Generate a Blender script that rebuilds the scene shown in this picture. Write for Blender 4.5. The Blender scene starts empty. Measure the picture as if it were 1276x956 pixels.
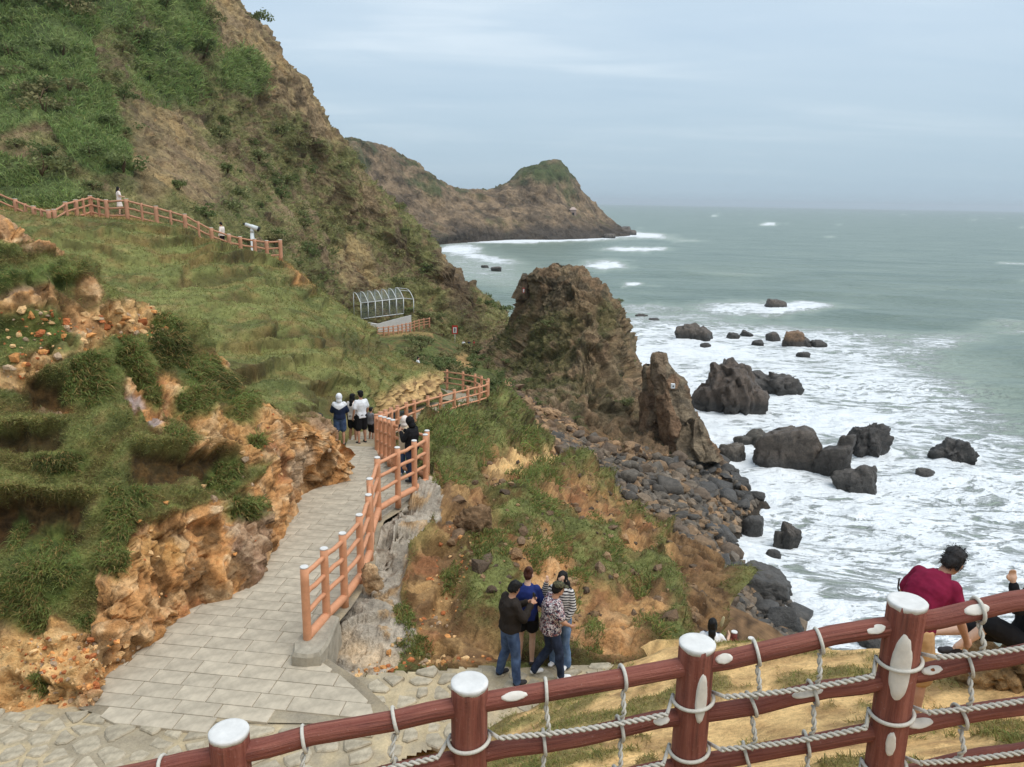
import bpy, bmesh, math, random
import numpy as np
from mathutils import Vector, Matrix

SC = bpy.context.scene
COL = SC.collection
random.seed(7)
RNG = np.random.default_rng(11)
# ------------------------------------------------------------------ camera
F_PX, CX, CY = 964.0, 638.0, 478.0
PITCH, ROLL = math.radians(13.25), math.radians(1.0)
CAM_Z = 24.0                      # eye height above the sea (sea level is z = 0)
cam_d = bpy.data.cameras.new('camera')
cam = bpy.data.objects.new('camera', cam_d)
COL.objects.link(cam)
cam_d.sensor_fit = 'HORIZONTAL'
cam_d.sensor_width = 36.0
cam_d.lens = 36.0 * F_PX / 1276.0
cam_d.clip_start = 0.1
cam_d.clip_end = 40000.0
CAM_R = Matrix.Rotation(math.pi / 2 - PITCH, 3, 'X') @ Matrix.Rotation(ROLL, 3, 'Z')
cam.matrix_world = Matrix.Translation((0, 0, CAM_Z)) @ CAM_R.to_4x4()
SC.camera = cam
RM = np.array(CAM_R)
# ------------------------------------------------------------------ sky, sun, exposure
SUN_EL, SUN_AZ = math.radians(64), math.radians(115)   # azimuth clockwise from +Y
world = bpy.data.worlds.new('World')
SC.world = world
world.use_nodes = True
wn, wl = world.node_tree.nodes, world.node_tree.links
wn.clear()
w_out = wn.new('ShaderNodeOutputWorld')
w_bg = wn.new('ShaderNodeBackground')
w_sky = wn.new('ShaderNodeTexSky')
w_sky.sky_type = 'NISHITA'
w_sky.sun_disc = False
w_sky.sun_elevation = SUN_EL
w_sky.sun_rotation = SUN_AZ
w_sky.air_density = 1.0
w_sky.dust_density = 3.0
w_sky.ozone_density = 2.0
# overcast veil: stratus sheet mixed over the clear sky, same everywhere around the dome
w_tc = wn.new('ShaderNodeTexCoord')
w_sep = wn.new('ShaderNodeSeparateXYZ')
wl.new(w_tc.outputs['Generated'], w_sep.inputs[0])
def wmath(op, a, b=None, clamp=False):
    n = wn.new('ShaderNodeMath'); n.operation = op; n.use_clamp = clamp
    for i, v in enumerate((a, b)):
        if v is None: continue
        if isinstance(v, (int, float)): n.inputs[i].default_value = v
        else: wl.new(v, n.inputs[i])
    return n.outputs[0]
zc = wmath('MAXIMUM', w_sep.outputs[2], 0.0)
den = wmath('ADD', zc, 0.10)
cxn = wmath('DIVIDE', w_sep.outputs[0], den)
cyn = wmath('DIVIDE', w_sep.outputs[1], den)
w_cmb = wn.new('ShaderNodeCombineXYZ')
wl.new(cxn, w_cmb.inputs[0]); wl.new(cyn, w_cmb.inputs[1])
def wnoise(scale, detail, sx, sy, dist):
    mp = wn.new('ShaderNodeMapping'); mp.inputs['Scale'].default_value = (sx, sy, 1)
    mp.inputs['Rotation'].default_value = (0, 0, 0.12)
    wl.new(w_cmb.outputs[0], mp.inputs[0])
    n = wn.new('ShaderNodeTexNoise'); n.inputs['Scale'].default_value = scale
    n.inputs['Detail'].default_value = detail; n.inputs['Roughness'].default_value = 0.55
    n.inputs['Distortion'].default_value = dist
    wl.new(mp.outputs[0], n.inputs['Vector'])
    return n.outputs['Fac']
n1 = wnoise(0.55, 5, 0.55, 1.0, 0.4)
n2 = wnoise(1.6, 6, 0.4, 1.1, 0.6)
cl = wmath('ADD', wmath('MULTIPLY', n1, 0.65), wmath('MULTIPLY', n2, 0.35))
w_ramp = wn.new('ShaderNodeValToRGB')
w_ramp.color_ramp.elements[0].position = 0.33
w_ramp.color_ramp.elements[0].color = (0.325, 0.425, 0.525, 1)
w_ramp.color_ramp.elements[1].position = 0.70
w_ramp.color_ramp.elements[1].color = (0.60, 0.66, 0.705, 1)
e = w_ramp.color_ramp.elements.new(0.52); e.color = (0.400, 0.490, 0.572, 1)
wl.new(cl, w_ramp.inputs[0])
# clouds lose contrast into the even air near the horizon (true of the whole dome)
w_hz = wn.new('ShaderNodeMapRange')
w_hz.inputs['From Min'].default_value = 0.0; w_hz.inputs['From Max'].default_value = 0.20
wl.new(zc, w_hz.inputs['Value'])
w_mix1 = wn.new('ShaderNodeMix'); w_mix1.data_type = 'RGBA'
w_mix1.inputs['A'].default_value = (0.292, 0.388, 0.462, 1)
wl.new(w_hz.outputs[0], w_mix1.inputs['Factor']); wl.new(w_ramp.outputs[0], w_mix1.inputs['B'])
w_sc = wn.new('ShaderNodeVectorMath'); w_sc.operation = 'SCALE'
w_sc.inputs['Scale'].default_value = 0.08
wl.new(w_sky.outputs[0], w_sc.inputs[0])
w_mix2 = wn.new('ShaderNodeMix'); w_mix2.data_type = 'RGBA'
w_mix2.inputs['Factor'].default_value = 0.90
wl.new(w_sc.outputs[0], w_mix2.inputs['A']); wl.new(w_mix1.outputs['Result'], w_mix2.inputs['B'])
wl.new(w_mix2.outputs['Result'], w_bg.inputs['Color'])
w_bg.inputs['Strength'].default_value = 1.0
wl.new(w_bg.outputs[0], w_out.inputs[0])

sun_d = bpy.data.lights.new('sun', 'SUN')
sun_d.energy = 1.5
sun_d.angle = math.radians(50)
sun_d.color = (1.0, 0.97, 0.92)
sun = bpy.data.objects.new('sun', sun_d)
COL.objects.link(sun)
sdir = Vector((math.sin(SUN_AZ) * math.cos(SUN_EL), math.cos(SUN_AZ) * math.cos(SUN_EL), math.sin(SUN_EL)))
sun.rotation_euler = sdir.to_track_quat('Z', 'Y').to_euler()
sun.location = (20, 20, 90)
SC.view_settings.view_transform = 'Standard'
SC.view_settings.look = 'None'
SC.view_settings.exposure = 0.70
SC.view_settings.gamma = 1.0
SC.view_settings.use_curve_mapping = False
SC.render.engine = 'CYCLES'
SC.cycles.max_bounces = 5
SC.cycles.diffuse_bounces = 3
SC.cycles.glossy_bounces = 2
SC.cycles.transparent_max_bounces = 6
SC.cycles.volume_bounces = 0
SC.cycles.use_denoising = True
SC.cycles.use_adaptive_sampling = True

# ------------------------------------------------------------------ pixel <-> place
def rays(px, py):
    px = np.asarray(px, float); py = np.asarray(py, float)
    d = np.stack([(px - CX) / F_PX, -(py - CY) / F_PX, -np.ones_like(px)], -1)
    return d @ RM.T
def P(px, py, D):
    """point seen at pixel (px, py) at forward distance D"""
    r = rays(px, py)
    return np.array([0, 0, CAM_Z]) + r * (np.asarray(D, float) / r[..., 1])[..., None]
def PZ(px, py, z):
    """point seen at pixel on the level z"""
    r = rays(px, py)
    return np.array([0, 0, CAM_Z]) + r * ((np.asarray(z, float) - CAM_Z) / r[..., 2])[..., None]
def proj(p):
    c = (np.asarray(p) - np.array([0, 0, CAM_Z])) @ RM
    w = np.maximum(-c[..., 2], 1e-3)
    return CX + F_PX * c[..., 0] / w, CY - F_PX * c[..., 1] / w

# ------------------------------------------------------------------ noise in numpy
_pr = np.random.default_rng(3)
PERM = np.concatenate([_pr.permutation(1024)] * 3).astype(np.int64); P32 = PERM[:1024].astype(np.int32)
GRAD = _pr.normal(size=(1024, 3)); GRAD /= np.linalg.norm(GRAD, axis=1)[:, None]
JIT = _pr.random((1024, 3)); CELLV = _pr.random(1024)
def _h(i, j, k):
    return PERM[(PERM[(PERM[i & 1023] + j) & 1023] + k) & 1023]
GX, GY, GZ = (np.ascontiguousarray(GRAD[:, k]).astype(np.float32) for k in range(3))
def gnoise(p, seed=0):
    p = np.asarray(p) + seed * 17.31
    sh = p.shape[:-1]
    x, y, z = (np.ascontiguousarray(p[..., k]).ravel() for k in range(3))
    xi, yi, zi = np.floor(x), np.floor(y), np.floor(z)
    fx, fy, fz = ((a - b).astype(np.float32) for a, b in ((x, xi), (y, yi), (z, zi)))
    xi, yi, zi = (a.astype(np.int32) for a in (xi, yi, zi))
    ux, uy, uz = (f * f * f * (f * (f * 6 - 15) + 10) for f in (fx, fy, fz))
    out = np.zeros(len(x), np.float32)
    for dx in (0, 1):
        wx = ux if dx else 1 - ux; a = P32[(xi + dx) & 1023]
        for dy in (0, 1):
            wxy = wx * (uy if dy else 1 - uy); b = P32[(a + yi + dy) & 1023]
            for dz in (0, 1):
                h = P32[(b + zi + dz) & 1023]
                out += wxy * (uz if dz else 1 - uz) * ((fx - dx) * GX[h] + (fy - dy) * GY[h] + (fz - dz) * GZ[h])
    return (out * 1.6).astype(np.float64).reshape(sh)
def fbm(p, oct=4, gain=0.5, seed=0):
    a, s, o = 1.0, 0.0, 0
    p = np.asarray(p, float)
    for k in range(oct):
        o = o + a * gnoise(p * 2.03 ** k, seed + k); s += a; a *= gain
    return o / s
def ridged(p, oct=4, seed=0):
    a, s, o = 1.0, 0.0, 0
    for k in range(oct):
        o = o + a * (1 - np.abs(gnoise(p * 2.1 ** k, seed + k)) * 1.8); s += a; a *= 0.5
    return o / s
def worley(p, seed=0):
    """F1, F2 and a random number per cell"""
    p = np.asarray(p) + seed * 9.77
    i0 = np.floor(p).astype(np.int64)
    f1 = np.full(p.shape[:-1], 9.0); f2 = f1.copy(); idv = np.zeros(p.shape[:-1])
    for dx in (-1, 0, 1):
        for dy in (-1, 0, 1):
            for dz in (-1, 0, 1):
                c = i0 + np.array([dx, dy, dz])
                h = _h(c[..., 0], c[..., 1], c[..., 2])
                d = np.sqrt((((c + JIT[h]) - p) ** 2).sum(-1))
                nf = d < f1
                f2 = np.where(nf, f1, np.minimum(f2, d))
                idv = np.where(nf, CELLV[h], idv)
                f1 = np.where(nf, d, f1)
    return f1, f2, idv
def facets(p, seed=0, tilt=1.3):
    """broken rock: every cell is a block face with its own offset and its own tilt (about -1..1)"""
    p = np.asarray(p) + seed * 9.77
    i0 = np.floor(p).astype(np.int64)
    f1 = np.full(p.shape[:-1], 9.0); hh = np.zeros(p.shape[:-1], np.int64); off = np.zeros(p.shape)
    for dx in (-1, 0, 1):
        for dy in (-1, 0, 1):
            for dz in (-1, 0, 1):
                c = i0 + np.array([dx, dy, dz])
                h = _h(c[..., 0], c[..., 1], c[..., 2])
                v = p - (c + JIT[h])
                d = np.abs(v).max(-1) * .55 + np.sqrt((v ** 2).sum(-1)) * .45
                nf = d < f1
                f1 = np.where(nf, d, f1); hh = np.where(nf, h, hh); off = np.where(nf[..., None], v, off)
    return (CELLV[hh] - .5) * 1.2 + tilt * (off * GRAD[(hh * 7 + 13) & 1023]).sum(-1), CELLV[hh]
def sstep(a, b, x):
    t = np.clip((x - a) / (b - a), 0, 1)
    return t * t * (3 - 2 * t)
def lerp(a, b, t):
    t = np.asarray(t)
    if np.ndim(a) and np.ndim(t) and np.asarray(a).shape[-1] == 3 and (np.asarray(a).ndim == 1 or np.asarray(a).shape[:-1] == t.shape): t = t[..., None]
    return a + (b - a) * t
def srgb(r, g, b):
    c = np.array([r, g, b], float) / 255
    return np.where(c <= 0.04045, c / 12.92, ((c + 0.055) / 1.055) ** 2.4)

# ------------------------------------------------------------------ object helpers
def tag(o, label=None, cat=None, group=None, kind=None):
    if label: o['label'] = label
    if cat: o['category'] = cat
    if group: o['group'] = group
    if kind: o['kind'] = kind
    return o
def empty(name, loc=(0, 0, 0), rz=0.0, parent=None):
    o = bpy.data.objects.new(name, None)
    o.empty_display_size = 0.2
    COL.objects.link(o)
    o.location = loc; o.rotation_euler = (0, 0, rz)
    if parent: o.parent = parent
    return o
def mesh_np(name, verts, faces, mat=None, cols=None, smooth=True, uv=None):
    """verts (n,3); faces: (m,3)/(m,4) array or list of lists"""
    me = bpy.data.meshes.new(name)
    if isinstance(faces, np.ndarray):
        n, k = faces.shape
        me.vertices.add(len(verts)); me.vertices.foreach_set('co', np.asarray(verts, np.float32).ravel())
        me.loops.add(n * k); me.loops.foreach_set('vertex_index', faces.astype(np.int32).ravel())
        me.polygons.add(n)
        me.polygons.foreach_set('loop_start', np.arange(0, n * k, k, dtype=np.int32))
        me.polygons.foreach_set('loop_total', np.full(n, k, np.int32))
        me.polygons.foreach_set('use_smooth', np.full(n, smooth, bool))
        me.update(calc_edges=True)
    else:
        me.from_pydata([tuple(v) for v in verts], [], faces)
        if smooth:
            me.polygons.foreach_set('use_smooth', np.full(len(me.polygons), True, bool))
    if cols is not None:
        a = me.color_attributes.new('Col', 'FLOAT_COLOR', 'POINT')
        c = np.ones((len(verts), 4), np.float32); c[:, :3] = np.clip(cols, 0, 1)
        a.data.foreach_set('color', c.ravel())
    if mat: me.materials.append(mat)
    return me
def link(name, me, parent=None):
    o = bpy.data.objects.new(name, me)
    COL.objects.link(o)
    if parent: o.parent = parent
    return o
def catmull(pts, knots, t):
    """interpolate pts (k, ..., 3) at sorted knots for params t"""
    k = len(pts)
    out = []
    pts = np.asarray(pts, float)
    idx = np.clip(np.searchsorted(knots, t, side='right') - 1, 0, k - 2)
    # finite difference tangents (monotone-ish), non uniform
    m = np.zeros_like(pts)
    for i in range(k):
        if i == 0: m[i] = (pts[1] - pts[0]) / (knots[1] - knots[0])
        elif i == k - 1: m[i] = (pts[-1] - pts[-2]) / (knots[-1] - knots[-2])
        else:
            d0 = (pts[i] - pts[i - 1]) / (knots[i] - knots[i - 1])
            d1 = (pts[i + 1] - pts[i]) / (knots[i + 1] - knots[i])
            h0, h1 = knots[i] - knots[i - 1], knots[i + 1] - knots[i]
            w0, w1 = 2 * h1 + h0, h1 + 2 * h0
            ok = d0 * d1 > 0          # no overshoot past a ridge
            m[i] = np.where(ok, (w0 + w1) / (w0 / np.where(ok, d0, 1) + w1 / np.where(ok, d1, 1)), 0) * .7 + .3 * np.where(ok, (d0 * h1 + d1 * h0) / (h0 + h1), 0)
    h = (knots[idx + 1] - knots[idx])
    s = (t - knots[idx]) / h
    sh = (slice(None),) + (None,) * (pts.ndim - 1)
    s_, h_ = s[sh], h[sh]
    return ((2 * s_**3 - 3 * s_**2 + 1) * pts[idx] + (s_**3 - 2 * s_**2 + s_) * h_ * m[idx]
            + (-2 * s_**3 + 3 * s_**2) * pts[idx + 1] + (s_**3 - s_**2) * h_ * m[idx + 1])
def rowpts(row):
    return np.array([P(*q) if not isinstance(q, tuple) or len(q) == 3 else np.array(q[:3]) for q in row])
def pxdist(a, b):
    ax, ay = proj(a); bx, by = proj(b)
    d = np.hypot(ax - bx, ay - by)
    return np.maximum(d, 2.0)
def loft(rows, nu, nv, world=False, closed=False):
    R, KN, PP = [], [], []
    for row in rows:
        p = np.array(row, float) if world else P(*np.array(row, float).T)
        if closed: p = np.concatenate([p, p[:1]])
        ds = pxdist(p[:-1], p[1:]) + 4
        mx = proj((p[:-1] + p[1:]) / 2)[0]
        if not closed and not world: ds = np.where((mx < -40) | (mx > 1320), ds * .22, ds)     # coarser out of view
        kn = np.concatenate([[0], np.cumsum(ds)])
        PP.append(p); KN.append(kn / kn[-1])
    if len({len(k) for k in KN}) == 1: KN = [np.mean(KN, axis=0)] * len(KN)
    else: print('LOFT rows differ', [len(k) for k in KN])
    for p, kn in zip(PP, KN):
        if closed:
            pp = np.concatenate([p[-3:-1], p, p[1:3]])
            kk = np.concatenate([kn[-3:-1] - 1, kn, kn[1:3] + 1])
            R.append(catmull(pp, kk, np.linspace(0, 1, nu)))
        else:
            R.append(catmull(p, kn, np.linspace(0, 1, nu)))
    R = np.array(R)
    dv = np.array([np.mean(np.minimum(pxdist(R[i], R[i + 1]), 250)) + 3 for i in range(len(R) - 1)])
    kn = np.concatenate([[0], np.cumsum(dv)]); kn /= kn[-1]
    loft.kn = kn
    return catmull(R, kn, np.linspace(0, 1, nv))      # (nv, nu, 3)
def gnormals(G, flip=False):
    du = np.gradient(G, axis=1); dv = np.gradient(G, axis=0)
    n = np.cross(du, dv)
    n /= np.linalg.norm(n, axis=-1, keepdims=True) + 1e-9
    return -n if flip else n
def gridfaces(nv, nu):
    i = np.arange(nv * nu).reshape(nv, nu)
    return np.stack([i[:-1, :-1], i[:-1, 1:], i[1:, 1:], i[1:, :-1]], -1).reshape(-1, 4)
def blob(px, py, cx, cy, rx, ry, rot=0.0, soft=0.35):
    a = math.radians(rot); c, s = math.cos(a), math.sin(a)
    dx, dy = px - cx, py - cy
    u = (dx * c + dy * s) / rx; v = (-dx * s + dy * c) / ry
    return 1 - sstep(1 - soft, 1 + soft, np.hypot(u, v))
def inpoly(px, py, poly):
    px = np.asarray(px, float); py = np.asarray(py, float)
    r = np.zeros(px.shape, bool)
    n = len(poly)
    for i in range(n):
        x0, y0 = poly[i]; x1, y1 = poly[(i + 1) % n]
        if y0 == y1: continue
        c = ((y0 > py) != (y1 > py)) & (px < (x1 - x0) * (py - y0) / (y1 - y0) + x0)
        r ^= c
    return r
def polydist(px, py, line):
    d = np.full(np.shape(px), 1e9)
    for (x0, y0), (x1, y1) in zip(line[:-1], line[1:]):
        vx, vy = x1 - x0, y1 - y0
        t = np.clip(((px - x0) * vx + (py - y0) * vy) / (vx * vx + vy * vy + 1e-9), 0, 1)
        d = np.minimum(d, np.hypot(px - x0 - t * vx, py - y0 - t * vy))
    return d

# ------------------------------------------------------------------ materials
def new_mat(name):
    m = bpy.data.materials.new(name); m.use_nodes = True
    nt = m.node_tree; b = nt.nodes['Principled BSDF']
    return m, nt, nt.nodes, nt.links, b
def n_noise(nt, vec, scale, detail=4, rough=0.6, dist=0.0):
    n = nt.nodes.new('ShaderNodeTexNoise')
    n.inputs['Scale'].default_value = scale; n.inputs['Detail'].default_value = detail
    n.inputs['Roughness'].default_value = rough; n.inputs['Distortion'].default_value = dist
    if vec is not None: nt.links.new(vec, n.inputs['Vector'])
    return n.outputs['Fac']
def n_math(nt, op, a, b=None, clamp=False):
    n = nt.nodes.new('ShaderNodeMath'); n.operation = op; n.use_clamp = clamp
    for i, v in enumerate((a, b)):
        if v is None: continue
        if isinstance(v, (int, float)): n.inputs[i].default_value = v
        else: nt.links.new(v, n.inputs[i])
    return n.outputs[0]
def n_map(nt, v, a, b, c, d):
    n = nt.nodes.new('ShaderNodeMapRange')
    for k, x in zip(('From Min', 'From Max', 'To Min', 'To Max'), (a, b, c, d)): n.inputs[k].default_value = x
    nt.links.new(v, n.inputs['Value'])
    return n.outputs[0]
def n_mixc(nt, fac, a, b, mode='MIX'):
    n = nt.nodes.new('ShaderNodeMix'); n.data_type = 'RGBA'; n.blend_type = mode
    for k, v in (('Factor', fac), ('A', a), ('B', b)):
        if isinstance(v, (int, float)): n.inputs[k].default_value = v
        elif isinstance(v, (tuple, list, np.ndarray)): n.inputs[k].default_value = (*[float(x) for x in v[:3]], 1)
        else: nt.links.new(v, n.inputs[k])
    return n.outputs['Result']
def n_bump(nt, b, h, strength, dist):
    n = nt.nodes.new('ShaderNodeBump')
    n.inputs['Strength'].default_value = strength; n.inputs['Distance'].default_value = dist
    nt.links.new(h, n.inputs['Height']); nt.links.new(n.outputs[0], b.inputs['Normal'])
def mat_col(name, s1, s2, var=0.35, bump=0.6, bdist=0.05, rough=0.92, spec=0.2, trans=0.0):
    """colour from the mesh attribute, with grain and relief from two noises"""
    m, nt, N, L, b = new_mat(name)
    at = N.new('ShaderNodeAttribute'); at.attribute_name = 'Col'
    tc = N.new('ShaderNodeTexCoord')
    a = n_noise(nt, tc.outputs['Object'], s1, 5, 0.65); c = n_noise(nt, tc.outputs['Object'], s2, 4, 0.6, 0.3)
    g3 = n_noise(nt, tc.outputs['Object'], s2 * 3.3, 3, 0.6)
    h = n_math(nt, 'ADD', n_math(nt, 'MULTIPLY', a, 0.45), n_math(nt, 'ADD', n_math(nt, 'MULTIPLY', c, 0.35), n_math(nt, 'MULTIPLY', g3, 0.20)))
    f = n_map(nt, h, 0.38, 0.62, 1 - var, 1 + var)
    vm = N.new('ShaderNodeVectorMath'); vm.operation = 'SCALE'
    L.new(at.outputs['Color'], vm.inputs[0]); L.new(f, vm.inputs['Scale'])
    L.new(vm.outputs[0], b.inputs['Base Color'])
    b.inputs['Roughness'].default_value = rough
    b.inputs['Specular IOR Level'].default_value = spec
    if bump: n_bump(nt, b, h, bump, bdist)
    return m
def mat_plain(name, col, var=0.15, scale=12.0, rough=0.8, bump=0.2, bdist=0.01, spec=0.3, objvar=0.0):
    m, nt, N, L, b = new_mat(name)
    tc = N.new('ShaderNodeTexCoord')
    h = n_noise(nt, tc.outputs['Object'], scale, 5, 0.65)
    f = n_map(nt, h, 0.25, 0.75, 1 - var, 1 + var)
    if objvar:
        oi = N.new('ShaderNodeObjectInfo')
        f = n_math(nt, 'MULTIPLY', f, n_map(nt, oi.outputs['Random'], 0, 1, 1 - objvar, 1 + objvar))
    vm = N.new('ShaderNodeVectorMath'); vm.operation = 'SCALE'
    vm.inputs[0].default_value = [float(x) for x in col[:3]]; L.new(f, vm.inputs['Scale'])
    L.new(vm.outputs[0], b.inputs['Base Color'])
    b.inputs['Roughness'].default_value = rough
    b.inputs['Specular IOR Level'].default_value = spec
    if bump: n_bump(nt, b, h, bump, bdist)
    return m
# ================================================================== TERRAIN
def mixc(a, b, t):
    return np.asarray(a) + (np.asarray(b) - np.asarray(a)) * np.asarray(t)[..., None]
def lerp(a, b, t): return a + (b - a) * t
K = np.array([1.10, 1.02, .90])
C = {k: srgb(*v) * K for k, v in dict(
    grass=(114, 120, 74), grass_d=(86, 94, 57), straw=(142, 128, 88), green=(86, 108, 54), green_d=(62, 78, 42),
    soil=(84, 62, 38), soil_d=(58, 43, 28), orange=(190, 144, 98), orange_p=(212, 178, 138), orange_r=(160, 108, 78),
    ochre=(182, 142, 90), pale=(214, 190, 158), stone=(150, 132, 118), lilac=(168, 158, 162),
    tan=(178, 146, 104), sand=(214, 182, 132), brown=(124, 98, 72), rock=(132, 116, 94), rock_l=(174, 150, 120),
    rock_d=(72, 62, 54), dark=(66, 64, 62), scrub=(66, 80, 48), scrub_l=(92, 104, 62), mortar=(170, 164, 156)).items()}
SURF = {}
def blur(a, n=1):
    for _ in range(n):
        p = np.pad(a, 1, mode='edge')
        a = (p[:-2, 1:-1] + p[2:, 1:-1] + p[1:-1, :-2] + p[1:-1, 2:] + 2 * p[1:-1, 1:-1]) / 6
    return a
def terrain(name, G, cols, mat, px, py, kind='structure', label=None):
    nv, nu = G.shape[:2]
    me = mesh_np(name, G.reshape(-1, 3), gridfaces(nv, nu), mat, cols.reshape(-1, 3))
    o = link(name, me)
    tag(o, label, kind=kind)
    SURF[name] = dict(G=G, N=gnormals(G), px=px, py=py, col=cols)
    return o
M_NEAR = mat_col('embankment_soil_rock', 3.0, 17.0, 0.42, 0.9, 0.10)
M_GRASS = mat_col('short_grass_ground', 2.0, 22.0, 0.40, 0.7, 0.08)
M_FAR = mat_col('hillside_rock_scrub', 0.7, 3.0, 0.60, 1.0, 0.7)
M_STACK = mat_col('weathered_rock', 1.0, 4.5, 0.55, 1.0, 0.6)
M_HEAD = mat_col('headland_rock', 0.12, 0.5, 0.6, 1.0, 4.0)

# ---------------- near spur beside the path
def dz(row, z):            # rows given with a level instead of a distance
    return [(x, y, PZ(x, y, z)[1]) for x, y in row]
PATH_Z = CAM_Z - 7.0
spur_base = [(-90, 905), (0, 889), (66, 881), (118, 879), (134, 852), (176, 813), (213, 785), (248, 760), (292, 744), (326, 719),
             (338, 694), (364, 660), (380, 620), (409, 605), (436, 597)]
r0 = dz(spur_base, PATH_Z - 0.05)
rm = [(x, y + 12, d - 0.05) for x, y, d in r0]
spur_rows = [rm, r0,
 [(-90,780,10.7),(0,765,10.6),(70,752,10.7),(112,770,10.8),(150,700,11.4),(190,645,12.4),(225,624,13.0),(255,612,13.6),(290,605,14.3),(315,590,14.9),(330,570,15.5),(350,548,16.4),(372,535,17.6),(400,545,18.3),(434,580,18.8)],
 [(-90,640,11.8),(0,620,11.9),(70,612,12.1),(120,610,12.4),(160,568,13.2),(200,560,13.7),(235,555,14.2),(262,555,14.7),(292,558,15.2),(316,548,15.7),(335,535,16.3),(355,525,17.1),(378,522,18),(404,538,18.7),(434.5,586,18.9)],
 [(-90,520,12.9),(0,510,13.0),(70,500,13.4),(120,500,13.8),(165,500,14.5),(205,500,14.9),(238,502,15.3),(265,510,15.7),(293,520,16.2),(318,522,16.7),(338,518,17.2),(358,516,17.8),(381,518,18.5),(407,538,18.95),(435,588,18.95)],
 [(-90,400,14),(0,410,14),(60,420,14.4),(110,425,14.9),(160,435,15.5),(200,445,16),(235,455,16.4),(262,475,16.7),(288,492,17.2),(314,502,17.6),(336,508,18),(358,513,18.3),(384,518,18.9),(412,543,19.1),(435.5,590,19)],
 [(-90,262,15.2),(0,276,15.2),(38,297,15.7),(70,312,16.1),(100,327,16.6),(141,364,17.1),(188,380,17.6),(232,402,18),(260,425,18.1),(282,471,18.3),(313,493,18.6),(345,508,19),(389,520,19.5),(420,551,19.4),(436,592,19.1)],
]
spur_rows.append([(x - 4, y + 45, d + 2.2) for x, y, d in spur_rows[-1]])
spur_rows.append([(x - 8, y + 120, d + 4.5) for x, y, d in spur_rows[-2]])
LEDGES = [(158, 300, 560, 612, 0.45), (-40, 118, 618, 700, 0.5), (-40, 82, 530, 560, 0.35), (18, 92, 466, 512, 0.4),
          (60, 112, 345, 395, 0.25), (236, 262, 415, 450, 0.25)]
GREENS = [  # bright hanging grass on the spur: cx, cy, rx, ry, rot
 (60, 705, 44, 62, 15), (30, 755, 34, 30, 0), (148, 645, 22, 38, 0), (140, 690, 18, 30, -10), (176, 612, 16, 22, 0), (115, 470, 34, 34, -10), (160, 445, 20, 36, -30),
 (182, 470, 14, 38, -25), (60, 345, 40, 14, -8), (20, 415, 26, 24, 0), (50, 405, 28, 22, 20), (75, 430, 22, 16, 0), (245, 500, 30, 20, 10),
 (300, 505, 26, 20, 10), (225, 545, 22, 12, 10), (290, 585, 16, 26, 5), (308, 628, 24, 18, 0), (270, 480, 24, 20, 35), (215, 430, 26, 34, -35),
 (250, 460, 20, 26, -30), (75, 575, 34, 16, 0), (10, 345, 18, 16, 0), (105, 775, 14, 10, 20), (45, 852, 10, 14, 0), (320, 550, 16, 9, 10), (8, 660, 12, 30, 0), (205, 400, 16, 14, 20)]
for _r in spur_rows:
    x, y, d_ = _r[0]; _r.insert(0, (-480, y + 6, d_ * .97))
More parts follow.
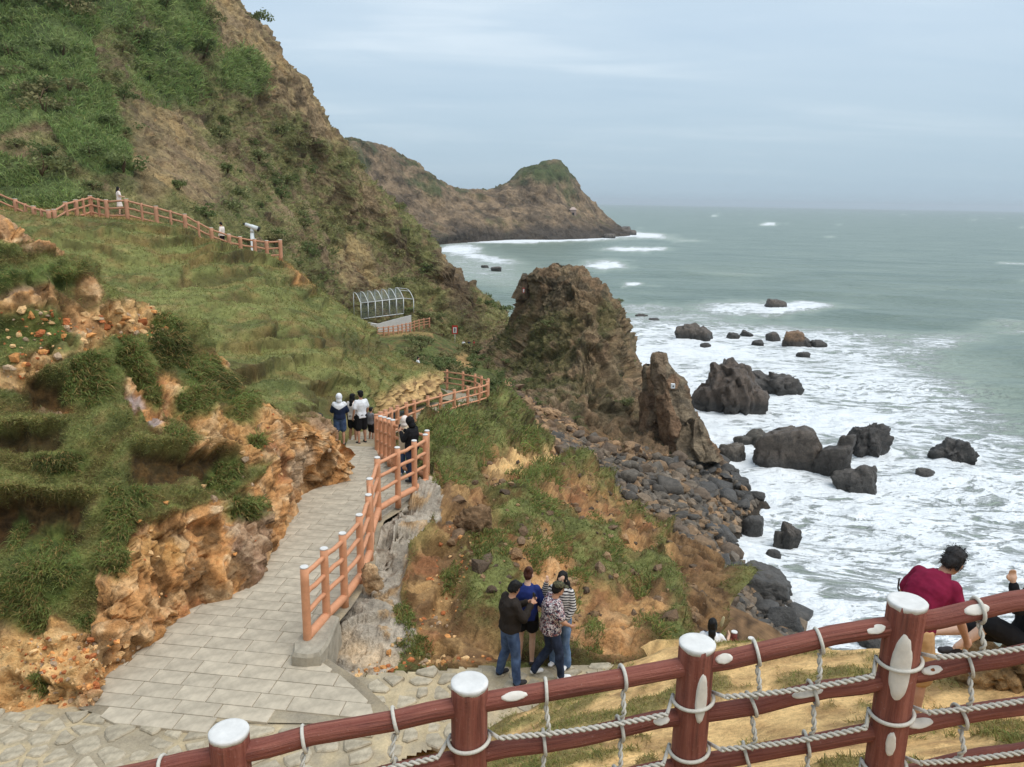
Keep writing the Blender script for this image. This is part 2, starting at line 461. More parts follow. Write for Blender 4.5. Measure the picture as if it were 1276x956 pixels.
def make_spur():
    G = loft(spur_rows, 360, 390); knS = loft.kn
    n = gnormals(G)
    if n[190, 170] @ np.array([0, -1, 0.6]) < 0: n = -n
    px, py = proj(G)
    wx = 9 * fbm(G * 0.9, 4, 0.6, 5); wy = 8 * fbm(G * 0.9, 4, 0.6, 9)
    qx, qy = px + wx, py + wy
    # how rocky: the cut along the path, and the bare scars higher up
    face = np.interp(px, [0, 60, 118, 134, 176, 213, 248, 292, 326, 340, 365, 385, 410, 436], [745, 760, 800, 700, 655, 640, 628, 612, 595, 570, 540, 522, 535, 560])
    rock = sstep(-8, 10, qy - face)
    for b in [(300, 545, 60, 26, 20), (265, 520, 40, 22, 35), (330, 520, 60, 14, 15), (150, 395, 62, 20, -5), (70, 440, 90, 12, -25), (10, 470, 30, 12, 0), (40, 380, 30, 40, 60),
              (95, 400, 20, 44, -35), (185, 500, 16, 46, -20), (165, 480, 10, 40, 0), (215, 490, 22, 36, -35), (10, 285, 40, 16, 10), (60, 310, 30, 8, 8),
              (110, 365, 14, 22, 0), (390, 560, 60, 40, 20), (265, 565, 30, 20, 30), (60, 500, 30, 12, 10), (300, 470, 14, 40, -45)]:
        rock = np.maximum(rock, blob(qx, qy, *b))
    led = np.zeros_like(px); lip = np.zeros_like(px)
    for x0, x1, y0, y1, dep in LEDGES:
        w9 = 14 * fbm(G * 1.6, 3, .6, 95); w8 = 10 * fbm(G * 1.8, 3, .6, 96)
        mx = sstep(x0 - 8, x0 + 24, qx + w9) * (1 - sstep(x1 - 24, x1 + 8, qx + w9))
        m = mx * sstep(y0 - 2, y0 + 5, qy + w8) * (1 - sstep(y0 + .35 * (y1 - y0), y1 + 6, qy + 2 * w8))
        led = np.maximum(led, m * dep / 0.45)
        lip = np.maximum(lip, mx * sstep(y0 - 16, y0 - 6, qy) * (1 - sstep(y0 - 3, y0 + 1, qy)))
    rock = rock * (1 - np.clip(led, 0, 1))
    # relief
    fall = 0.35 + 0.65 * rock
    low = sstep(0, 0.12, np.linspace(0, 1, G.shape[0]))[:, None]
    d = 0.28 * fbm(G * 0.55, 4, 0.5, 1) + 0.10 * fbm(G * 2.2, 3, 0.5, 3)
    wq = G + .25 * np.stack([fbm(G * 1.7, 3, .5, k) for k in (181, 182, 183)], -1)
    k1, i1 = facets(wq * np.array([.9, .9, .7]), 41); k2, i2 = facets(wq * 2.6, 42); k3, i3 = facets(wq * 7.0, 43)
    str_ = ridged(G * np.array([2.2, 2.2, .7]), 4, 47)
    d = d + rock * (0.15 * blur(k1, 1) + 0.12 * k2 + .03 * k3 + .15 * (str_ - .6) + 0.035 * fbm(G * 9, 3, 0.6, 8))
    idc, idd = i1, i2
    d = d + (1 - rock) * (0.10 * fbm(G * 3.3, 3, 0.6, 31) + 0.04 * fbm(G * 12, 2, 0.6, 7))
    # grass steps across the slope
    st = G[..., 2] * 1.15 + 0.9 * fbm(G * 0.7, 3, 0.5, 21)
    tri = np.abs((st % 1) - 0.5) * 2
    d = d + (1 - rock) * 0.12 * sstep(0.3, 0.9, tri)
    d = d - 0.46 * led + 0.10 * lip
    hold = sstep(0.0, 0.06, np.linspace(0, 1, G.shape[0]))[:, None] * np.ones_like(px)
    G = G + n * (d * hold)[..., None]
    # colour
    a = fbm(G * 1.1, 4, 0.6, 12); b2 = fbm(G * 2.6, 4, 0.6, 14); c2 = fbm(G * 6, 3, 0.6, 15); e2 = fbm(G * 0.6, 3, 0.5, 16)
    gcol = mixc(C['grass'], C['grass_d'], sstep(-0.25, 0.3, a))
    gcol = mixc(gcol, C['straw'], 0.7 * sstep(0.0, 0.45, b2))
    gcol = mixc(gcol, C['soil'], 0.6 * sstep(0.2, 0.55, c2 * 0.6 + e2 * 0.6))
    gcol = mixc(gcol, C['soil'], 0.55 * (1 - sstep(0.15, 0.5, tri)))
    rcol = mixc(C['orange'], C['orange_p'], sstep(-0.05, 0.35, b2))
    rcol = mixc(rcol, C['orange_r'], 0.8 * sstep(0.12, 0.4, a - 0.3 * e2))
    rcol = mixc(rcol, C['ochre'], 0.8 * sstep(0.05, 0.4, e2))
    rcol = mixc(rcol, C['pale'], 0.75 * sstep(0.62, 0.9, idd) * sstep(-0.2, 0.3, b2))
    rcol = mixc(rcol, C['stone'], 0.7 * sstep(0.75, 0.95, idc) )
    rcol = mixc(rcol, C['brown'], 0.7 * sstep(0.15, 0.45, -c2))
    rcol = mixc(rcol, C['soil'], 0.7 * (1 - sstep(0.30, 0.55, str_)))
    rcol = mixc(rcol, C['soil_d'], .5 * sstep(.25, .5, fbm(G * np.array([5, 5, 2.5]), 4, .65, 48)))
    # pale, stony bottom corner and the trodden ledge
    rub = np.maximum(blob(qx, qy, 40, 830, 80, 50, 0), 0)
    rcol = mixc(rcol, mixc(C['sand'], C['tan'], sstep(-.3, .3, c2)), 0.65 * rub)
    trod = np.maximum(np.maximum(blob(qx, qy, 155, 392, 50, 14, -8), blob(qx, qy, 60, 450, 90, 10, -24)), blob(qx, qy, 12, 468, 30, 12, -10))
    rcol = mixc(rcol, mixc(C['sand'], C['tan'], sstep(-.3, .3, c2)), 0.7 * trod)
    rcol = mixc(rcol, C['lilac'], 0.8 * np.maximum(blob(qx, qy, 168, 500, 12, 10), blob(qx, qy, 190, 525, 12, 8)))
    rcol = mixc(rcol, mixc(C['stone'], C['pale'], .35), 0.8 * blob(qx, qy, 378, 580, 14, 28, 10))
    col = mixc(gcol, rcol, rock)
    scol = mixc(C['soil'], C['soil_d'], sstep(-0.3, 0.2, c2))
    col = mixc(col, scol, np.clip(led * 1.2, 0, 1) * 0.92)
    rim = np.clip(sstep(0.2, 0.5, rock) * (1 - sstep(0.5, 0.8, rock)), 0, 1)
    col = mixc(col, C['soil'], 0.6 * rim)
    gm = np.zeros_like(px)
    for b in GREENS: gm = np.maximum(gm, blob(qx, qy, *b))
    col = mixc(col, mixc(C['green_d'], C['green'], sstep(-.3, .3, b2)), 0.8 * gm)
    terrain('hillside_spur', G, col, M_NEAR, px, py)
    SURF['hillside_spur'].update(vis=(np.linspace(0, 1, G.shape[0]) < knS[6] + .004)[:, None] * np.ones_like(px), rock=rock, led=led, green=gm, lip=lip, N=np.where((n @ np.array([0, 0, 1.0]))[..., None] > -2, n, n))
make_spur()

# ---------------- grassy bowl up to the upper path
PATH_L = [(436, 590, 19.2), (438, 575, 20.8), (441, 558, 23.2), (450, 540, 26.5), (462, 522, 30.5), (481, 511, 34.5), (520, 500, 41), (549, 490, 46)]
bowl_rows = [
 [(-120,640,19),(0,620,19),(150,600,20),(300,585,20.5),(400,590,21),(437,584,20.6),(442,564,23.2),(451,546,26.5),(463,528,30.5),(482,517,34.5),(520,506,41),(549,496,46)],
 [(-120,560,20),(0,540,20),(150,530,21),(300,535,22),(400,562,22),(436,575,20.8),(440,557,23.3),(449,539,26.6),(461,521,30.6),(480,510,34.6),(519,499,41.1),(548,489,46.1)],
 [(-120,480,24),(0,470,24),(150,470,25),(300,490,25),(390,510,25),(418,540,24.6),(430,528,26.2),(445,510,28.6),(463,497,32),(485,488,36),(522,474,42),(552,471,47)],
 [(-120,420,28),(0,410,28),(150,420,29),(300,440,29),(380,455,29.5),(420,468,30),(445,472,31.5),(465,470,34.5),(490,464,39.5),(520,463,44),(547,467,48.5)],
 [(-120,360,34),(0,350,34),(150,355,35),(280,375,35),(350,390,36),(400,400,37),(435,415,39),(462,430,42),(478,440,45),(496,452,48),(528,464,51)],
 [(-120,315,39),(0,300,39),(120,300,40),(220,315,41),(300,330,42),(350,345,43),(385,365,44),(420,385,46),(448,405,49),(468,425,52),(500,455,55)],
 [(-120,268,44),(0,262,44),(100,270,45),(180,278,45.5),(230,291,46),(280,316,47),(348,325,48.5),(375,345,49.5),(408,372,51),(443,402,53),(475,430,57)],
 [(-120,265,47),(0,260,47),(100,267,48),(180,275,48.5),(230,288,49),(280,312,50),(345,322,51.5),(375,347,53),(412,378,54),(446,410,56),(478,440,60)],
 [(-120,268,52),(0,263,52),(100,268,53),(180,277,54),(230,292,55),(280,318,56),(335,345,57),(375,372,58),(415,405,59),(450,432,61),(482,460,64)],
]
for _r in bowl_rows:
    x, y, d_ = _r[0]; _r.insert(0, (-520, y + 8, d_))
def make_bowl():
    G = loft(bowl_rows, 340, 280); kn = loft.kn
    n = gnormals(G)
    if n[150, 150, 2] < 0: n = -n
    px, py = proj(G)
    v = np.linspace(0, 1, G.shape[0])[:, None] * np.ones_like(px)
    wz = G[..., 2] + 0.55 * fbm(G * 0.22, 4, 0.55, 3) + 0.25 * G[..., 0] * 0.2
    st = wz * 1.7 + 1.5 * fbm(G * 0.16, 2, 0.5, 33) + .35 * fbm(G * .9, 3, .6, 34)
    tri = (st % 1)
    step = sstep(0.0, 0.13, tri) - tri         # terracettes: sharp riser, sloping tread
    edge = sstep(0.0, 0.05, v) * (1 - sstep(kn[6] - .05, kn[6], v))
    patchy = sstep(-0.15, 0.35, fbm(G * 0.11, 3, 0.5, 44))
    d = 0.7 * fbm(G * 0.16, 3, 0.5, 41) + 0.16 * fbm(G * 0.9, 4, 0.6, 42) + 0.05 * fbm(G * 4, 3, 0.6, 43)
    d = d * edge + 0.72 * step * edge * (0.25 + 0.75 * patchy)
    bank = blob(px, py, 515, 492, 48, 18, -18, 0.3) * sstep(0.02, 0.10, v)
    f1, f2, idc = worley(G * 1.1, 2)
    d = d + bank * (0.25 * (idc - 0.5) + 0.2 * fbm(G * np.array([2.5, 2.5, 0.6]), 3, 0.6, 19))
    scar = np.zeros_like(px)
    for s in [(125, 283, 36, 7, 2), (455, 432, 66, 10, 0), (370, 425, 70, 6, -4), (300, 375, 40, 6, 5), (280, 345, 60, 5, -4), (395, 498, 30, 22, 40)]:
        scar = np.maximum(scar, blob(px + 6 * fbm(G, 3, .5, 8), py + 4 * fbm(G, 3, .5, 18), *s))
    d = d - 0.30 * scar
    d = d * (1 - .92 * blob(px, py, 436, 552, 46, 44, 0, .4)) - .25 * blob(px, py, 440, 556, 18, 26, 0, .4)
    G = G + n * d[..., None]
    a = fbm(G * 0.28, 4, 0.6, 51); b = fbm(G * 1.0, 4, 0.65, 52); c = fbm(G * 3.5, 3, 0.6, 53)
    col = mixc(C['grass'], C['grass_d'], sstep(-0.2, 0.3, a))
    col = mixc(col, C['straw'], 0.65 * sstep(0.0, 0.4, b))
    riser = (1 - sstep(0.10, 0.26, tri)) * (0.3 + 0.7 * patchy) * sstep(-.35, .1, fbm(G * .6, 3, .6, 58))
    col = mixc(col, C['soil_d'], 0.75 * riser * edge)
    col = mixc(col, srgb(124, 104, 68) * K, .6 * sstep(.0, .3, fbm(G * .5, 3, .6, 57)))
    col = mixc(col, C['soil'], 0.5 * sstep(0.12, 0.45, c * 0.6 + b * 0.5))
    col = mixc(col, C['soil_d'], 0.5 * scar)
    bright = np.maximum.reduce([blob(px, py, 400, 470, 60, 30, 0), blob(px, py, 420, 390, 40, 16, 20), blob(px, py, 250, 430, 120, 30, 12) * 0.6])
    col = mixc(col, srgb(128, 130, 84) * K, 0.5 * bright * sstep(-.3, .3, b))
    bk = mixc(C['sand'] * 0.85, C['brown'], sstep(-0.1, 0.35, fbm(G * np.array([1.6, 1.6, .5]), 4, .6, 7)))
    col = mixc(col, bk, bank)
    # worn edge at the right end of the upper terrace
    wr = np.maximum(blob(px + 5 * b, py + 5 * c, 372, 348, 22, 10, 35), blob(px, py, 350, 330, 16, 6, 10))
    col = mixc(col, mixc(C['orange'], C['brown'], sstep(-.2, .3, b)), 0.8 * wr)
    # trodden earth of the upper path
    tr = sstep(kn[6], kn[6] + .01, v) * (1 - sstep(kn[8] - .01, kn[8], v)) * (1 - sstep(350, 360, px))
    col = mixc(col, C['tan'], 0.85 * tr)
    terrain('grass_hollow', G, col, M_GRASS, px, py)
    SURF['grass_hollow'].update(riser=riser * edge, bank=bank, N=n, v=v, scar=scar)
make_bowl()

# ---------------- the big hill
hill_rows = [
 [(-200,320,49),(0,290,50),(150,300,51),(260,330,56),(350,360,66),(430,430,95),(470,440,101),(530,445,105),(585,445,109),(628,440,113)],
 [(-200,250,51),(0,262,51),(150,268,52),(260,300,57),(350,335,67),(430,392,97),(470,408,103),(530,424,107),(588,437,110),(630,425,115)],
 [(-200,140,58),(0,160,58),(130,190,59),(250,225,69),(340,270,82),(420,330,101),(480,365,107),(540,395,111),(590,415,114),(632,412,117)],
 [(-200,20,69),(0,50,69),(120,80,72),(220,140,82),(320,190,94),(395,250,108),(450,295,113),(515,340,117),(580,380,119),(634,406,119)],
 [(-200,-330,112),(0,-220,112),(180,-90,113),(285,-2,115),(349,70,120),(404,150,125),(450,212,128),(520,290,130),(580,352,130),(622,388,127)],
 [(-200,-300,150),(0,-200,148),(180,-60,146),(285,30,144),(340,100,146),(394,180,150),(440,250,152),(505,320,152),(565,380,150),(606,412,146)],
]
for _r in hill_rows:
    x, y, d_ = _r[0]; _r.insert(0, (-620, y + 8, d_))
def make_hill():
    G = loft(hill_rows, 350, 360)
    n = gnormals(G)
    if n[170, 200] @ np.array([0.3, -1, 0.4]) < 0: n = -n
    px, py = proj(G)
    q = G + 1.5 * np.stack([fbm(G * 0.2, 3, .5, 61), fbm(G * 0.2, 3, .5, 62), fbm(G * 0.2, 3, .5, 63)], -1)
    k1, idc = facets(q * np.array([0.20, 0.20, 0.16]), 5)
    k2, idd = facets(q * np.array([0.62, 0.62, 0.55]), 9); k3, _ = facets(q * 1.7, 12)
    qx, qy = px + 10 * fbm(G * .15, 4, .6, 71), py + 10 * fbm(G * .15, 4, .6, 72)
    lush = np.zeros_like(px)
    lush = np.where(inpoly(qx, qy, [(-300, -400), (190, -400), (150, 15), (110, 55), (140, 125), (165, 222), (100, 214), (60, 160), (0, 175), (-300, 150)]), 1.0, 0)
    lush = np.maximum(lush, np.where(inpoly(qx, qy, [(-300, 185), (30, 200), (55, 225), (110, 258), (-10, 262), (-300, 262)]), 1.0, 0))
    for b in [(205, 95, 48, 34, 30), (200, 55, 60, 14, 0), (215, 15, 50, 26, 20), (130, 20, 40, 20, 0), (300, 90, 36, 26, 30), (60, 240, 50, 20, 0), (240, 40, 34, 22, 30)]:
        lush = np.maximum(lush, blob(qx, qy, *b))
    gul = ridged(q * np.array([0.10, 0.10, 0.035]), 3, 81)
    d = 1.6 * fbm(G * 0.055, 4, 0.5, 64) + 1.1 * (gul - 0.6)
    rockm = 1 - 0.8 * lush
    d = d + rockm * (0.75 * blur(k1, 1) + 0.42 * k2 + .18 * k3 + 0.35 * fbm(G * 0.8, 4, 0.6, 66))
    d = d + lush * (1.0 * fbm(G * 0.45, 4, 0.6, 67) + 0.6)
    ne = np.minimum(1, np.linspace(0, 1, G.shape[0])[:, None] * 14)
    sizes = np.clip(G[..., 1] / 110, .45, 1.1)
    G = G + n * (d * ne * sizes)[..., None]
    a = fbm(G * 0.10, 4, 0.6, 68); b = fbm(G * 0.35, 4, 0.65, 69); c = fbm(G * 1.2, 3, 0.6, 70)
    up = np.clip(gnormals(G)[..., 2] * np.sign(n[..., 2].mean()), -1, 1)
    rcol = mixc(C['rock'], C['rock_l'], sstep(-0.2, 0.35, b))
    rcol = mixc(rcol, C['tan'], 0.55 * sstep(0.0, 0.4, a + .4 * c))
    rcol = mixc(rcol, C['rock_d'], 0.55 * sstep(0.55, 0.95, idc))
    rcol = mixc(rcol, C['soil_d'], 0.5 * sstep(.15, .5, fbm(G * np.array([1.4, 1.4, .9]), 4, .65, 75)))
    gcol = mixc(srgb(90, 98, 64) * K, srgb(118, 120, 82) * K, sstep(-0.3, 0.35, c))
    gcol = mixc(gcol, C['grass'], 0.5 * sstep(-.1, .4, b))
    # grass lies where the slope is gentle; the crest and the scars stay bare
    bare = np.maximum.reduce([blob(qx, qy, 210, 170, 60, 26, 42), blob(qx, qy, 235, 215, 50, 30, 40), blob(qx, qy, 335, 80, 70, 36, 48), blob(qx, qy, 290, 40, 60, 40, 40), blob(qx, qy, 190, 200, 30, 50, 0),
                              blob(qx, qy, 560, 350, 16, 40, -20), blob(qx, qy, 445, 330, 26, 40, -30) * .8, blob(qx, qy, 395, 130, 22, 60, -32)])
    gm = np.clip(sstep(-0.22, 0.18, a * .6 + 0.75 * b + 0.25 * up + 0.02) - 0.7 * bare, 0, 1)
    col = mixc(rcol, gcol, 0.85 * gm)
    lcol = mixc(srgb(98, 116, 70) * K, srgb(74, 90, 56) * K, sstep(-.3, .3, a * 1.3 + b * .4))
    col = mixc(col, lcol, 0.9 * lush)
    # darker patch of colour low on the seaward side
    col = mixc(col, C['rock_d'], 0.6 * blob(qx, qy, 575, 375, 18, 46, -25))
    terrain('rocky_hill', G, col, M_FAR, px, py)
    SURF['rocky_hill'].update(lush=lush, gm=gm, bare=bare, N=n)
make_hill()

# ---------------- far headland
def make_headland():
    bx = [(360,309),(450,308),(500,306),(545,305),(600,301),(640,299),(700,299),(740,297),(768,295),(785,292)]
    base = [(x, y, float(min(PZ(x, y, 0)[1], 600))) for x, y in bx]
    bd = [b[2] for b in base]
    def row(pts, add): return [(x, y, d + add) for (x, y), d in zip(pts, bd)]
    rows = [[(x, y + 12, d) for x, y, d in base], base,
      row([(360,272),(450,278),(510,288),(560,290),(605,287),(645,284),(700,288),(738,289),(762,291),(780,290.5)], 9),
      row([(360,215),(440,225),(500,245),(555,265),(600,265),(640,258),(690,258),(724,262),(750,277),(772,286)], 40),
      row([(360,140),(432,173),(470,183),(520,208),(568,236),(605,240),(650,212),(692,202),(735,248),(770,282)], 85),
      row([(360,150),(432,190),(470,200),(520,225),(568,250),(605,252),(650,225),(692,214),(733,256),(766,286)], 150),
      row([(360,200),(432,230),(470,240),(520,262),(568,272),(605,272),(650,260),(692,250),(728,270),(760,289)], 210)]
    G = loft(rows, 280, 130)
    n = gnormals(G)
    if n[60, 100, 1] > 0: n = -n
    px, py = proj(G)
    k1, idc = facets(G * np.array([.05, .05, .04]) + .4 * fbm(G * .05, 3, .5, 4)[..., None], 2)
    k2, idd = facets(G * np.array([.15, .15, .13]), 7)
    gul = ridged(G * np.array([0.03, 0.03, 0.012]), 3, 5)
    d = 5 * fbm(G * .02, 3, .5, 91) + 4.5 * (gul - .6) + 1.9 * k1 + 1.0 * k2 + 1.2 * fbm(G * .2, 3, .6, 92)
    v = np.linspace(0, 1, G.shape[0])[:, None]
    G = G + n * (d * np.where(v < .2, .6, .75))[..., None]
    a = fbm(G * .03, 4, .6, 93); b = fbm(G * .1, 4, .65, 94)
    z = G[..., 2]
    col = mixc(srgb(132, 116, 98) * K, srgb(92, 82, 72) * K, sstep(-.2, .3, b))
    col = mixc(col, srgb(154, 132, 106) * K, .6 * sstep(.0, .4, a))
    gm = sstep(-.1, .3, a + .5 * b + sstep(18, 46, z) * .35 - .22)
    col = mixc(col, srgb(72, 84, 58) * K, .85 * gm)
    col = mixc(col, srgb(70, 82, 52) * K, .85 * blob(px + 8 * b * 4, py + 3 * a * 4, 684, 214, 34, 13, -5))
    col = mixc(col, C['rock_d'], .5 * sstep(.1, .45, fbm(G * np.array([.2, .2, .1]), 4, .65, 6)))
    col = mixc(col, srgb(66, 62, 60) * K, .9 * (1 - sstep(4, 13, z + 6 * a)))
    terrain('headland', G, col, M_HEAD, px, py)
make_headland()

# ---------------- slope between the walkway and the sea
slope_rows = [
 [(380,930,10.0),(450,920,10.2),(520,905,10.4),(600,890,10.6),(700,880,10.7),(780,875,10.8),(830,850,11.2),(870,825,12.0),(900,810,13)],
 [(400,846,10.9),(450,842,10.9),(520,834,11.0),(600,822,11.2),(700,814,11.4),(780,815,11.5),(830,800,12.2),(870,790,13.5),(903,790,15)],
 [(412,800,11.7),(470,772,12.2),(540,760,12.6),(620,748,13),(700,760,13.2),(770,770,13.5),(830,765,14.5),(880,752,16.5),(908,755,18)],
 [(452,722,13.5),(500,695,14.2),(560,690,15),(640,685,16),(710,700,17),(780,712,18),(840,705,20),(880,700,23),(908,712,25)],
 [(477,645,16.3),(532,615,18),(590,622,19),(650,620,21),(720,632,23),(780,650,25),(835,662,28),(868,672,31),(893,690,33)],
 [(455,612,20.5),(536,600,21.3),(600,592,24),(660,592,26.5),(715,592,29),(760,610,31),(800,627,34),(832,645,37),(855,660,39)],
 [(435,568,26.5),(540,556,28),(605,557,31),(650,567,33),(690,572,36),(730,582,38),(765,600,41),(795,616,44),(818,630,46)],
 [(440,550,31.5),(560,528,36),(612,512,42),(640,532,43),(670,548,44),(700,562,46),(735,578,48),(765,596,50),(790,612,52)],
 [(470,528,44),(600,500,50),(628,505,52),(652,530,54),(680,552,55),(708,568,56),(740,586,58),(768,604,59),(790,620,60)],
 [(560,540,58),(600,535,60),(628,540,62),(652,560,63),(680,582,64),(708,598,65),(740,616,66),(768,634,67),(790,650,68)],
]
for _i in range(4, 10):
    for _c, _s in ((3, 4), (4, 10), (5, 20), (6, 34), (7, 50), (8, 62)):
        x, y, d_ = slope_rows[_i][_c]; slope_rows[_i][_c] = (x - _s, y + .10 * _s, d_)
def make_slope():
    G = loft(slope_rows, 340, 320)
    n = gnormals(G)
    if n[150, 200, 2] < 0: n = -n
    px, py = proj(G)
    w1, w2 = fbm(G * .8, 4, .6, 101), fbm(G * .8, 4, .6, 102)
    qx, qy = px + 12 * w1, py + 9 * w2
    mort = np.where(inpoly(qx, qy, [(395, 850), (400, 800), (440, 735), (470, 650), (500, 620), (538, 605), (552, 640), (512, 680), (500, 730), (520, 790), (490, 838), (430, 850)]), 1.0, 0)
    rock = np.zeros_like(px)
    for b in [(560, 640, 26, 40, 10), (585, 645, 26, 30, 0), (540, 735, 40, 70, 0), (580, 800, 60, 34, 0), (640, 700, 14, 60, -35), (690, 720, 30, 50, -35), (745, 780, 60, 34, 25), (470, 790, 30, 30, 0),
              (660, 580, 46, 16, -10), (625, 600, 30, 26, 0), (700, 620, 40, 24, -10), (870, 700, 34, 60, -10), (880, 760, 30, 40, 0), (845, 690, 20, 30, 0), (800, 760, 40, 24, 20), (735, 640, 40, 26, 20), (790, 680, 30, 20, 30), (600, 690, 20, 20, 0)]:
        rock = np.maximum(rock, blob(qx, qy, *b))
    rock = np.maximum(rock * 1.0, mort)
    wq = G + .3 * np.stack([fbm(G * 1.2, 3, .5, k) for k in (191, 192, 193)], -1)
    k1, idc = facets(wq * .7, 13); k2, idd = facets(wq * 2.2, 16); k3, _ = facets(wq * 6, 17)
    str_ = ridged(G * np.array([1.5, 1.5, .6]), 4, 48)
    ed = sstep(0.10, 0.22, np.linspace(0, 1, G.shape[0]))[:, None] * sstep(0, .04, np.linspace(0, 1, G.shape[1]))[None]
    far = np.clip(G[..., 1] / 20, .7, 1.6)
    d = 0.75 * fbm(G * .22, 3, .5, 103) + 0.30 * fbm(G * .8, 3, .55, 104)
    st = G[..., 2] * .9 + 1.2 * fbm(G * .35, 3, .5, 105); tri = st % 1
    d = d + (1 - rock) * (0.75 * (sstep(0, .13, tri) - tri) + .10 * fbm(G * 3, 3, .6, 106))
    d = d + rock * (1 - .25 * mort) * (.26 * blur(k1, 2) + .13 * blur(k2, 1) + .04 * k3 + .12 * (str_ - .6) + .08 * fbm(G * 5, 3, .6, 107))
    G = G + n * (d * ed * far)[..., None]
    qq = inpoly(px, py, [(425, 600), (440, 555), (468, 515), (548, 480), (612, 470), (616, 508), (560, 530), (500, 560), (482, 575), (536, 604), (476, 650), (440, 640)])
    G[..., 2] -= .75 * blur(np.where(qq, 1.0, 0.0), 4)
    a = fbm(G * .35, 4, .6, 111); b = fbm(G * 1.1, 4, .65, 112); c = fbm(G * 3.5, 3, .6, 113)
    gcol = mixc(C['grass'], C['grass_d'], sstep(-.2, .3, a)); gcol = mixc(gcol, C['straw'], .55 * sstep(0, .4, b))
    gcol = mixc(gcol, C['soil'], .85 * sstep(-.02, .3, c * .6 + b * .6)); gcol = mixc(gcol, C['soil_d'], .8 * (1 - sstep(.10, .24, tri)))
    rcol = mixc(C['tan'] * .82, C['brown'] * .85, sstep(-.2, .2, b)); rcol = mixc(rcol, C['orange'] * .92, .6 * sstep(-.05, .4, a + .3 * c))
    rcol = mixc(rcol, C['orange_r'] * .8, .6 * sstep(.7, .95, idd)); rcol = mixc(rcol, C['soil'], .7 * (1 - sstep(.3, .55, str_))); rcol = mixc(rcol, C['soil_d'], .5 * sstep(.2, .5, fbm(G * 3, 4, .65, 49)))
    seaw = np.maximum(blob(qx, qy, 885, 730, 40, 90, -5), blob(qx, qy, 860, 700, 20, 40, 0))
    rcol = mixc(rcol, mixc(C['brown'] * .8, C['soil_d'], sstep(-.2, .3, b)), .75 * seaw)
    sandy = np.maximum(blob(qx, qy, 668, 576, 40, 10, -14), blob(qx, qy, 630, 596, 22, 10, 0))
    rcol = mixc(rcol, C['sand'], .85 * sandy)
    fl = np.maximum(blob(qx, qy, 690, 715, 22, 60, -36), blob(qx, qy, 765, 790, 50, 24, 25))
    rcol = mixc(rcol, mixc(C['orange_p'] * .85, C['orange'] * .9, sstep(-.3, .3, b)), .8 * fl)
    mcol = mixc(C['mortar'], C['mortar'] * .62, sstep(-.15, .35, b)); mcol = mixc(mcol, C['tan'], .7 * sstep(.72, .9, idd) * sstep(-.2, .2, c)); mcol = mixc(mcol, C['soil'], .6 * sstep(.15, .4, c)); mcol = mixc(mcol, C['pale'], .5 * sstep(.1, .4, a))
    col = mixc(mixc(gcol, rcol, np.clip(rock, 0, 1)), mcol, mort)
    terrain('sea_slope', G, col, M_NEAR, px, py)
    SURF['sea_slope'].update(rock=rock, mort=mort, N=n)
make_slope()

# ---------------- scrub slope below the cage shelter
shelf_rows = [
 [(400,520,58),(470,512,57),(520,505,57),(560,502,58),(600,505,62),(645,520,62)],
 [(410,475,66),(470,466,64),(520,468,64),(560,470,66),(600,478,69),(640,492,69)],
 [(425,440,78),(470,440,78),(515,444,79),(560,448,81),(600,458,83),(630,470,82)],
 [(430,421,90),(470,421,91),(530,421,93),(562,430,97),(592,440,103),(618,446,104)],
 [(430,413,95),(470,413,96),(530,414,98),(565,426,102),(594,438,108),(618,442,109)],
 [(430,420,104),(470,420,105),(530,420,107),(565,430,111),(594,440,116),(618,446,118)]]
def make_shelf():
    G = loft(shelf_rows, 160, 110); kn = loft.kn
    n = gnormals(G)
    if n[50, 70, 2] < 0: n = -n
    px, py = proj(G)
    v = np.linspace(0, 1, G.shape[0])[:, None] * np.ones_like(px)
    d = .9 * fbm(G * .15, 4, .55, 121) + .3 * fbm(G * .8, 3, .6, 122)
    G = G + n * (d * (1 - sstep(kn[3] - .1, kn[3], v)))[..., None]
    a = fbm(G * .2, 4, .6, 123); b = fbm(G * .7, 4, .6, 124)
    col = mixc(C['grass_d'], C['scrub_l'], sstep(-.2, .3, a)); col = mixc(col, C['brown'], .7 * sstep(.0, .35, b + .3 * a))
    tr = np.maximum(blob(px + 6 * b, py + 4 * a, 485, 446, 12, 14, 0), blob(px + 8 * b, py + 4 * a, 575, 455, 12, 14, 0))
    col = mixc(col, C['tan'], .8 * tr)
    col = mixc(col, C['tan'], .45 * sstep(kn[3], kn[3] + .03, v) * (px < 540))
    terrain('lower_terrace', G, col, M_FAR, px, py)
    SURF['lower_terrace'].update(N=n, v=v)
make_shelf()

# ---------------- boulder beach (ground under the boulders) and sea bed
beach_rows = [
 [(500,560,60),(600,545,56),(650,560,52),(700,585,50),(750,610,48),(790,640,45),(830,680,41),(865,730,37),(890,790,33),(900,860,29)],
 [(560,480,80),(610,500,64),(655,540,55),(705,565,53),(760,592,52),(805,625,49),(850,670,45),(890,725,40),(912,785,36.5),(925,860,32)],
 [(585,447,98),(640,480,82),(700,520,70),(760,562,62),(820,592,57),(860,625,53),(885,672,47.5),(915,725,43.5),(950,780,39),(960,860,34)],
]
shore_px = [(600,438),(690,470),(770,520),(850,550),(895,568),(938,618),(912,668),(930,712),(985,770),(1000,860)]
beach_rows.append([(x, y, PZ(x, y, 0.1)[1]) for x, y in shore_px])
beach_rows.append([(x + 60, y + 8, PZ(x + 60, y + 8, -1.6)[1]) for x, y in shore_px])
beach_rows.append([(x + 200, y, PZ(x + 200, y, -6)[1]) for x, y in shore_px])
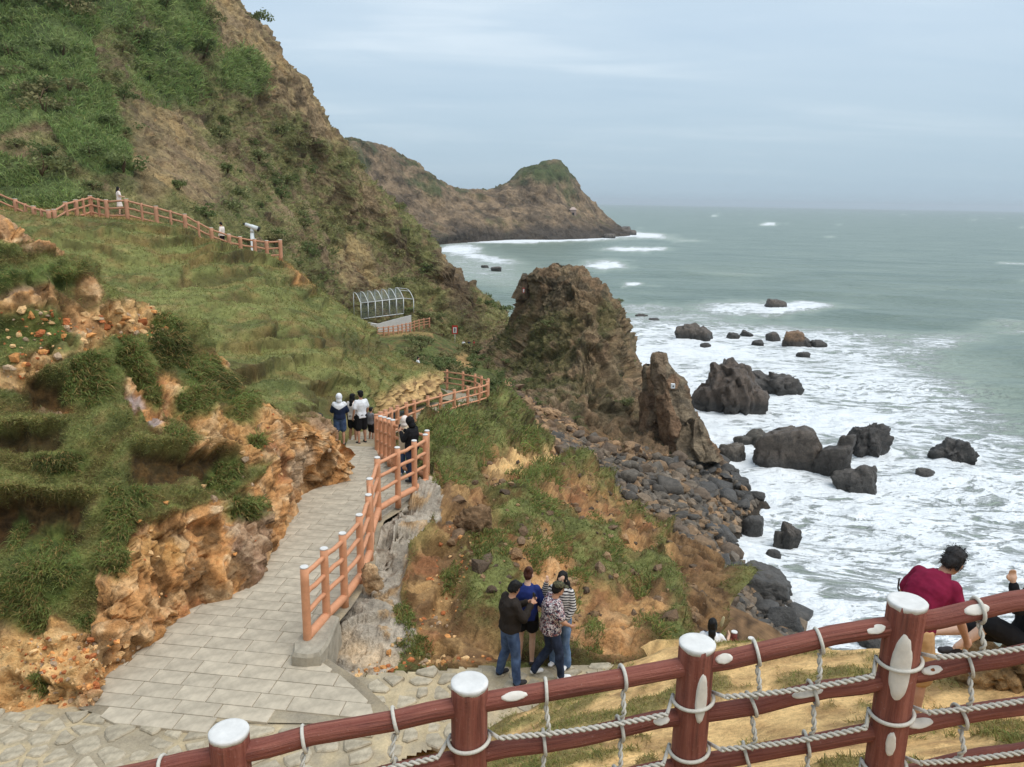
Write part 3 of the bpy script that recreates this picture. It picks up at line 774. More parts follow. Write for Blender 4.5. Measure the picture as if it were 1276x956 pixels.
def make_beach():
    G = loft(beach_rows, 160, 110)
    n = gnormals(G)
    if n[50, 70, 2] < 0: n = -n
    px, py = proj(G)
    f1, f2, idc = worley(G * np.array([.7, .7, .4]), 23)
    G = G + n * (.5 * fbm(G * .2, 3, .5, 131) + .5 * (idc - .5) - .25 * (1 - sstep(.02, .2, f2 - f1)))[..., None]
    b = fbm(G * .6, 4, .6, 132); a = fbm(G * .15, 3, .6, 133)
    col = mixc(C['brown'], C['rock'], sstep(-.2, .3, b)); col = mixc(col, C['rock_d'], .8 * (1 - sstep(.05, .25, f2 - f1)))
    wet = 1 - sstep(.6, 3.5, G[..., 2] + 1.2 * a)
    col = mixc(col, C['dark'] * .7, .9 * wet)
    terrain('boulder_beach', G, col, M_STACK, px, py)
    SURF['boulder_beach'].update(N=n)
make_beach()

# ---------------- rock stack
stack_rows = [
 [(545,480,92),(590,508,72),(650,556,61),(740,592,58),(825,580,63),(862,562,72),(855,540,95),(700,480,128),(590,440,122)],
 [(562,458,98),(603,488,75),(660,533,64.5),(740,570,61.5),(812,562,65.5),(842,545,74),(835,528,95),(700,478,125),(600,438,120)],
 [(590,441,100),(620,470,82),(670,510,71),(730,540,67),(790,545,70),(818,522,78),(812,500,98),(720,450,115),(630,420,115)],
 [(617,418,98),(645,437,85),(690,455,78),(735,470,75),(775,480,77),(799,472,83),(797,450,98),(740,420,110),(660,400,110)],
 [(632,396,96),(655,403,87),(695,411,82),(735,417,79),(770,422,81),(789,420,86),(788,405,98),(740,390,107),(670,380,107)],
 [(644,366,94),(665,370,88),(700,374,85),(735,378,83),(762,382,84),(783,387,88),(779,378,97),(735,365,103),(680,360,103)],
 [(650,346,93),(664,346,89),(694,346,87),(722,348,86),(744,354,87),(757,364,89),(752,362,95),(722,350,100),(680,348,100)],
 [(658,338,92),(676,334,90),(697,329,89),(713,328,89),(727,332,90),(738,342,91),(732,344,94),(712,334,97),(680,338,97)],
 [(690,331,92),(695,330,91.5),(700,329,91.5),(706,329,91.5),(710,330,92),(712,332,92.5),(708,332,93.5),(700,331,94),(694,331,93.5)],
]
def make_stack():
    G = loft(stack_rows, 350, 270, closed=True)
    n = gnormals(G)
    nm = n[150, 90] @ np.array([0, -1, .3])
    if nm < 0: n = -n
    px, py = proj(G)
    q = G + .9 * np.stack([fbm(G * .3, 3, .5, k) for k in (141, 142, 143)], -1)
    Rz = np.array(Matrix.Rotation(.5, 3, 'Y') @ Matrix.Rotation(.3, 3, 'X'))
    k1, idc = facets((q @ Rz) * np.array([.34, .34, .17]), 31); k2, idd = facets((q @ Rz) * np.array([.85, .85, .5]), 32); k3, _ = facets(q * 2.2, 33)
    v = np.linspace(0, 1, G.shape[0])[:, None] * np.ones_like(px)
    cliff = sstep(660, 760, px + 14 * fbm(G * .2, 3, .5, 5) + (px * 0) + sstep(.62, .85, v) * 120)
    d = 1.1 * fbm(G * .12, 3, .5, 144) + (.5 + .6 * cliff) * .85 * blur(k1, 1) + .40 * blur(k2, 1) + .14 * k3 + .25 * fbm(G * 1.2, 3, .6, 145)
    strata = ridged(q @ Rz * np.array([.5, .5, .12]), 3, 9)
    d = d + .35 * (strata - .6) - .75 * sstep(.2, .5, v)
    G = G + n * d[..., None] * (.6 + .4 * (1 - sstep(.8, 1, v)))[..., None]
    G[:, -1] = G[:, 0]
    a = fbm(G * .16, 4, .6, 146); b = fbm(G * .5, 4, .65, 147); c = fbm(G * 1.6, 3, .6, 148)
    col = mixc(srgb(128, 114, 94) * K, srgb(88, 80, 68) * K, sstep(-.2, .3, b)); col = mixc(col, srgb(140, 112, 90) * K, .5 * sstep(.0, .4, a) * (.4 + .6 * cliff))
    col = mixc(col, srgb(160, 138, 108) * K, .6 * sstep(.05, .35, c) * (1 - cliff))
    col = mixc(col, C['rock_d'], .6 * sstep(.1, .45, fbm((q @ Rz) * np.array([1.3, 1.3, .5]), 4, .65, 38)))
    col = mixc(col, srgb(148, 120, 96) * K, .35 * (idd > .7))
    gm = sstep(-.08, .22, a * .8 + b * .6 + .06) * (1 - .7 * cliff)
    gm = np.maximum(gm * (1 - sstep(.72, .85, v)), .8 * np.maximum(blob(px + 9 * b, py + 9 * a, 760, 395, 18, 22, 0), blob(px + 9 * b, py + 9 * a, 690, 400, 40, 10, 10)))
    col = mixc(col, mixc(srgb(82, 86, 56) * K, srgb(108, 106, 70) * K, sstep(-.2, .3, c)), .8 * gm)
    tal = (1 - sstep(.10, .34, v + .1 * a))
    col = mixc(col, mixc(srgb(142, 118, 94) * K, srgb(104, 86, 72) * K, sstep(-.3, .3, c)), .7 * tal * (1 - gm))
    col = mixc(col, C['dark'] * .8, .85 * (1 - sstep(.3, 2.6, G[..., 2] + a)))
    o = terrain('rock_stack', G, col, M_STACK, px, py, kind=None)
    tag(o, 'tall brown jagged rock stack with scrubby ledges rising beside the sea', 'rock')

    SURF['rock_stack'].update(gm=gm, cliff=cliff, N=n, v=v)
make_stack()

# ---------------- sandy bank under the log fence, and the ground out of sight
bank_w = []   # rows by distance y, columns by x; heights relative to the eye
bx_ = [-10.0, -6.0, -4.0, -2.4, -1.0, 0.4, 1.8, 3.2, 4.6, 6.4, 9.0]
bank_z = {
 -1.5: [-1.7, -1.7, -1.7, -1.6, -1.6, -1.6, -1.6, -1.6, -1.6, -1.6, -1.6],
  1.2: [-4.2, -4.2, -3.3, -2.6, -2.3, -2.1, -2.0, -1.9, -1.9, -1.8, -1.8],
  2.4: [-5.2, -5.2, -4.3, -3.5, -3.1, -2.95, -2.8, -2.6, -2.5, -2.4, -2.4],
  3.2: [-6.0, -6.0, -4.9, -4.0, -3.35, -3.22, -3.10, -2.85, -2.7, -2.6, -2.6],
  4.2: [-6.9, -6.9, -6.2, -5.0, -4.1, -3.75, -3.55, -3.35, -3.2, -3.1, -3.1],
  5.6: [-7.15, -7.15, -7.1, -6.3, -5.2, -4.7, -4.45, -4.2, -4.1, -4.0, -4.0],
  7.2: [-7.2, -7.2, -7.2, -7.05, -6.3, -5.6, -5.2, -4.9, -4.75, -4.7, -4.8],
  8.6: [-7.25, -7.25, -7.2, -7.2, -7.0, -6.4, -5.8, -5.45, -5.35, -5.6, -6.4],
 10.0: [-7.3, -7.3, -7.2, -7.2, -7.2, -7.05, -6.5, -6.15, -6.6, -8.0, -9.5],
 11.5: [-7.35, -7.35, -7.25, -7.25, -7.25, -7.25, -7.05, -7.3, -8.8, -11, -13],
 14.0: [-7.6, -7.6, -7.6, -7.6, -7.7, -7.9, -8.3, -9.8, -12.5, -15, -17],
 20.0: [-8.3, -8.3, -8.4, -8.6, -9.0, -9.6, -10.8, -13, -16, -19, -21],
 30.0: [-11, -11, -12, -12.5, -13, -14, -15, -17, -20, -24, -26]}
def make_bank():
    rows = [[(x * (1 + max(0, y - 8) * .10), y, CAM_Z + z) for x, z in zip(bx_, zs)] for y, zs in bank_z.items()]
    G = loft(rows, 210, 240, world=True)
    px, py = proj(G)
    n = gnormals(G)
    if n[100, 100, 2] < 0: n = -n
    pav = (G[..., 2] < CAM_Z - 6.85) & (G[..., 1] < 11.5)
    d = .10 * fbm(G * .7, 4, .5, 151) + .035 * fbm(G * 3.5, 3, .6, 152)
    a = fbm(G * .8, 4, .6, 153); b = fbm(G * 2.5, 4, .65, 154); c = fbm(G * 7, 3, .6, 155)
    gm = sstep(-.02, .18, a + .45 * b + .12 * (G[..., 0] < 1.2))
    d = np.where(pav, -.30, d) + .06 * gm * np.where(pav, 0, 1) - .8 * sstep(10.4, 11.2, G[..., 1]) * (1 - sstep(1.2, 2.6, G[..., 0]))
    G = G + np.array([0, 0, 1.0]) * d[..., None]
    col = mixc(C['sand'], C['tan'], sstep(-.2, .3, b)); col = mixc(col, srgb(206, 164, 108) * K, .5 * sstep(.0, .4, a))
    col = mixc(col, C['brown'], .55 * sstep(.1, .4, c))
    gcol = mixc(C['grass'], C['green_d'], sstep(-.3, .3, c)); gcol = mixc(gcol, C['straw'], .6 * sstep(-.1, .4, b))
    gm = np.where(pav, 0, gm)
    col = mixc(col, gcol, .75 * gm)
    low = sstep(11.5, 14, G[..., 1]) * (1 - sstep(-2, 3, G[..., 0]))
    col = mixc(col, mixc(C['brown'], C['soil_d'], sstep(-.2, .3, b)), sstep(CAM_Z - 7.3, CAM_Z - 8.2, G[..., 2]) * 1.0)
    terrain('sandy_bank', G, col, M_GRASS, px, py)
    SURF['sandy_bank'].update(gm=gm, N=n)
make_bank()
# ================================================================== SEA
def mat_sea():
    m, nt, N, L, b = new_mat('sea_water')
    tc = N.new('ShaderNodeTexCoord'); at = N.new('ShaderNodeAttribute'); at.attribute_name = 'foam'
    ob = tc.outputs['Object']
    mp = N.new('ShaderNodeMapping'); mp.inputs['Scale'].default_value = (0.62, 1.35, 1); mp.inputs['Rotation'].default_value = (0, 0, -0.35)
    L.new(ob, mp.inputs[0]); v = mp.outputs[0]
    big = n_noise(nt, v, 0.035, 4, 0.6, 0.5)
    # lacework of foam: thin bright veins of several sizes
    def veins(scale, dist, det):
        x = n_noise(nt, v, scale, det, 0.62, dist)
        x = n_math(nt, 'ABSOLUTE', n_math(nt, 'SUBTRACT', x, 0.5))
        return n_map(nt, x, 0.0, 0.14, 1.0, 0.0)
    v1 = veins(0.22, 1.6, 7); v2 = veins(0.75, 1.3, 6); v3 = n_noise(nt, v, 0.13, 9, 0.72, 1.1)
    pat = n_math(nt, 'ADD', n_math(nt, 'MULTIPLY', v1, 0.30), n_math(nt, 'ADD', n_math(nt, 'MULTIPLY', v2, 0.22), n_math(nt, 'MULTIPLY', v3, 0.75)))
    x = n_math(nt, 'ADD', n_math(nt, 'MULTIPLY', at.outputs['Fac'], 1.0), n_math(nt, 'SUBTRACT', pat, 1.16))
    foam = n_map(nt, x, 0.0, 0.26, 0.0, 1.0)
    foam = n_math(nt, 'MULTIPLY', foam, n_map(nt, at.outputs['Fac'], 0.03, 0.15, 0, 1))
    deep = n_mixc(nt, n_map(nt, big, 0.35, 0.65, 0, 1), srgb(118, 138, 126) * .70, srgb(140, 156, 142) * .74)
    shal = n_mixc(nt, n_map(nt, at.outputs['Fac'], 0.05, 0.55, 0, 1), deep, srgb(168, 180, 164) * .85)
    col = n_mixc(nt, foam, shal, (0.80, 0.82, 0.83))
    L.new(col, b.inputs['Base Color'])
    L.new(n_map(nt, foam, 0, 1, 0.30, 0.9), b.inputs['Roughness'])
    b.inputs['IOR'].default_value = 1.33
    h1 = n_noise(nt, v, 0.55, 5, 0.6, 0.4); h2 = n_noise(nt, v, 2.2, 4, 0.6, 0.3)
    h = n_math(nt, 'ADD', n_math(nt, 'MULTIPLY', h1, 1.0), n_math(nt, 'MULTIPLY', h2, 0.28))
    h0 = n_noise(nt, v, 0.11, 3, 0.5, 0.6)
    h = n_math(nt, 'ADD', h, n_math(nt, 'MULTIPLY', h0, 3.0))
    h = n_math(nt, 'ADD', h, n_math(nt, 'MULTIPLY', foam, 0.35))
    n_bump(nt, b, h, 1.0, 0.9)
    return m
def foam_at(px, py, G):
    w1 = fbm(G * np.array([.05, .05, 0]), 4, .6, 201); w2 = fbm(G * np.array([.05, .05, 0]), 4, .6, 202)
    w3 = fbm(G * np.array([.22, .22, 0]), 4, .6, 203); w4 = fbm(G * np.array([.22, .22, 0]), 4, .6, 204)
    far_ = np.clip(60 / np.maximum(G[..., 1], 30), .12, 1)
    qx, qy = px + 30 * w1, py + 16 * w2
    f = np.zeros_like(px)
    # broad surf zone along the shore, thinning to the right
    edge = np.interp(qy, [380, 395, 420, 450, 500, 560, 620, 700, 800, 900], [800, 1000, 1190, 1250, 1310, 1390, 1440, 1420, 1380, 1380])
    zone = (1 - sstep(-190, 60, qx - edge)) * sstep(380, 412, qy)
    f = np.maximum(f, .75 * zone)
    shore = [(770, 440), (800, 480), (870, 540), (900, 565), (940, 620), (905, 668), (935, 712), (990, 765), (1010, 860)]
    sd = polydist(px, py, shore)
    f = np.maximum(f, .95 * (1 - sstep(10, 85, sd + 20 * w1)))
    for b, a in [((880, 440, 90, 22, 0), .95), ((980, 440, 90, 20, 5), .75), ((1150, 430, 80, 14, -10), .62), ((950, 384, 90, 8, 0), .85), ((1000, 381, 34, 6, 0), 1.0), ((840, 500, 60, 60, 0), .9),
                 ((1040, 525, 110, 22, 4), .95), ((1000, 600, 130, 45, 0), .85), ((1150, 590, 120, 40, 0), .7), ((1060, 690, 120, 60, 0), .75), ((1230, 560, 70, 40, 0), .7),
                 ((980, 500, 80, 30, 0), .85), ((1100, 470, 120, 22, 0), .62), ((1090, 640, 120, 20, 8), .9), ((1020, 780, 60, 40, 0), .95), ((1220, 690, 90, 40, 0), .5), ((850, 395, 70, 9, 0), .62),
                 ((755, 331, 30, 7, 0), 1.0), ((790, 311, 40, 3.2, 0), 1.0), ((788, 354, 14, 3, 0), .9), ((800, 385, 50, 6, 0), .6),
                 ((600, 335, 80, 20, 12), .52), ((600, 322, 46, 5, 8), .8), ((570, 312, 30, 9, 0), .85), ((665, 298.5, 120, 4.5, -1), 1.0), ((800, 293, 40, 4, 3), 1.0), ((545, 300, 12, 5, 0), .9),
                 ((955, 279, 14, 2, 0), .8), ((1275, 413, 60, 4, 0), .5), ((1255, 405, 40, 5, 0), .5), ((860, 300, 26, 1.6, 0), .55)]:
        f = np.maximum(f, a * blob(px + 26 * w1 + 22 * w3 * far_ ** .3, py + (9 * w2 + 7 * w4) * np.clip(far_ * 2, .2, 1), *b, soft=.7))
    for x0, x1, yb in [(866, 966, 512), (925, 1004, 490), (842, 892, 424), (976, 1005, 431), (955, 983, 384), (945, 1035, 588), (1016, 1068, 594), (1042, 1099, 612), (1060, 1118, 574), (1163, 1226, 581), (1142, 1170, 600), (917, 961, 560), (966, 1000, 677), (912, 996, 756), (948, 1010, 800)]:
        f = np.maximum(f, 1.0 * blob(px + 10 * w2, py + 5 * w1, (x0 + x1) / 2, yb, (x1 - x0) * .66, 5 + (x1 - x0) * .10, soft=.5))
    # scattered whitecaps out at sea, fewer with distance
    wc = fbm(G * np.array([.02, .035, 0]), 3, .6, 77)
    f = np.maximum(f, .66 * sstep(.34, .52, wc) * (py > 264))
    return f
def make_sea():
    nr, na = 400, 440
    t = np.linspace(0, 1, nr)
    # rows spaced evenly in the picture down the sea, then stretched to the horizon
    yy = np.concatenate([np.linspace(1150, 262, nr - 25)])
    dep = PITCH + np.arctan((yy - CY) / F_PX)
    rr = CAM_Z / np.tan(np.maximum(dep, math.radians(.55)))
    rr = np.unique(np.round(rr, 3))
    rr = np.concatenate([rr[rr < 2200], np.geomspace(2250, 16000, 26)])
    an = np.concatenate([np.linspace(-70, -20, 60, endpoint=False), np.linspace(-20, 42, na - 110, endpoint=False), np.linspace(42, 75, 50)])
    an = np.radians(an)
    A, R = np.meshgrid(an, rr)
    G = np.stack([R * np.sin(A), R * np.cos(A), np.zeros_like(A)], -1)
    px, py = proj(G)
    sp = np.gradient(rr)[:, None] * np.ones_like(A)
    z = np.zeros_like(A)
    wrp = 6 * fbm(G * np.array([.02, .02, 0]), 3, .5, 211)
    for wl_, am, an_ in [(38, .60, .50), (23, .36, .25), (13, .20, .95), (7.5, .11, .1), (4.2, .06, .7)]:
        k = 2 * math.pi / wl_
        ph = k * (G[..., 0] * math.sin(an_ + math.pi) * .8 + G[..., 1] * math.cos(an_ + math.pi)) + wrp * k * 1.2
        c = np.cos(ph)
        env = .45 + .9 * sstep(-.3, .35, fbm(G * np.array([.012, .012, 0]), 3, .5, 212 + int(wl_)))
        z = z + am * env * (np.exp(c * .9) / 1.45 - .75) * (1 - sstep(wl_ * .25, wl_ * .6, sp))
    G[..., 2] = z + .10 * fbm(G * np.array([.5, .5, 0]), 3, .6, 214) * (1 - sstep(.4, 1.5, sp))
    f = foam_at(px, py, G)
    crest = sstep(.75, 1.1, z) * sstep(35, 60, G[..., 1]) * (1 - sstep(380, 600, G[..., 1]))
    f = np.maximum(f, .55 * crest)
    # breaking crests stand up where the surf is thick
    G[..., 2] += .8 * sstep(.75, 1, f) * (fbm(G * np.array([.35, .35, 0]), 3, .6, 215) * .8 + .2) * (1 - sstep(200, 420, G[..., 1]))
    me = mesh_np('sea', G.reshape(-1, 3), gridfaces(*A.shape), mat_sea())
    at = me.attributes.new('foam', 'FLOAT', 'POINT')
    at.data.foreach_set('value', f.astype(np.float32).ravel())
    o = link('sea', me); tag(o, kind='structure')
make_sea()
# ================================================================== WALKWAY
def path_z(y):
    return CAM_Z + np.interp(y, [7, 11, 18, 20, 24, 30, 36, 43, 48, 56], [-7.10, -7.02, -7.05, -7.18, -7.62, -9.0, -10.45, -11.5, -12.2, -13.4])
# fence posts along the walkway: pixel of the post top, distance
WALK = [(379,707,11.0),(403.6,684,11.7),(426.6,665,12.4),(447.5,642,13.3),(459,617,14.25),(460.5,597,15.0),(470,570.5,16.2),(495,558,16.9),(516,549.5,17.6),(530,542,18.3),(532,537,18.9),
        (489.5,523.7,19.7),(484.5,522,20.35),(479,520.3,21.0),(474,519,21.7),(469.4,517,22.5),(474,514,24.0),(480,511.5,25.6),(487,509,27.2),(495,506,29),(506,502,30.5),(516,499,32),(533,494,34),(549,490,36),(566,486,38),(583,482,40),(597,479,41.5),(607,476,43),
        (608.5,472,45),(600,469,47),(592,466.5,48.5),(577,463.5,50),(557,461,52),(537,460,54)]
wt = np.array([P(*w) for w in WALK])
POST_H = 1.34
walk_base = wt.copy(); walk_base[:, 2] = wt[:, 2] - POST_H
M_SLAB = mat_plain('paving_slab_stone', srgb(194, 181, 160) * .82, 0.30, 4.0, 0.85, 0.25, 0.01, objvar=0.07)
M_BED = mat_col('sandy_mortar', 2.5, 30, .25, .5, .02)
M_CONC = mat_plain('worn_concrete', srgb(178, 168, 150) * .8, .35, 5.0, .9, .5, .02)
left_plan = [tuple(PZ(x, y, PATH_Z)[:2]) for x, y in spur_base[3:]] + [tuple(P(*q)[:2]) for q in PATH_L[1:]]
def outline_path():
    """left and right edge of the walkway in plan, nearest first"""
    L = [(-5.3, 8.6), (-5.0, 9.2)] + [(x - .25, y) for x, y in left_plan]
    R = [(-1.7, 8.6), (-1.75, 9.6), (-2.35, 10.3)] + [(p[0], p[1]) for p in walk_base[:28]]
    return L, R
EL, ER = outline_path()
def resample(pl, n):
    pl = np.array(pl); k = np.concatenate([[0], np.cumsum(np.hypot(*np.diff(pl, axis=0).T))])
    t = np.linspace(0, k[-1], n)
    return np.stack([np.interp(t, k, pl[:, 0]), np.interp(t, k, pl[:, 1])], -1)
def make_path():
    # sheet: for each distance, the span between the edges
    n, m = 220, 26
    Lr, Rr = resample(EL, n), resample(ER, n)
    # match by distance y so that rows stay level
    ys = np.concatenate([np.linspace(9.3, 24, 130), np.linspace(24.3, 44.5, 90)])
    def edge(E, ys):
        E = np.array(E)
        # the first crossing for each y
        out = []
        for y in ys:
            xs = []
            for (x0, y0), (x1, y1) in zip(E[:-1], E[1:]):
                if (y0 - y) * (y1 - y) <= 0 and y0 != y1: xs.append(x0 + (x1 - x0) * (y - y0) / (y1 - y0))
            out.append(xs[-1] if xs else E[-1][0])
        return np.array(out)
    xl, xr = edge(EL, ys), edge(ER, ys)
    u = np.linspace(0, 1, m)
    X = xl[:, None] + (np.maximum(xr + .12, xl + .3) - xl)[:, None] * u[None]
    Y = ys[:, None] * np.ones((1, m))
    Z = path_z(Y)
    G = np.stack([X, Y, Z], -1)
    b = fbm(G * np.array([1.5, 1.5, 1]), 4, .6, 301); a = fbm(G * np.array([.5, .5, 1]), 3, .6, 302)
    col = mixc(srgb(172, 160, 140) * .72, srgb(196, 178, 146) * .75, sstep(-.2, .3, b)); col = mixc(col, srgb(140, 128, 110) * .7, .6 * sstep(.0, .4, a))
    me = mesh_np('walkway', G.reshape(-1, 3), gridfaces(*X.shape), M_BED, col.reshape(-1, 3))
    o = link('walkway', me); tag(o, kind='structure')
    # the far leg round the bend
    back = [tuple(P(*q)) for q in [(549, 490, 46), (560, 484, 49), (552, 478, 52), (535, 474, 56)]]
    L2 = resample([(p[0], p[1]) for p in back], 40); R2 = resample([(p[0], p[1]) for p in walk_base[27:]], 40)
    u = np.linspace(0, 1, 12)[None, :, None]
    XY = L2[:, None] * (1 - u) + R2[:, None] * u
    G = np.concatenate([XY, path_z(XY[..., 1])[..., None] + .02], -1)
    col = np.ones((40, 12, 3)) * srgb(180, 166, 142) * .75
    me = mesh_np('walkway_bend', G.reshape(-1, 3), gridfaces(40, 12), M_BED, col.reshape(-1, 3))
    tag(link('walkway_bend', me), kind='structure')
    return o, (ys, xl, xr)
path_o, (PY, PXL, PXR) = make_path()
def clip_half(poly, a, b, c):     # keep a*x + b*y <= c
    out = []
    for i in range(len(poly)):
        p, q = poly[i], poly[(i + 1) % len(poly)]
        dp, dq = a * p[0] + b * p[1] - c, a * q[0] + b * q[1] - c
        if dp <= 0: out.append(p)
        if dp * dq < 0:
            t = dp / (dp - dq); out.append((p[0] + (q[0] - p[0]) * t, p[1] + (q[1] - p[1]) * t))
    return out
def area(poly):
    return .5 * abs(sum(p[0] * q[1] - q[0] * p[1] for p, q in zip(poly, poly[1:] + poly[:1])))
def slab_mesh(name, poly, zf, top, th, mat, bev=.008):
    c = np.mean(poly, axis=0)
    n = len(poly)
    if sum(p[0] * q[1] - q[0] * p[1] for p, q in zip(poly, poly[1:] + poly[:1])) < 0: poly = poly[::-1]
    vs, fs = [], []
    for p in poly:
        d = np.array(p) - c; l = np.hypot(*d) + 1e-6
        q = c + d * (1 - bev / l)
        vs.append((q[0], q[1], zf(*q) + top))
    for p in poly: vs.append((p[0], p[1], zf(*p) + top - bev))
    for p in poly: vs.append((p[0], p[1], zf(*p) + top - th))
    fs.append(list(range(n)))
    for k in (0, n):
        for i in range(n):
            j = (i + 1) % n
            fs.append([k + i, k + n + i, k + n + j, k + j])
    o = np.array([c[0], c[1], zf(*c)])
    me = mesh_np(name, np.array(vs) - o, fs, mat, smooth=False)
    return me, o
def make_slabs():
    rot = math.radians(-7); cr, sr = math.cos(rot), math.sin(rot)
    k = 0
    rr = random.Random(5)
    row = 0; v = 8.6
    poly_all = [(x, y) for x, y in zip(PXL, PY)] + [(x, y) for x, y in zip(PXR[::-1] - .05, PY[::-1])]
    while v < 23.5:
        h = rr.uniform(.27, .34)
        u = -9.0 + (row % 2) * .5 + rr.uniform(-.2, .2)
        while u < 5:
            w = rr.choice([.5, .62, .70, .78, .86])
            g = .0045
            rc = [(u + g, v + g), (u + w - g, v + g), (u + w - g, v + h - g), (u + g, v + h - g)]
            rc = [(x * cr - (y - 14) * sr, x * sr + (y - 14) * cr + 14) for x, y in rc]
            ym = [p[1] for p in rc]
            if min(ym) > 8.7 and max(ym) < 23.2:
                poly = rc
                # cut by the edges of the walkway (taken straight over one slab)
                y0, y1 = min(ym), max(ym)
                for E, s in ((PXL, -1), (PXR, 1)):
                    xa, xb = np.interp(y0, PY, E), np.interp(y1, PY, E)
                    # line through (xa,y0),(xb,y1): side sign
                    a, b = (y1 - y0), -(xb - xa)
                    c = a * xa + b * y0
                    if s > 0: poly = clip_half(poly, a, b, c - .03) if poly else poly
                    else: poly = clip_half(poly, -a, -b, -c) if poly else poly
                    if not poly: break
                if poly and area(poly) > .03:
                    # stop where the rough stone landing begins
                    cx, cy = np.mean(poly, axis=0)
                    if cy > 9.35 + .12 * (cx + 3.2):
                        me, o = slab_mesh('paving_slab', poly, lambda x, y: float(path_z(y)), .014 + rr.uniform(0, .006), .05, M_SLAB)
                        ob = link('paving_slab', me, path_o); ob.location = o
                        k += 1
            u += w
        v += h; row += 1
    return k
n_slabs = make_slabs()

# ---------------- rough stone landing (flags in sandy mortar)
M_FLAG = mat_plain('rough_flagstone', srgb(186, 173, 150) * .80, .42, 9.0, .9, .7, .03, objvar=.12)
land_px = [(-420, 1000), (-300, 915), (-60, 906), (30, 888), (110, 884), (200, 890), (330, 900), (420, 885), (402, 862), (425, 856), (480, 846), (540, 838), (600, 826), (700, 816), (775, 820), (812, 832),
           (740, 862), (640, 890), (545, 925), (470, 960), (330, 1060), (60, 1080), (-300, 1085)]
def land_z(x, y):
    return CAM_Z - 7.08 - .055 * np.floor(np.clip((x + 2.0) / .45, 0, 4)) + .0 * y
def make_landing():
    plan = [tuple(PZ(x, y, CAM_Z - 7.16)[:2]) for x, y in land_px]
    xs = [p[0] for p in plan]; ys = [p[1] for p in plan]
    X, Y = np.meshgrid(np.arange(min(xs), max(xs), .06), np.arange(min(ys), max(ys), .06))
    ins = inpoly(X, Y, plan)
    i = np.arange(X.size).reshape(X.shape)
    keep = ins[:-1, :-1] | ins[1:, 1:] | ins[1:, :-1] | ins[:-1, 1:]
    F = np.stack([i[:-1, :-1], i[:-1, 1:], i[1:, 1:], i[1:, :-1]], -1)[keep]
    b = fbm(np.stack([X * 2, Y * 2, X * 0], -1), 4, .6, 311)
    Z = np.vectorize(lambda x, y: float(land_z(x, y)))(X, Y) + .012 * b
    col = mixc(srgb(206, 186, 150) * .76, srgb(178, 164, 140) * .75, sstep(-.2, .2, b))
    used = np.unique(F); mp = -np.ones(X.size, int); mp[used] = np.arange(len(used))
    V = np.stack([X, Y, Z], -1).reshape(-1, 3)[used]
    o = link('stone_landing', mesh_np('stone_landing', V, mp[F], M_BED, col.reshape(-1, 3)[used]))
    tag(o, kind='structure')
    # flags: cells of jittered seeds, shrunk
    rr = random.Random(9)
    seeds = []
    y = min(ys)
    row = 0
    while y < max(ys) + .4:
        x = min(xs) - .4 + (row % 2) * .25
        while x < max(xs) + .4:
            seeds.append((x + rr.uniform(-.13, .13), y + rr.uniform(-.07, .07))); x += rr.uniform(.24, .55)
        y += .25; row += 1
    k = 0
    for si, s in enumerate(seeds):
        if not inpoly(np.array(s[0]), np.array(s[1]), plan): continue
        poly = [(s[0] - .5, s[1] - .4), (s[0] + .5, s[1] - .4), (s[0] + .5, s[1] + .4), (s[0] - .5, s[1] + .4)]
        for t in seeds:
            if t is s or abs(t[0] - s[0]) > 1.1 or abs(t[1] - s[1]) > .9: continue
            dx, dy = t[0] - s[0], t[1] - s[1]; L = math.hypot(dx, dy)
            poly = clip_half(poly, dx / L, dy / L, (dx * (s[0] + t[0]) + dy * (s[1] + t[1])) / 2 / L - .022 - rr.uniform(0, .022))
            if not poly: break
        if not poly or area(poly) < .03 or rr.random() < .06: continue
        # roughen the outline
        out = []
        for p, q in zip(poly, poly[1:] + poly[:1]):
            out.append((p[0] * .96 + s[0] * .04, p[1] * .96 + s[1] * .04))
            out.append(((p[0] + q[0]) / 2 + rr.uniform(-.012, .012), (p[1] + q[1]) / 2 + rr.uniform(-.012, .012)))
        zc = float(land_z(*s))
        me, oo = slab_mesh('flagstone', out, lambda x, y, zc=zc: zc, .010 + rr.uniform(0, .03), .06, M_FLAG, .018)
        ob = link('flagstone', me, o); ob.location = oo; k += 1
    return k
n_flags = make_landing()
# ================================================================== FENCES
def ortho(d):
    d = np.asarray(d, float); d = d / np.linalg.norm(d)
    a = np.array([0, 0, 1.0]) if abs(d[2]) < .9 else np.array([1.0, 0, 0])
    u = np.cross(a, d); u /= np.linalg.norm(u)
    return d, u, np.cross(d, u)
def tube(path, rad, ns=10, rough=0.0, seed=0, caps=True, sub=1):
    """swept tube along path; rad scalar or list; returns verts, faces"""
    path = np.asarray(path, float); n = len(path)
    rad = np.ones(n) * rad if np.isscalar(rad) else np.asarray(rad)
    T = np.gradient(path, axis=0); T /= np.linalg.norm(T, axis=1)[:, None] + 1e-12
    d, u, v = ortho(T[0])
    V = []
    for i in range(n):
        u = u - T[i] * (u @ T[i]); u /= np.linalg.norm(u); w = np.cross(T[i], u)
        for k in range(ns):
            a = 2 * math.pi * k / ns
            V.append(path[i] + rad[i] * (math.cos(a) * u + math.sin(a) * w))
    V = np.array(V)
    if rough:
        c = np.repeat(path, ns, axis=0)
        V = c + (V - c) * (1 + rough * fbm(V * 9 + seed, 3, .6, seed % 50)[:, None])
    F = []
    for i in range(n - 1):
        for k in range(ns):
            k2 = (k + 1) % ns
            F.append([i * ns + k, i * ns + k2, (i + 1) * ns + k2, (i + 1) * ns + k])
    if caps:
        F.append(list(range(ns))[::-1]); F.append([(n - 1) * ns + k for k in range(ns)])
    return V, F
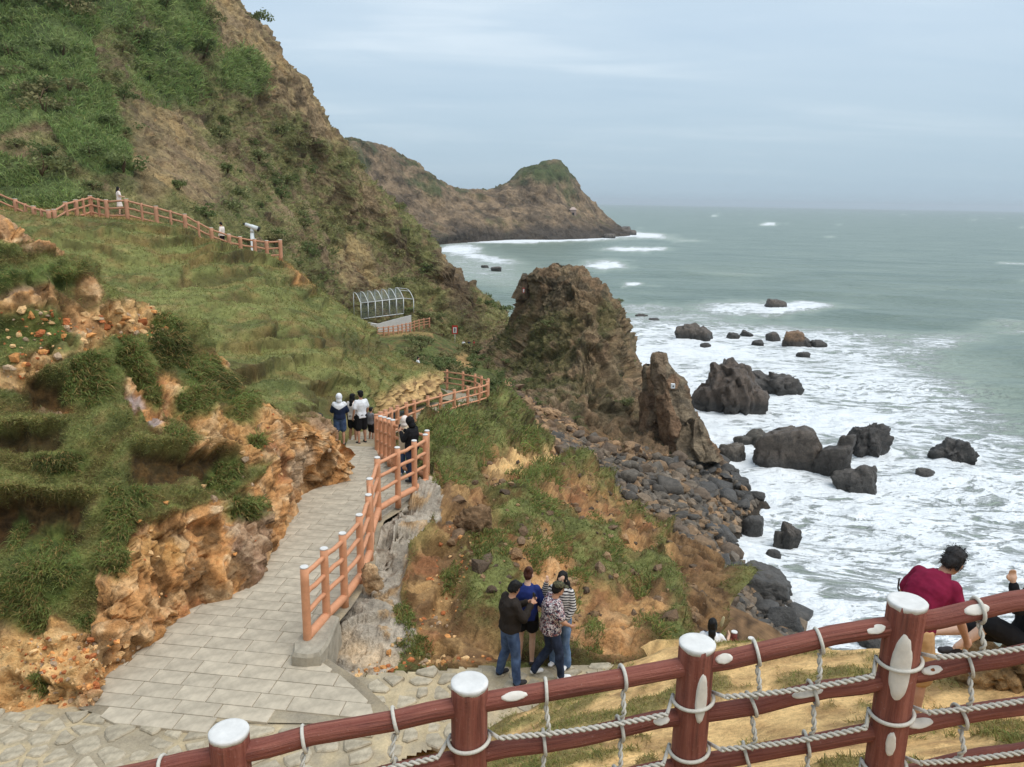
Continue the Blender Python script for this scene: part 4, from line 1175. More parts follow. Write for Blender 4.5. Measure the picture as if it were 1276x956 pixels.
def join(parts):
    V, F, o = [], [], 0
    for v, f in parts:
        V.append(np.asarray(v)); F += [[i + o for i in g] for g in f]; o += len(v)
    return np.concatenate(V), F
def autosmooth(me, ang=40):
    # keep caps crisp
    me.polygons.foreach_set('use_smooth', np.array([len(p.vertices) <= 4 for p in me.polygons]))
def part(name, vf, mat, parent, off=(0, 0, 0)):
    me = mesh_np(name, vf[0] - np.asarray(off), vf[1], mat)
    autosmooth(me)
    return link(name, me, parent)
M_TERRA = mat_plain('terracotta_painted_log', srgb(214, 152, 114) * .92, .16, 7, .65, .35, .01, .3)
M_TERRA2 = mat_plain('faded_terracotta_log', srgb(202, 146, 114) * .85, .2, 3, .7, .3, .01, .3)
M_WHITE = mat_plain('white_paint', (.66, .64, .61), .16, 14, .6, .1, .005, .4)
M_CREAM = mat_plain('cream_paint', srgb(222, 212, 198) * .95, .14, 14, .6, .3, .006, .3)
def fence(name, tops, height, pr, rr_, rails, mat, label, capmat, wob=.03, thin=(), bottom=None, ns=12, group=None):
    tops = np.asarray(tops, float)
    base0 = tops[0] - np.array([0, 0, height])
    root = empty(name, base0)
    tag(root, label, 'fence', group)
    for i, t in enumerate(tops):
        r = pr * (.62 if i in thin else 1.0)
        b = t - np.array([0, 0, height + .12])
        zz = np.linspace(0, 1, 7)
        pth = b[None] * (1 - zz[:, None]) + t[None] * zz[:, None]
        rad = r * np.array([1.05, 1.02, 1, .99, 1, 1.0, .97])
        p = part('post', tube(pth, rad, ns, .03, i * 3 + 1), mat, root, base0)
        if i not in thin:
            cpth = np.array([t + np.array([0, 0, -.004]), t + np.array([0, 0, .012]), t + np.array([0, 0, .02])])
            cp = part('post_cap', tube(cpth, [r * 1.0, r * 1.0, r * .86], ns), capmat, p, base0)
    for i in range(len(tops) - 1):
        for h in rails:
            a = tops[i] - np.array([0, 0, height - h]); b = tops[i + 1] - np.array([0, 0, height - h])
            s = np.linspace(0, 1, 5)[:, None]
            pth = a * (1 - s) + b * s
            pth[1:-1] += RNG.normal(0, wob * .25, (3, 3))
            part('rail', tube(pth, rr_, 9, .05, i * 7 + int(h * 10)), mat, root, base0)
        if bottom:
            a = tops[i] - np.array([0, 0, height - bottom[0]]); b = tops[i + 1] - np.array([0, 0, height - bottom[0]])
            s = np.linspace(0, 1, 6)[:, None]
            part('bottom_log', tube(a * (1 - s) + b * s, bottom[1], 10, .10, i * 5), mat, root, base0)
    return root
fence('walkway_fence', wt[:16], POST_H, .068, .042, (1.20, .88, .55), M_TERRA, 'terracotta log railing with white capped posts along the paved walkway', M_WHITE, bottom=(.14, .075))
fence('walkway_fence', wt[15:], POST_H, .085, .048, (1.18, .80, .42), M_TERRA, 'terracotta log railing curving round the far bend of the walkway', M_TERRA2)
UP = [(-60,215,41),(-20,232,42),(18.5,248,43),(31,253.5,42.8),(41.5,257,42.5),(51,260,42.2),(60,262,42),(67,261,42.2),(81,252,44),(94,249,45),(103,247,45.8),(112,244,46.5),(122,247,46.2),(132,249,46),(157,248,46),(176,253,46.1),(194,257,46.2),(212,262,46.3),(230,267,46.5),(247,276,46.7),(263,284,47),(285,292,47.3),(299,295,47.8),(317,298,48.2),(332,300,48.4),(349,299,48.6)]
ut = np.array([P(*q) for q in UP])
UP_H = 1.16
fence('hillside_fence', ut, UP_H, .12, .055, (1.06, .66, .24), M_TERRA2, 'faded pink log railing along the upper path above the grass hollow', M_CREAM, thin=(3, 5, 10, 12, 15, 17, 19), ns=10)
CG = [(470,408,92),(478,407.3,92.6),(484,406.5,93.2),(490,406,93.8),(496,405,94.4),(501,403.8,95),(506,402.8,95.7),(511,402,96.4),(516,400,97),(522,398.2,97.6),(528,397,98.2),(535,396,99)]
ct = np.array([P(*q) for q in CG])
fence('shelter_fence', ct, 1.2, .10, .05, (1.1, .75, .4), M_TERRA2, 'short pink log railing in front of the white wall by the glazed shelter', M_TERRA2, ns=8)
# low end of the walkway railing: a rough concrete footing
def make_footing():
    b = walk_base[0]
    c = np.array([b[0], b[1], path_z(b[1])])
    bm = bmesh.new()
    pts = [(-.14, -.42), (.10, -.46), (.30, -.40), (.36, -.05), (.34, .75), (.0, .80), (-.12, .4), (-.20, -.1)]
    bot = [bm.verts.new((x * 1.05, y * 1.03, -.35)) for x, y in pts]
    mid = [bm.verts.new((x, y, .16)) for x, y in pts]
    top = [bm.verts.new((x * .88 + .01, y * .94, .22)) for x, y in pts]
    n = len(pts)
    for A, B in ((bot, mid), (mid, top)):
        for i in range(n):
            bm.faces.new((A[i], A[(i + 1) % n], B[(i + 1) % n], B[i]))
    bm.faces.new(top)
    bmesh.ops.subdivide_edges(bm, edges=bm.edges[:], cuts=3, use_grid_fill=True)
    for v in bm.verts:
        p = np.array(v.co) * 4
        k = fbm(p, 3, .6, 7)
        v.co += Vector((k * .03, fbm(p, 3, .6, 9) * .03, fbm(p, 3, .6, 11) * .025))
    me = bpy.data.meshes.new('concrete_footing'); bm.to_mesh(me); bm.free()
    me.materials.append(M_CONC)
    o = link('concrete_footing', me); o.location = c
    tag(o, 'rough worn concrete footing under the first post of the walkway railing', 'footing')
make_footing()

# ---------------- near log fence with rope netting
M_LOG = None
def mat_log():
    m, nt, N, L, b = new_mat('red_brown_log_paint')
    tc = N.new('ShaderNodeTexCoord')
    mp = N.new('ShaderNodeMapping'); mp.inputs['Scale'].default_value = (5, 5, 5); L.new(tc.outputs['Object'], mp.inputs[0])
    at = N.new('ShaderNodeAttribute'); at.attribute_name = 'axis'
    wv = n_noise(nt, at.outputs['Vector'], 1.0, 5, .65, .4)
    h = n_noise(nt, mp.outputs[0], 2.0, 5, .6)
    fine = n_noise(nt, mp.outputs[0], 14, 4, .6)
    base = n_mixc(nt, n_map(nt, wv, .35, .7, 0, 1), srgb(128, 70, 58) * .92, srgb(162, 102, 86) * .92)
    base = n_mixc(nt, n_map(nt, h, .5, .8, 0, .6), base, srgb(124, 72, 66) * .9)
    base = n_mixc(nt, n_map(nt, fine, .64, .74, 0, .6), base, srgb(190, 150, 140) * .8)
    st = n_noise(nt, at.outputs['Vector'], .45, 6, .7, .8)
    base = n_mixc(nt, n_map(nt, st, .52, .68, 0, .65), base, srgb(84, 50, 44) * .8)
    base = n_mixc(nt, n_map(nt, st, .42, .30, 0, .45), base, srgb(186, 122, 106) * .9)
    L.new(base, b.inputs['Base Color'])
    b.inputs['Roughness'].default_value = .62; b.inputs['Specular IOR Level'].default_value = .25
    hh = n_math(nt, 'ADD', n_math(nt, 'MULTIPLY', wv, 1.0), n_math(nt, 'MULTIPLY', fine, .25))
    n_bump(nt, b, hh, .7, .02)
    return m
M_LOG = mat_log()
M_PATCH = mat_plain('thick_cream_paint', srgb(224, 216, 204) * .92, .10, 26, .5, .5, .006, .4)
M_ROPE = mat_plain('white_rope', srgb(208, 202, 190) * .9, .16, 60, .9, .5, .004, .1)
def log_tube(path, rad, ns=22, nl=26, seed=0):
    """faux log: swept tube with lengthwise grain; 'axis' attribute stretches the grain along it"""
    path = np.asarray(path, float)
    k = np.concatenate([[0], np.cumsum(np.linalg.norm(np.diff(path, axis=0), axis=1))])
    t = np.linspace(0, k[-1], nl)
    pp = np.stack([np.interp(t, k, path[:, c]) for c in range(3)], -1)
    V, F = tube(pp, rad, ns)
    a = np.tile(np.arange(ns) * 2 * math.pi / ns, nl); s = np.repeat(t, ns)
    ax = np.stack([np.cos(a) * 3.2, np.sin(a) * 3.2, s * 2.2 + seed * 7.7], -1)
    c = np.repeat(pp, ns, axis=0)
    bump = 1 + .035 * fbm(np.stack([np.cos(a) * 2, np.sin(a) * 2, s * 2.0 + seed * 3.1], -1), 3, .6, 5) + .02 * fbm(np.stack([np.cos(a) * 7, np.sin(a) * 7, s * 3 + seed], -1), 2, .6, 6)
    V = c + (V - c) * bump[:, None]
    return V, F, ax
def log_part(name, path, rad, parent, off, seed, ns=22, nl=26, mat=None):
    V, F, ax = log_tube(path, rad, ns, nl, seed)
    me = mesh_np(name, V - off, F, mat or M_LOG); autosmooth(me)
    at = me.attributes.new('axis', 'FLOAT_VECTOR', 'POINT'); at.data.foreach_set('vector', ax.astype(np.float32).ravel())
    return link(name, me, parent)
def paint_patch(parent, off, c0, axis, face, r, la, wa, seed, mat=None):
    """blot of thick paint on a log: centre c0 on the axis, along axis, centred on direction 'face'"""
    d, u, v = ortho(axis)
    face = np.asarray(face, float) - d * (np.asarray(face) @ d); face /= np.linalg.norm(face)
    side = np.cross(d, face)
    nu, nv = 17, 13
    U, Vv = np.meshgrid(np.linspace(-1, 1, nu), np.linspace(-1, 1, nv))
    # squash the square into a blot
    rr_ = np.sqrt(U ** 2 + Vv ** 2) + 1e-6; m = np.maximum(abs(U), abs(Vv))
    f = m / rr_
    ang = np.arctan2(Vv, U)
    lob = 1 + .22 * fbm(np.stack([np.cos(ang) * 1.1, np.sin(ang) * 1.1, ang * 0 + seed * 3.7], -1), 3, .6, 2)
    S = U * f * la * lob; A = Vv * f * wa * lob
    edge = 1 - sstep(.8, 1.0, m)
    R = r * 1.035 + .0005 + .0045 * edge + .002 * fbm(np.stack([S * 30, A * 20, S * 0 + seed], -1), 2, .6, 3) * edge
    R = np.where(m > .97, r * .97, R)
    p = c0 + S[..., None] * d + R[..., None] * (np.cos(A / r)[..., None] * face + np.sin(A / r)[..., None] * side)
    me = mesh_np('paint_patch', p.reshape(-1, 3) - off, gridfaces(nv, nu), mat or M_PATCH)
    return link('paint_patch', me, parent)
NEAR = [(-55, 985, 2.80), (285, 911, 2.89), (585, 850, 3.07), (869, 801, 3.23), (1131, 749, 3.16), (1400, 697, 3.12)]
nt_ = np.array([P(*q) for q in NEAR])
nt_ = np.concatenate([nt_, nt_[-1] + np.array([[1.0, .02, .10], [2.0, .05, .16], [3.0, .10, .20]])])
NH, NR, NRR = 1.15, .083, .044
near_rails = (.115, .385, .66, .92)
def rope_twist(path, r, pitch, ns=5, strands=2, ph=0.0):
    path = np.asarray(path, float)
    k = np.concatenate([[0], np.cumsum(np.linalg.norm(np.diff(path, axis=0), axis=1))])
    n = max(6, int(k[-1] / (pitch / 9)))
    t = np.linspace(0, k[-1], n)
    pp = np.stack([np.interp(t, k, path[:, c]) for c in range(3)], -1)
    T = np.gradient(pp, axis=0); T /= np.linalg.norm(T, axis=1)[:, None]
    d, u, v = ortho(T[0])
    fr = []
    for i in range(n):
        u = u - T[i] * (u @ T[i]); u /= np.linalg.norm(u); fr.append((u.copy(), np.cross(T[i], u)))
    U = np.array([f[0] for f in fr]); W = np.array([f[1] for f in fr])
    out = []
    for s in range(strands):
        a = 2 * math.pi * (t / pitch + s / strands) + ph
        out.append(tube(pp + .58 * r * (np.cos(a)[:, None] * U + np.sin(a)[:, None] * W), r * .56, ns))
    return join(out)
def ring(c, axis, r, tr, ns=6, n=22, seed=0):
    d, u, v = ortho(axis)
    a = np.linspace(0, 2 * math.pi, n)
    return tube(c + r * (np.cos(a)[:, None] * u + np.sin(a)[:, None] * v), tr, ns, caps=False)
def near_fence():
    base0 = nt_[2] - np.array([0, 0, NH])
    root = empty('log_fence', base0)
    tag(root, 'red brown painted log fence with white post tops and rope netting', 'fence')
    tocam = np.array([0, 0, CAM_Z])
    for i, t in enumerate(nt_):
        b = t - np.array([0, 0, NH + .15])
        top_r = NR * (1.03 if i != 2 else .95)
        s = np.linspace(0, 1, 9)[:, None]
        p = log_part('post', b * (1 - s) + t * s, NR, root, base0, i + 1, 26, 34)
        cp = np.array([[0, 0, -.008], [0, 0, .000], [0, 0, .004], [0, 0, .006]]) + t
        V, F = tube(cp, [NR * 1.015, NR * 1.02, NR * .97, NR * .80], 26)
        a = np.arctan2(V[:, 1] - t[1], V[:, 0] - t[0])
        drip = fbm(np.stack([np.cos(a) * 2, np.sin(a) * 2, a * 0 + i * 3], -1), 3, .6, 3)
        V[:26, 2] += -.01 + .022 * drip[:26]
        V[:, :2] = t[:2] + (V[:, :2] - t[:2]) * (1 + .03 * drip[:, None])
        cap = part('post_cap', (V, F), M_WHITE, p, base0)
        f = tocam - t
        if i == 3:
            paint_patch(p, base0, t - np.array([0, 0, .24]), (0, 0, 1), f + np.array([1.6, 0, 0]), NR, .13, .03, 4)
        if i == 4:
            paint_patch(p, base0, t - np.array([0, 0, .29]), (0, 0, 1), f + np.array([.55, 0, 0]), NR, .17, .048, 5)
            paint_patch(p, base0, t - np.array([0, 0, .68]), (0, 0, 1), f + np.array([.75, 0, 0]), NR, .065, .022, 6)
    n = len(nt_)
    rails = {}
    for i in range(n - 1):
        for j, h in enumerate(near_rails):
            a = nt_[i] - np.array([0, 0, h]); b = nt_[i + 1] - np.array([0, 0, h])
            if i == 1 and j == 0: a = a - np.array([0, 0, .005])
            s = np.linspace(0, 1, 7)[:, None]
            pth = a * (1 - s) + b * s
            pth[1:-1, 2] += RNG.normal(0, .006, 5)
            rails[i, j] = log_part('rail', pth, NRR * (1.02 if j == 0 else .94), root, base0, 20 + i * 5 + j, 18, 40)
    def on_rail(i, j, s, la, wa, seed, up=.25, m=None):
        a = nt_[i] - np.array([0, 0, near_rails[j]]); b = nt_[i + 1] - np.array([0, 0, near_rails[j]])
        c = a * (1 - s) + b * s
        paint_patch(rails[i, j], base0, c, b - a, tocam - c + np.array([0, 0, up]), NRR * 1.0, la, wa, seed, m)
    on_rail(2, 0, .19, .062, .022, 1); on_rail(3, 0, .14, .040, .024, 2); on_rail(3, 0, .86, .046, .022, 3); on_rail(4, 0, .33, .055, .026, 4)
    on_rail(3, 1, .57, .072, .020, 5); on_rail(4, 1, .16, .046, .020, 6); on_rail(4, 2, .14, .062, .024, 7); on_rail(2, 1, .85, .045, .024, 8)
    # rust stain on one blot
    M_RUST = mat_plain('rust_stain', srgb(150, 90, 50) * .8, .4, 50, .9, .2, .004)
    on_rail(4, 1, .165, .016, .008, 9, m=M_RUST)
    # ---- rope netting: its own thing, tied to the fence
    net = empty('rope_net', base0)
    tag(net, 'white twisted rope netting laced along the red brown log fence', 'rope')
    ties = {0: (.32, .75), 1: (.30, .68), 2: (.33, .67), 3: (.30, .60), 4: (.35, .75), 5: (.3, .7), 6: (.33, .68), 7: (.3, .7)}
    fwd = np.array([0, -1.0, 0])
    def at(i, s, h, out=0.0):
        return nt_[i] * (1 - s) + nt_[i + 1] * s - np.array([0, 0, h]) + fwd * out
    # long ropes, looping round the posts
    for li, h in enumerate((.30, .575, .85)):
        ends = {}
        for i in range(n - 1):
            d = nt_[i + 1] - nt_[i]; d = d / np.linalg.norm(d)
            L = np.linalg.norm(nt_[i + 1] - nt_[i])
            s = np.linspace((NR + .055) / L, 1 - (NR + .055) / L, 14)
            sag = -.028 * np.sin(np.pi * s)
            kink = np.zeros_like(s)
            hh = h - .02 + .05 * (s - .5) * (1 if li != 1 else .6)
            pth = np.array([at(i, x, hx, .058) for x, hx in zip(s, hh)]); pth[:, 2] += sag
            ends[i, 0], ends[i, 1] = pth[0], pth[-1]
            part('long_rope', rope_twist(pth, .0125, .062, ph=i), M_ROPE, net, base0)
        for i in range(n):
            c = nt_[i] - np.array([0, 0, h - .005])
            a = np.linspace(-.45, math.pi + .45, 22)
            pts = c + (NR * 1.03 + .009) * np.stack([np.cos(a), -np.sin(a), 0.10 * np.cos(a) * 0 + .16 * (np.abs(np.cos(a)) ** 3) * .3], -1)
            pts[:, 2] += .012 * np.cos(a)
            e0 = np.array([ends.get((i, 0), c + np.array([NR + .06, -.058, .012]))]); e1 = np.array([ends.get((i - 1, 1), c + np.array([-NR - .06, -.058, -.012]))])
            part('post_loop', tube(np.concatenate([e0, pts, e1]), .0092, 7), M_ROPE, net, base0)
    # hanging ropes: a ring on every rail, twists between
    for i, ss in ties.items():
        for s in ss:
            d = nt_[i + 1] - nt_[i]
            for j, h in enumerate(near_rails[:3]):
                c = at(i, s, h)
                tilt = np.array([RNG.normal(0, .10), RNG.normal(0, .10), RNG.normal(0, .05)])
                part('tie_ring', ring(c, d / np.linalg.norm(d) + tilt, NRR * 1.06 + .009, .0085), M_ROPE, net, base0)
                a = at(i, s, h + NRR + .008, .022); b = at(i, s + RNG.normal(0, .01), near_rails[j + 1] - NRR - .006, .030)
                m = (a + b) / 2 + np.array([RNG.normal(0, .006), -.035, 0])
                part('hanging_rope', rope_twist(np.array([a, (a + m) / 2, m, (m + b) / 2, b]), .0115, .075, ph=s * 9), M_ROPE, net, base0)
near_fence()
# ================================================================== ROCKS
def rock_mesh(name, seed, sub=3, cuts=9, mat=None, cols=(None, None), flat=.75, rough=.06, spiky=0.0, wet=True):
    """angular boulder about 1 unit across: a ball cut by random planes, then worn"""
    r = np.random.default_rng(seed)
    bm = bmesh.new(); bmesh.ops.create_icosphere(bm, subdivisions=sub, radius=.62)
    V = np.array([v.co[:] for v in bm.verts]); F = np.array([[v.index for v in f.verts] for f in bm.faces]); bm.free()
    V = np.sign(V) * np.abs(V / .62) ** .72 * .58
    V = V @ np.array(Matrix.Rotation(seed * 1.7, 3, 'Z') @ Matrix.Rotation(.25, 3, 'X')).T
    V = V * r.uniform(.85, 1.15, 3)
    for _ in range(cuts):
        n = r.normal(size=3); n[2] *= .8; n /= np.linalg.norm(n)
        h = r.uniform(.30, .50)
        ov = np.maximum(V @ n - h, 0)
        V = V - ov[:, None] * n * .93
    spiky = max(spiky, .06) if sub > 2 else spiky
    if spiky:
        k, _i = facets(V * np.array([2.6, 2.6, 1.5]) + seed, 3); k2, _i = facets(V * 6.5 + seed, 4); V = V * (1 + (spiky * .9 * k + spiky * .35 * k2)[:, None])
        V[:, 2] += spiky * 1.2 * np.maximum(0, V[:, 2]) * gnoise(V * 3.1 + seed)
    V = V * (1 + rough * fbm(V * 3 + seed * 1.3, 4, .6, seed % 40)[:, None])
    V[:, 2] *= flat
    V = V / (np.ptp(V, axis=0)[0])
    return V, F
M_BOULD = mat_col('boulder_stone', 1.6, 7.0, .45, .9, .10, .8, .3)
M_WET = mat_col('wet_dark_rock', 1.4, 6.0, .45, 1.0, .30, .50, .5)
def rock_cols(V, dry, wetc, seed, z0):
    b = fbm(V * .9 + seed, 4, .6, 3); c = fbm(V * 3 + seed, 3, .6, 4)
    col = mixc(dry, dry * .66, sstep(-.2, .3, b)); col = mixc(col, dry * 1.3, .5 * sstep(.1, .4, c))
    return mixc(col, wetc, .9 * (1 - sstep(.3, 1.4, z0 + .5 * b)))
WORK = bpy.data.scenes.new('workbench')      # scratch scene for fusing solids, removed at the end
def fuse(V, F, voxel):
    me = bpy.data.meshes.new('tmp'); me.from_pydata([tuple(v) for v in V], [], F)
    ob = bpy.data.objects.new('tmp', me); WORK.collection.objects.link(ob)
    m = ob.modifiers.new('r', 'REMESH'); m.mode = 'VOXEL'; m.voxel_size = voxel
    WORK.view_layers[0].update(); dg = WORK.view_layers[0].depsgraph
    out = bpy.data.meshes.new_from_object(ob.evaluated_get(dg))
    bpy.data.objects.remove(ob); bpy.data.meshes.remove(me)
    co = np.empty(len(out.vertices) * 3, np.float32); out.vertices.foreach_get('co', co)
    fc = np.empty(len(out.polygons) * 4, np.int32); out.loops.foreach_get('vertex_index', fc)
    bpy.data.meshes.remove(out)
    return co.reshape(-1, 3).astype(float), fc.reshape(-1, 4)
def outcrop(seed, w, d, h, blocks, crag, round_=.5):
    """jointed outcrop: upright broken blocks fused together; base spreads below z = 0"""
    r = np.random.default_rng(seed)
    parts, o = [], 0
    VV, FF = [], []
    for k in range(blocks):
        u = r.uniform(-1, 1) * (1 - 1 / (blocks + 1)); v = r.uniform(-.6, .6)
        top = h * (1 - .40 * abs(u) ** 2) * r.uniform(.68, 1.0) if k else h
        if k == 0: u, v = r.uniform(-.25, .25), 0
        bw = w * (.95 if blocks == 1 else r.uniform(.34, .62)); bd = d * (.95 if blocks == 1 else r.uniform(.5, .85))
        V, F = rock_mesh('b', seed * 7 + k, 3, 10, flat=1, rough=.05, spiky=.05)
        V = (V - V.min(0)) / np.ptp(V, axis=0) - np.array([.5, .5, 0])
        V[:, 2] -= .5; V = np.sign(V) * np.abs(2 * V) ** .6 / 2; V[:, 2] += .5
        base = h * .9
        V = V * np.array([bw, bd, top + base]) - np.array([0, 0, base])
        tl = np.array(Matrix.Rotation(r.normal(0, .14), 3, 'Y') @ Matrix.Rotation(r.normal(0, .12), 3, 'X') @ Matrix.Rotation(r.uniform(0, 6.28) if blocks > 1 else r.normal(0, .2), 3, 'Z'))
        sx = max(0, (w - bw) / 2); sy = max(0, (d - bd) / 2)
        V = V @ tl.T + np.array([u * sx, v * sy, 0])
        VV.append(V); FF += [[int(a) + o for a in f] for f in F]; o += len(V)
    V, F = fuse(np.concatenate(VV), FF, max(w / (38 if blocks > 1 else 20), .03))
    q = V / w + seed * 3.3
    k1, _ = facets(q * np.array([5, 5, 2.6]), 3); k2, _ = facets(q * np.array([12, 12, 7]), 4)
    c = V.copy(); c[:, 2] *= .5
    nrm = unit3(c)
    V = V + nrm * (w * crag * (.055 * k1 + .028 * k2 + .03 * fbm(q * 9, 3, .6, 5)))[:, None]
    up = V[:, 2] > 0
    x0, x1 = V[up, 0].min(), V[up, 0].max()
    V[:, 0] = (V[:, 0] - (x0 + x1) / 2) * (w / (x1 - x0)); V[:, 2] *= h / V[:, 2].max()
    return V, F
def unit3(v): return v / (np.linalg.norm(v, axis=-1, keepdims=True) + 1e-9)
def sea_rock(x0, x1, yt, yb, seed, label, sub=4, cuts=10, spiky=0.0, dry=None, group=None, name='sea_rock', z=0.0, depth=.8, blocks=None, **kw):
    c = PZ((x0 + x1) / 2, yb, z)
    D = np.linalg.norm(c - np.array([0, 0, CAM_Z]))
    k = D / math.hypot(F_PX, (x0 + x1) / 2 - CX, yb - CY)
    w, h = (x1 - x0) * k, (yb - yt) * k * .98
    nb = blocks or (1 if sub <= 3 else 2 if spiky < .02 else 4 if spiky < .08 else 7)
    V, F = outcrop(seed, w, w * depth, h * 1.08, nb, .45 + 4 * spiky)
    col = rock_cols(V, dry if dry is not None else srgb(92, 84, 78) * K, srgb(50, 49, 48) * K, seed, V[:, 2] - h * .12)
    jo = sstep(.12, .40, fbm(V / w * np.array([9, 9, 4]) + seed, 4, .65, 8))
    col = mixc(col, srgb(46, 43, 42) * K, .6 * jo)
    me = mesh_np(name, V, F, M_WET, col)
    o = link(name, me); o.location = c + np.array([0, w * depth * .35, 0])
    tag(o, label, 'rock', group)
    return o
def sharpen(me):
    pass
TANB = srgb(126, 100, 76) * K
sea_rock(866, 968, 456, 518, 21, 'big dark rock with brown crown standing in the surf beyond the pillar', 5, 14, .14, srgb(88, 77, 69) * K, depth=.9)
sea_rock(925, 1004, 467, 491, 22, 'long low dark rock reaching out behind the big brown crowned rock', 4, 9, .14, srgb(76, 72, 70) * K, depth=.5)
sea_rock(842, 892, 405, 425, 23, 'dark double humped rock far out in white surf', 4, 8, .05)
sea_rock(976, 1005, 414, 432, 24, 'small brownish rock in the outer surf beside a flat dark one', 3, 8, .03, TANB)
sea_rock(956, 974, 415, 425, 25, 'small flat dark rock beside the brownish one in the outer surf', 3, 8)
sea_rock(955, 983, 374, 385, 26, 'dark rock in a ring of foam out at sea', 3, 8, .05)
sea_rock(945, 1035, 538, 594, 27, 'largest round dark boulder of the cluster in the surf', 5, 12, .01, srgb(88, 80, 74) * K, depth=.9)
sea_rock(1016, 1068, 545, 598, 28, 'dark boulder leaning on the largest round one in the surf', 4, 8, .01, srgb(76, 71, 68) * K)
sea_rock(1042, 1099, 584, 616, 29, 'grey boulder split down one side at the foot of the cluster', 4, 8, .01, srgb(84, 80, 78) * K)
sea_rock(1060, 1118, 533, 578, 30, 'black spiky rock standing alone in the breaking wave', 5, 12, .20, srgb(66, 63, 62) * K)
sea_rock(1163, 1226, 551, 585, 31, 'black hooked rock apart from the others in the foam', 4, 9, .12, srgb(68, 66, 66) * K)
sea_rock(1142, 1170, 586, 602, 32, 'small wedge of grey rock between the hooked rock and the cluster', 3, 7, 0, srgb(92, 88, 84) * K)
sea_rock(917, 961, 539, 563, 33, 'flat grey boulder between the pillar foot and the round cluster', 4, 8, .01, srgb(90, 86, 80) * K)
sea_rock(895, 932, 556, 581, 34, 'rounded grey boulder at the water edge below the pillar', 4, 8, .01, srgb(98, 92, 86) * K)
sea_rock(966, 1000, 657, 680, 35, 'dark boulder alone in the shallows off the boulder beach', 4, 8, .03)
sea_rock(925, 956, 646, 662, 36, 'low grey wedge of rock in the shallows off the boulder beach', 3, 7, 0, srgb(96, 92, 90) * K)
sea_rock(955, 975, 687, 698, 37, 'sliver of dark rock awash in the shallows', 3, 7)
sea_rock(912, 996, 713, 762, 38, 'huge smooth dark boulder at the lower end of the beach', 5, 10, .01, srgb(78, 76, 75) * K, depth=.9)
sea_rock(948, 1010, 764, 806, 39, 'dark slanting boulder below the huge smooth one', 4, 9, .01, srgb(68, 67, 67) * K)
sea_rock(1072, 1112, 792, 818, 40, 'low wet rock in the foam beyond the sandy bank edge', 3, 8, .05)
for k, (x, y, s) in enumerate([(604, 334, 5), (618, 337.5, 7), (800, 398, 9), (815, 402, 7), (915, 421, 8), (932, 419, 9), (1000, 431, 14), (1022, 432, 10), (880, 433, 7), (1003, 446, 9), (945, 430, 8), (785, 293, 9), (776, 291, 12), (545, 304, 8), (760, 297, 8)]):
    sea_rock(x - s, x + s, y - s * .7, y, 60 + k, 'small dark rock awash in the outer foam', 2, 7, .05, group='small rocks awash')
for k, (x, y, s) in enumerate([(885, 690, 20), (870, 640, 16), (905, 600, 18), (922, 612, 15), (930, 625, 12), (900, 660, 20), (912, 575, 14), (880, 585, 14)]):
    sea_rock(x - s, x + s, y - s * .9, y, 90 + k, 'wet dark boulder at the water edge of the boulder beach', 3, 8, .02, srgb(82, 78, 75) * K, group='wet boulders at the waterline')
# pillar beside the stack: leaning slabs
def pillar(rings, seed, label, name='rock_pillar', colr=None):
    G = loft(rings, 90, 110, closed=True)
    n = gnormals(G)
    cen = G.mean(1, keepdims=True)
    if ((G - cen) * n).sum() < 0: n = -n
    k1, i1 = facets(G * np.array([.55, .55, .22]), seed); k2, i2 = facets(G * np.array([1.3, 1.3, .7]), seed + 1)
    d = .30 * k1 + .15 * k2 + .10 * fbm(G * 1.5, 3, .6, seed)
    t = np.minimum(1, 6 * (1 - np.linspace(0, 1, G.shape[0])))[:, None]
    G = G + n * (d * (.35 + .65 * t))[..., None]; G[:, -1] = G[:, 0]
    b = fbm(G * .6, 4, .6, seed); z = G[..., 2]
    col = mixc(srgb(132, 120, 104) * K, srgb(98, 90, 80) * K, sstep(-.2, .3, b)); col = mixc(col, srgb(136, 106, 84) * K, .6 * sstep(.5, .8, i1))
    jo = sstep(.15, .45, fbm(G * np.array([1.2, 1.2, .5]), 4, .65, seed + 4))
    col = mixc(col, C['rock_d'], .6 * jo)
    col = mixc(col, srgb(60, 56, 54) * K, .8 * (1 - sstep(.3, 2.2, z)))
    me = mesh_np(name, G.reshape(-1, 3), gridfaces(*G.shape[:2]), M_STACK, col.reshape(-1, 3))
    o = link(name, me); tag(o, label, 'rock')
    return o
def rg(xl, xr, y, D, th):       # ring: left, right pixel, height pixel, distance, thickness
    w = (xr - xl)
    return [(xl, y, D), (xl + w * .3, y + 1, D - th * .5), (xl + w * .72, y + 1, D - th * .5), (xr, y, D), (xl + w * .72, y - 1, D + th * .5), (xl + w * .3, y - 1, D + th * .5)]
pillar([rg(834, 892, 574, 67, 5.5), rg(830, 882, 556, 68, 5), rg(824, 872, 530, 68.5, 4.5), rg(818, 862, 505, 69, 4), rg(815, 857, 482, 69.5, 3.6), rg(812, 850, 470, 70, 3.4), rg(813, 838, 458, 70.3, 2.6), rg(811, 833, 446, 70.6, 2.2), rg(812, 832, 440, 70.8, 1.8), rg(819, 826, 438.5, 71, .6)], 51,
       'tall leaning rock pillar with a small white plaque, foot in the surf')
pillar([rg(795, 835, 585, 71, 5), rg(797, 832, 540, 72, 4), rg(800, 828, 510, 72.5, 3.5), rg(802, 822, 480, 73, 2.5), rg(801, 814, 462, 73.2, 2.0), rg(803, 812, 456, 73.4, 1.4), rg(806, 810, 455, 73.5, .5)], 54, 'short dark rock finger squeezed behind the tall leaning pillar', 'rock_finger')
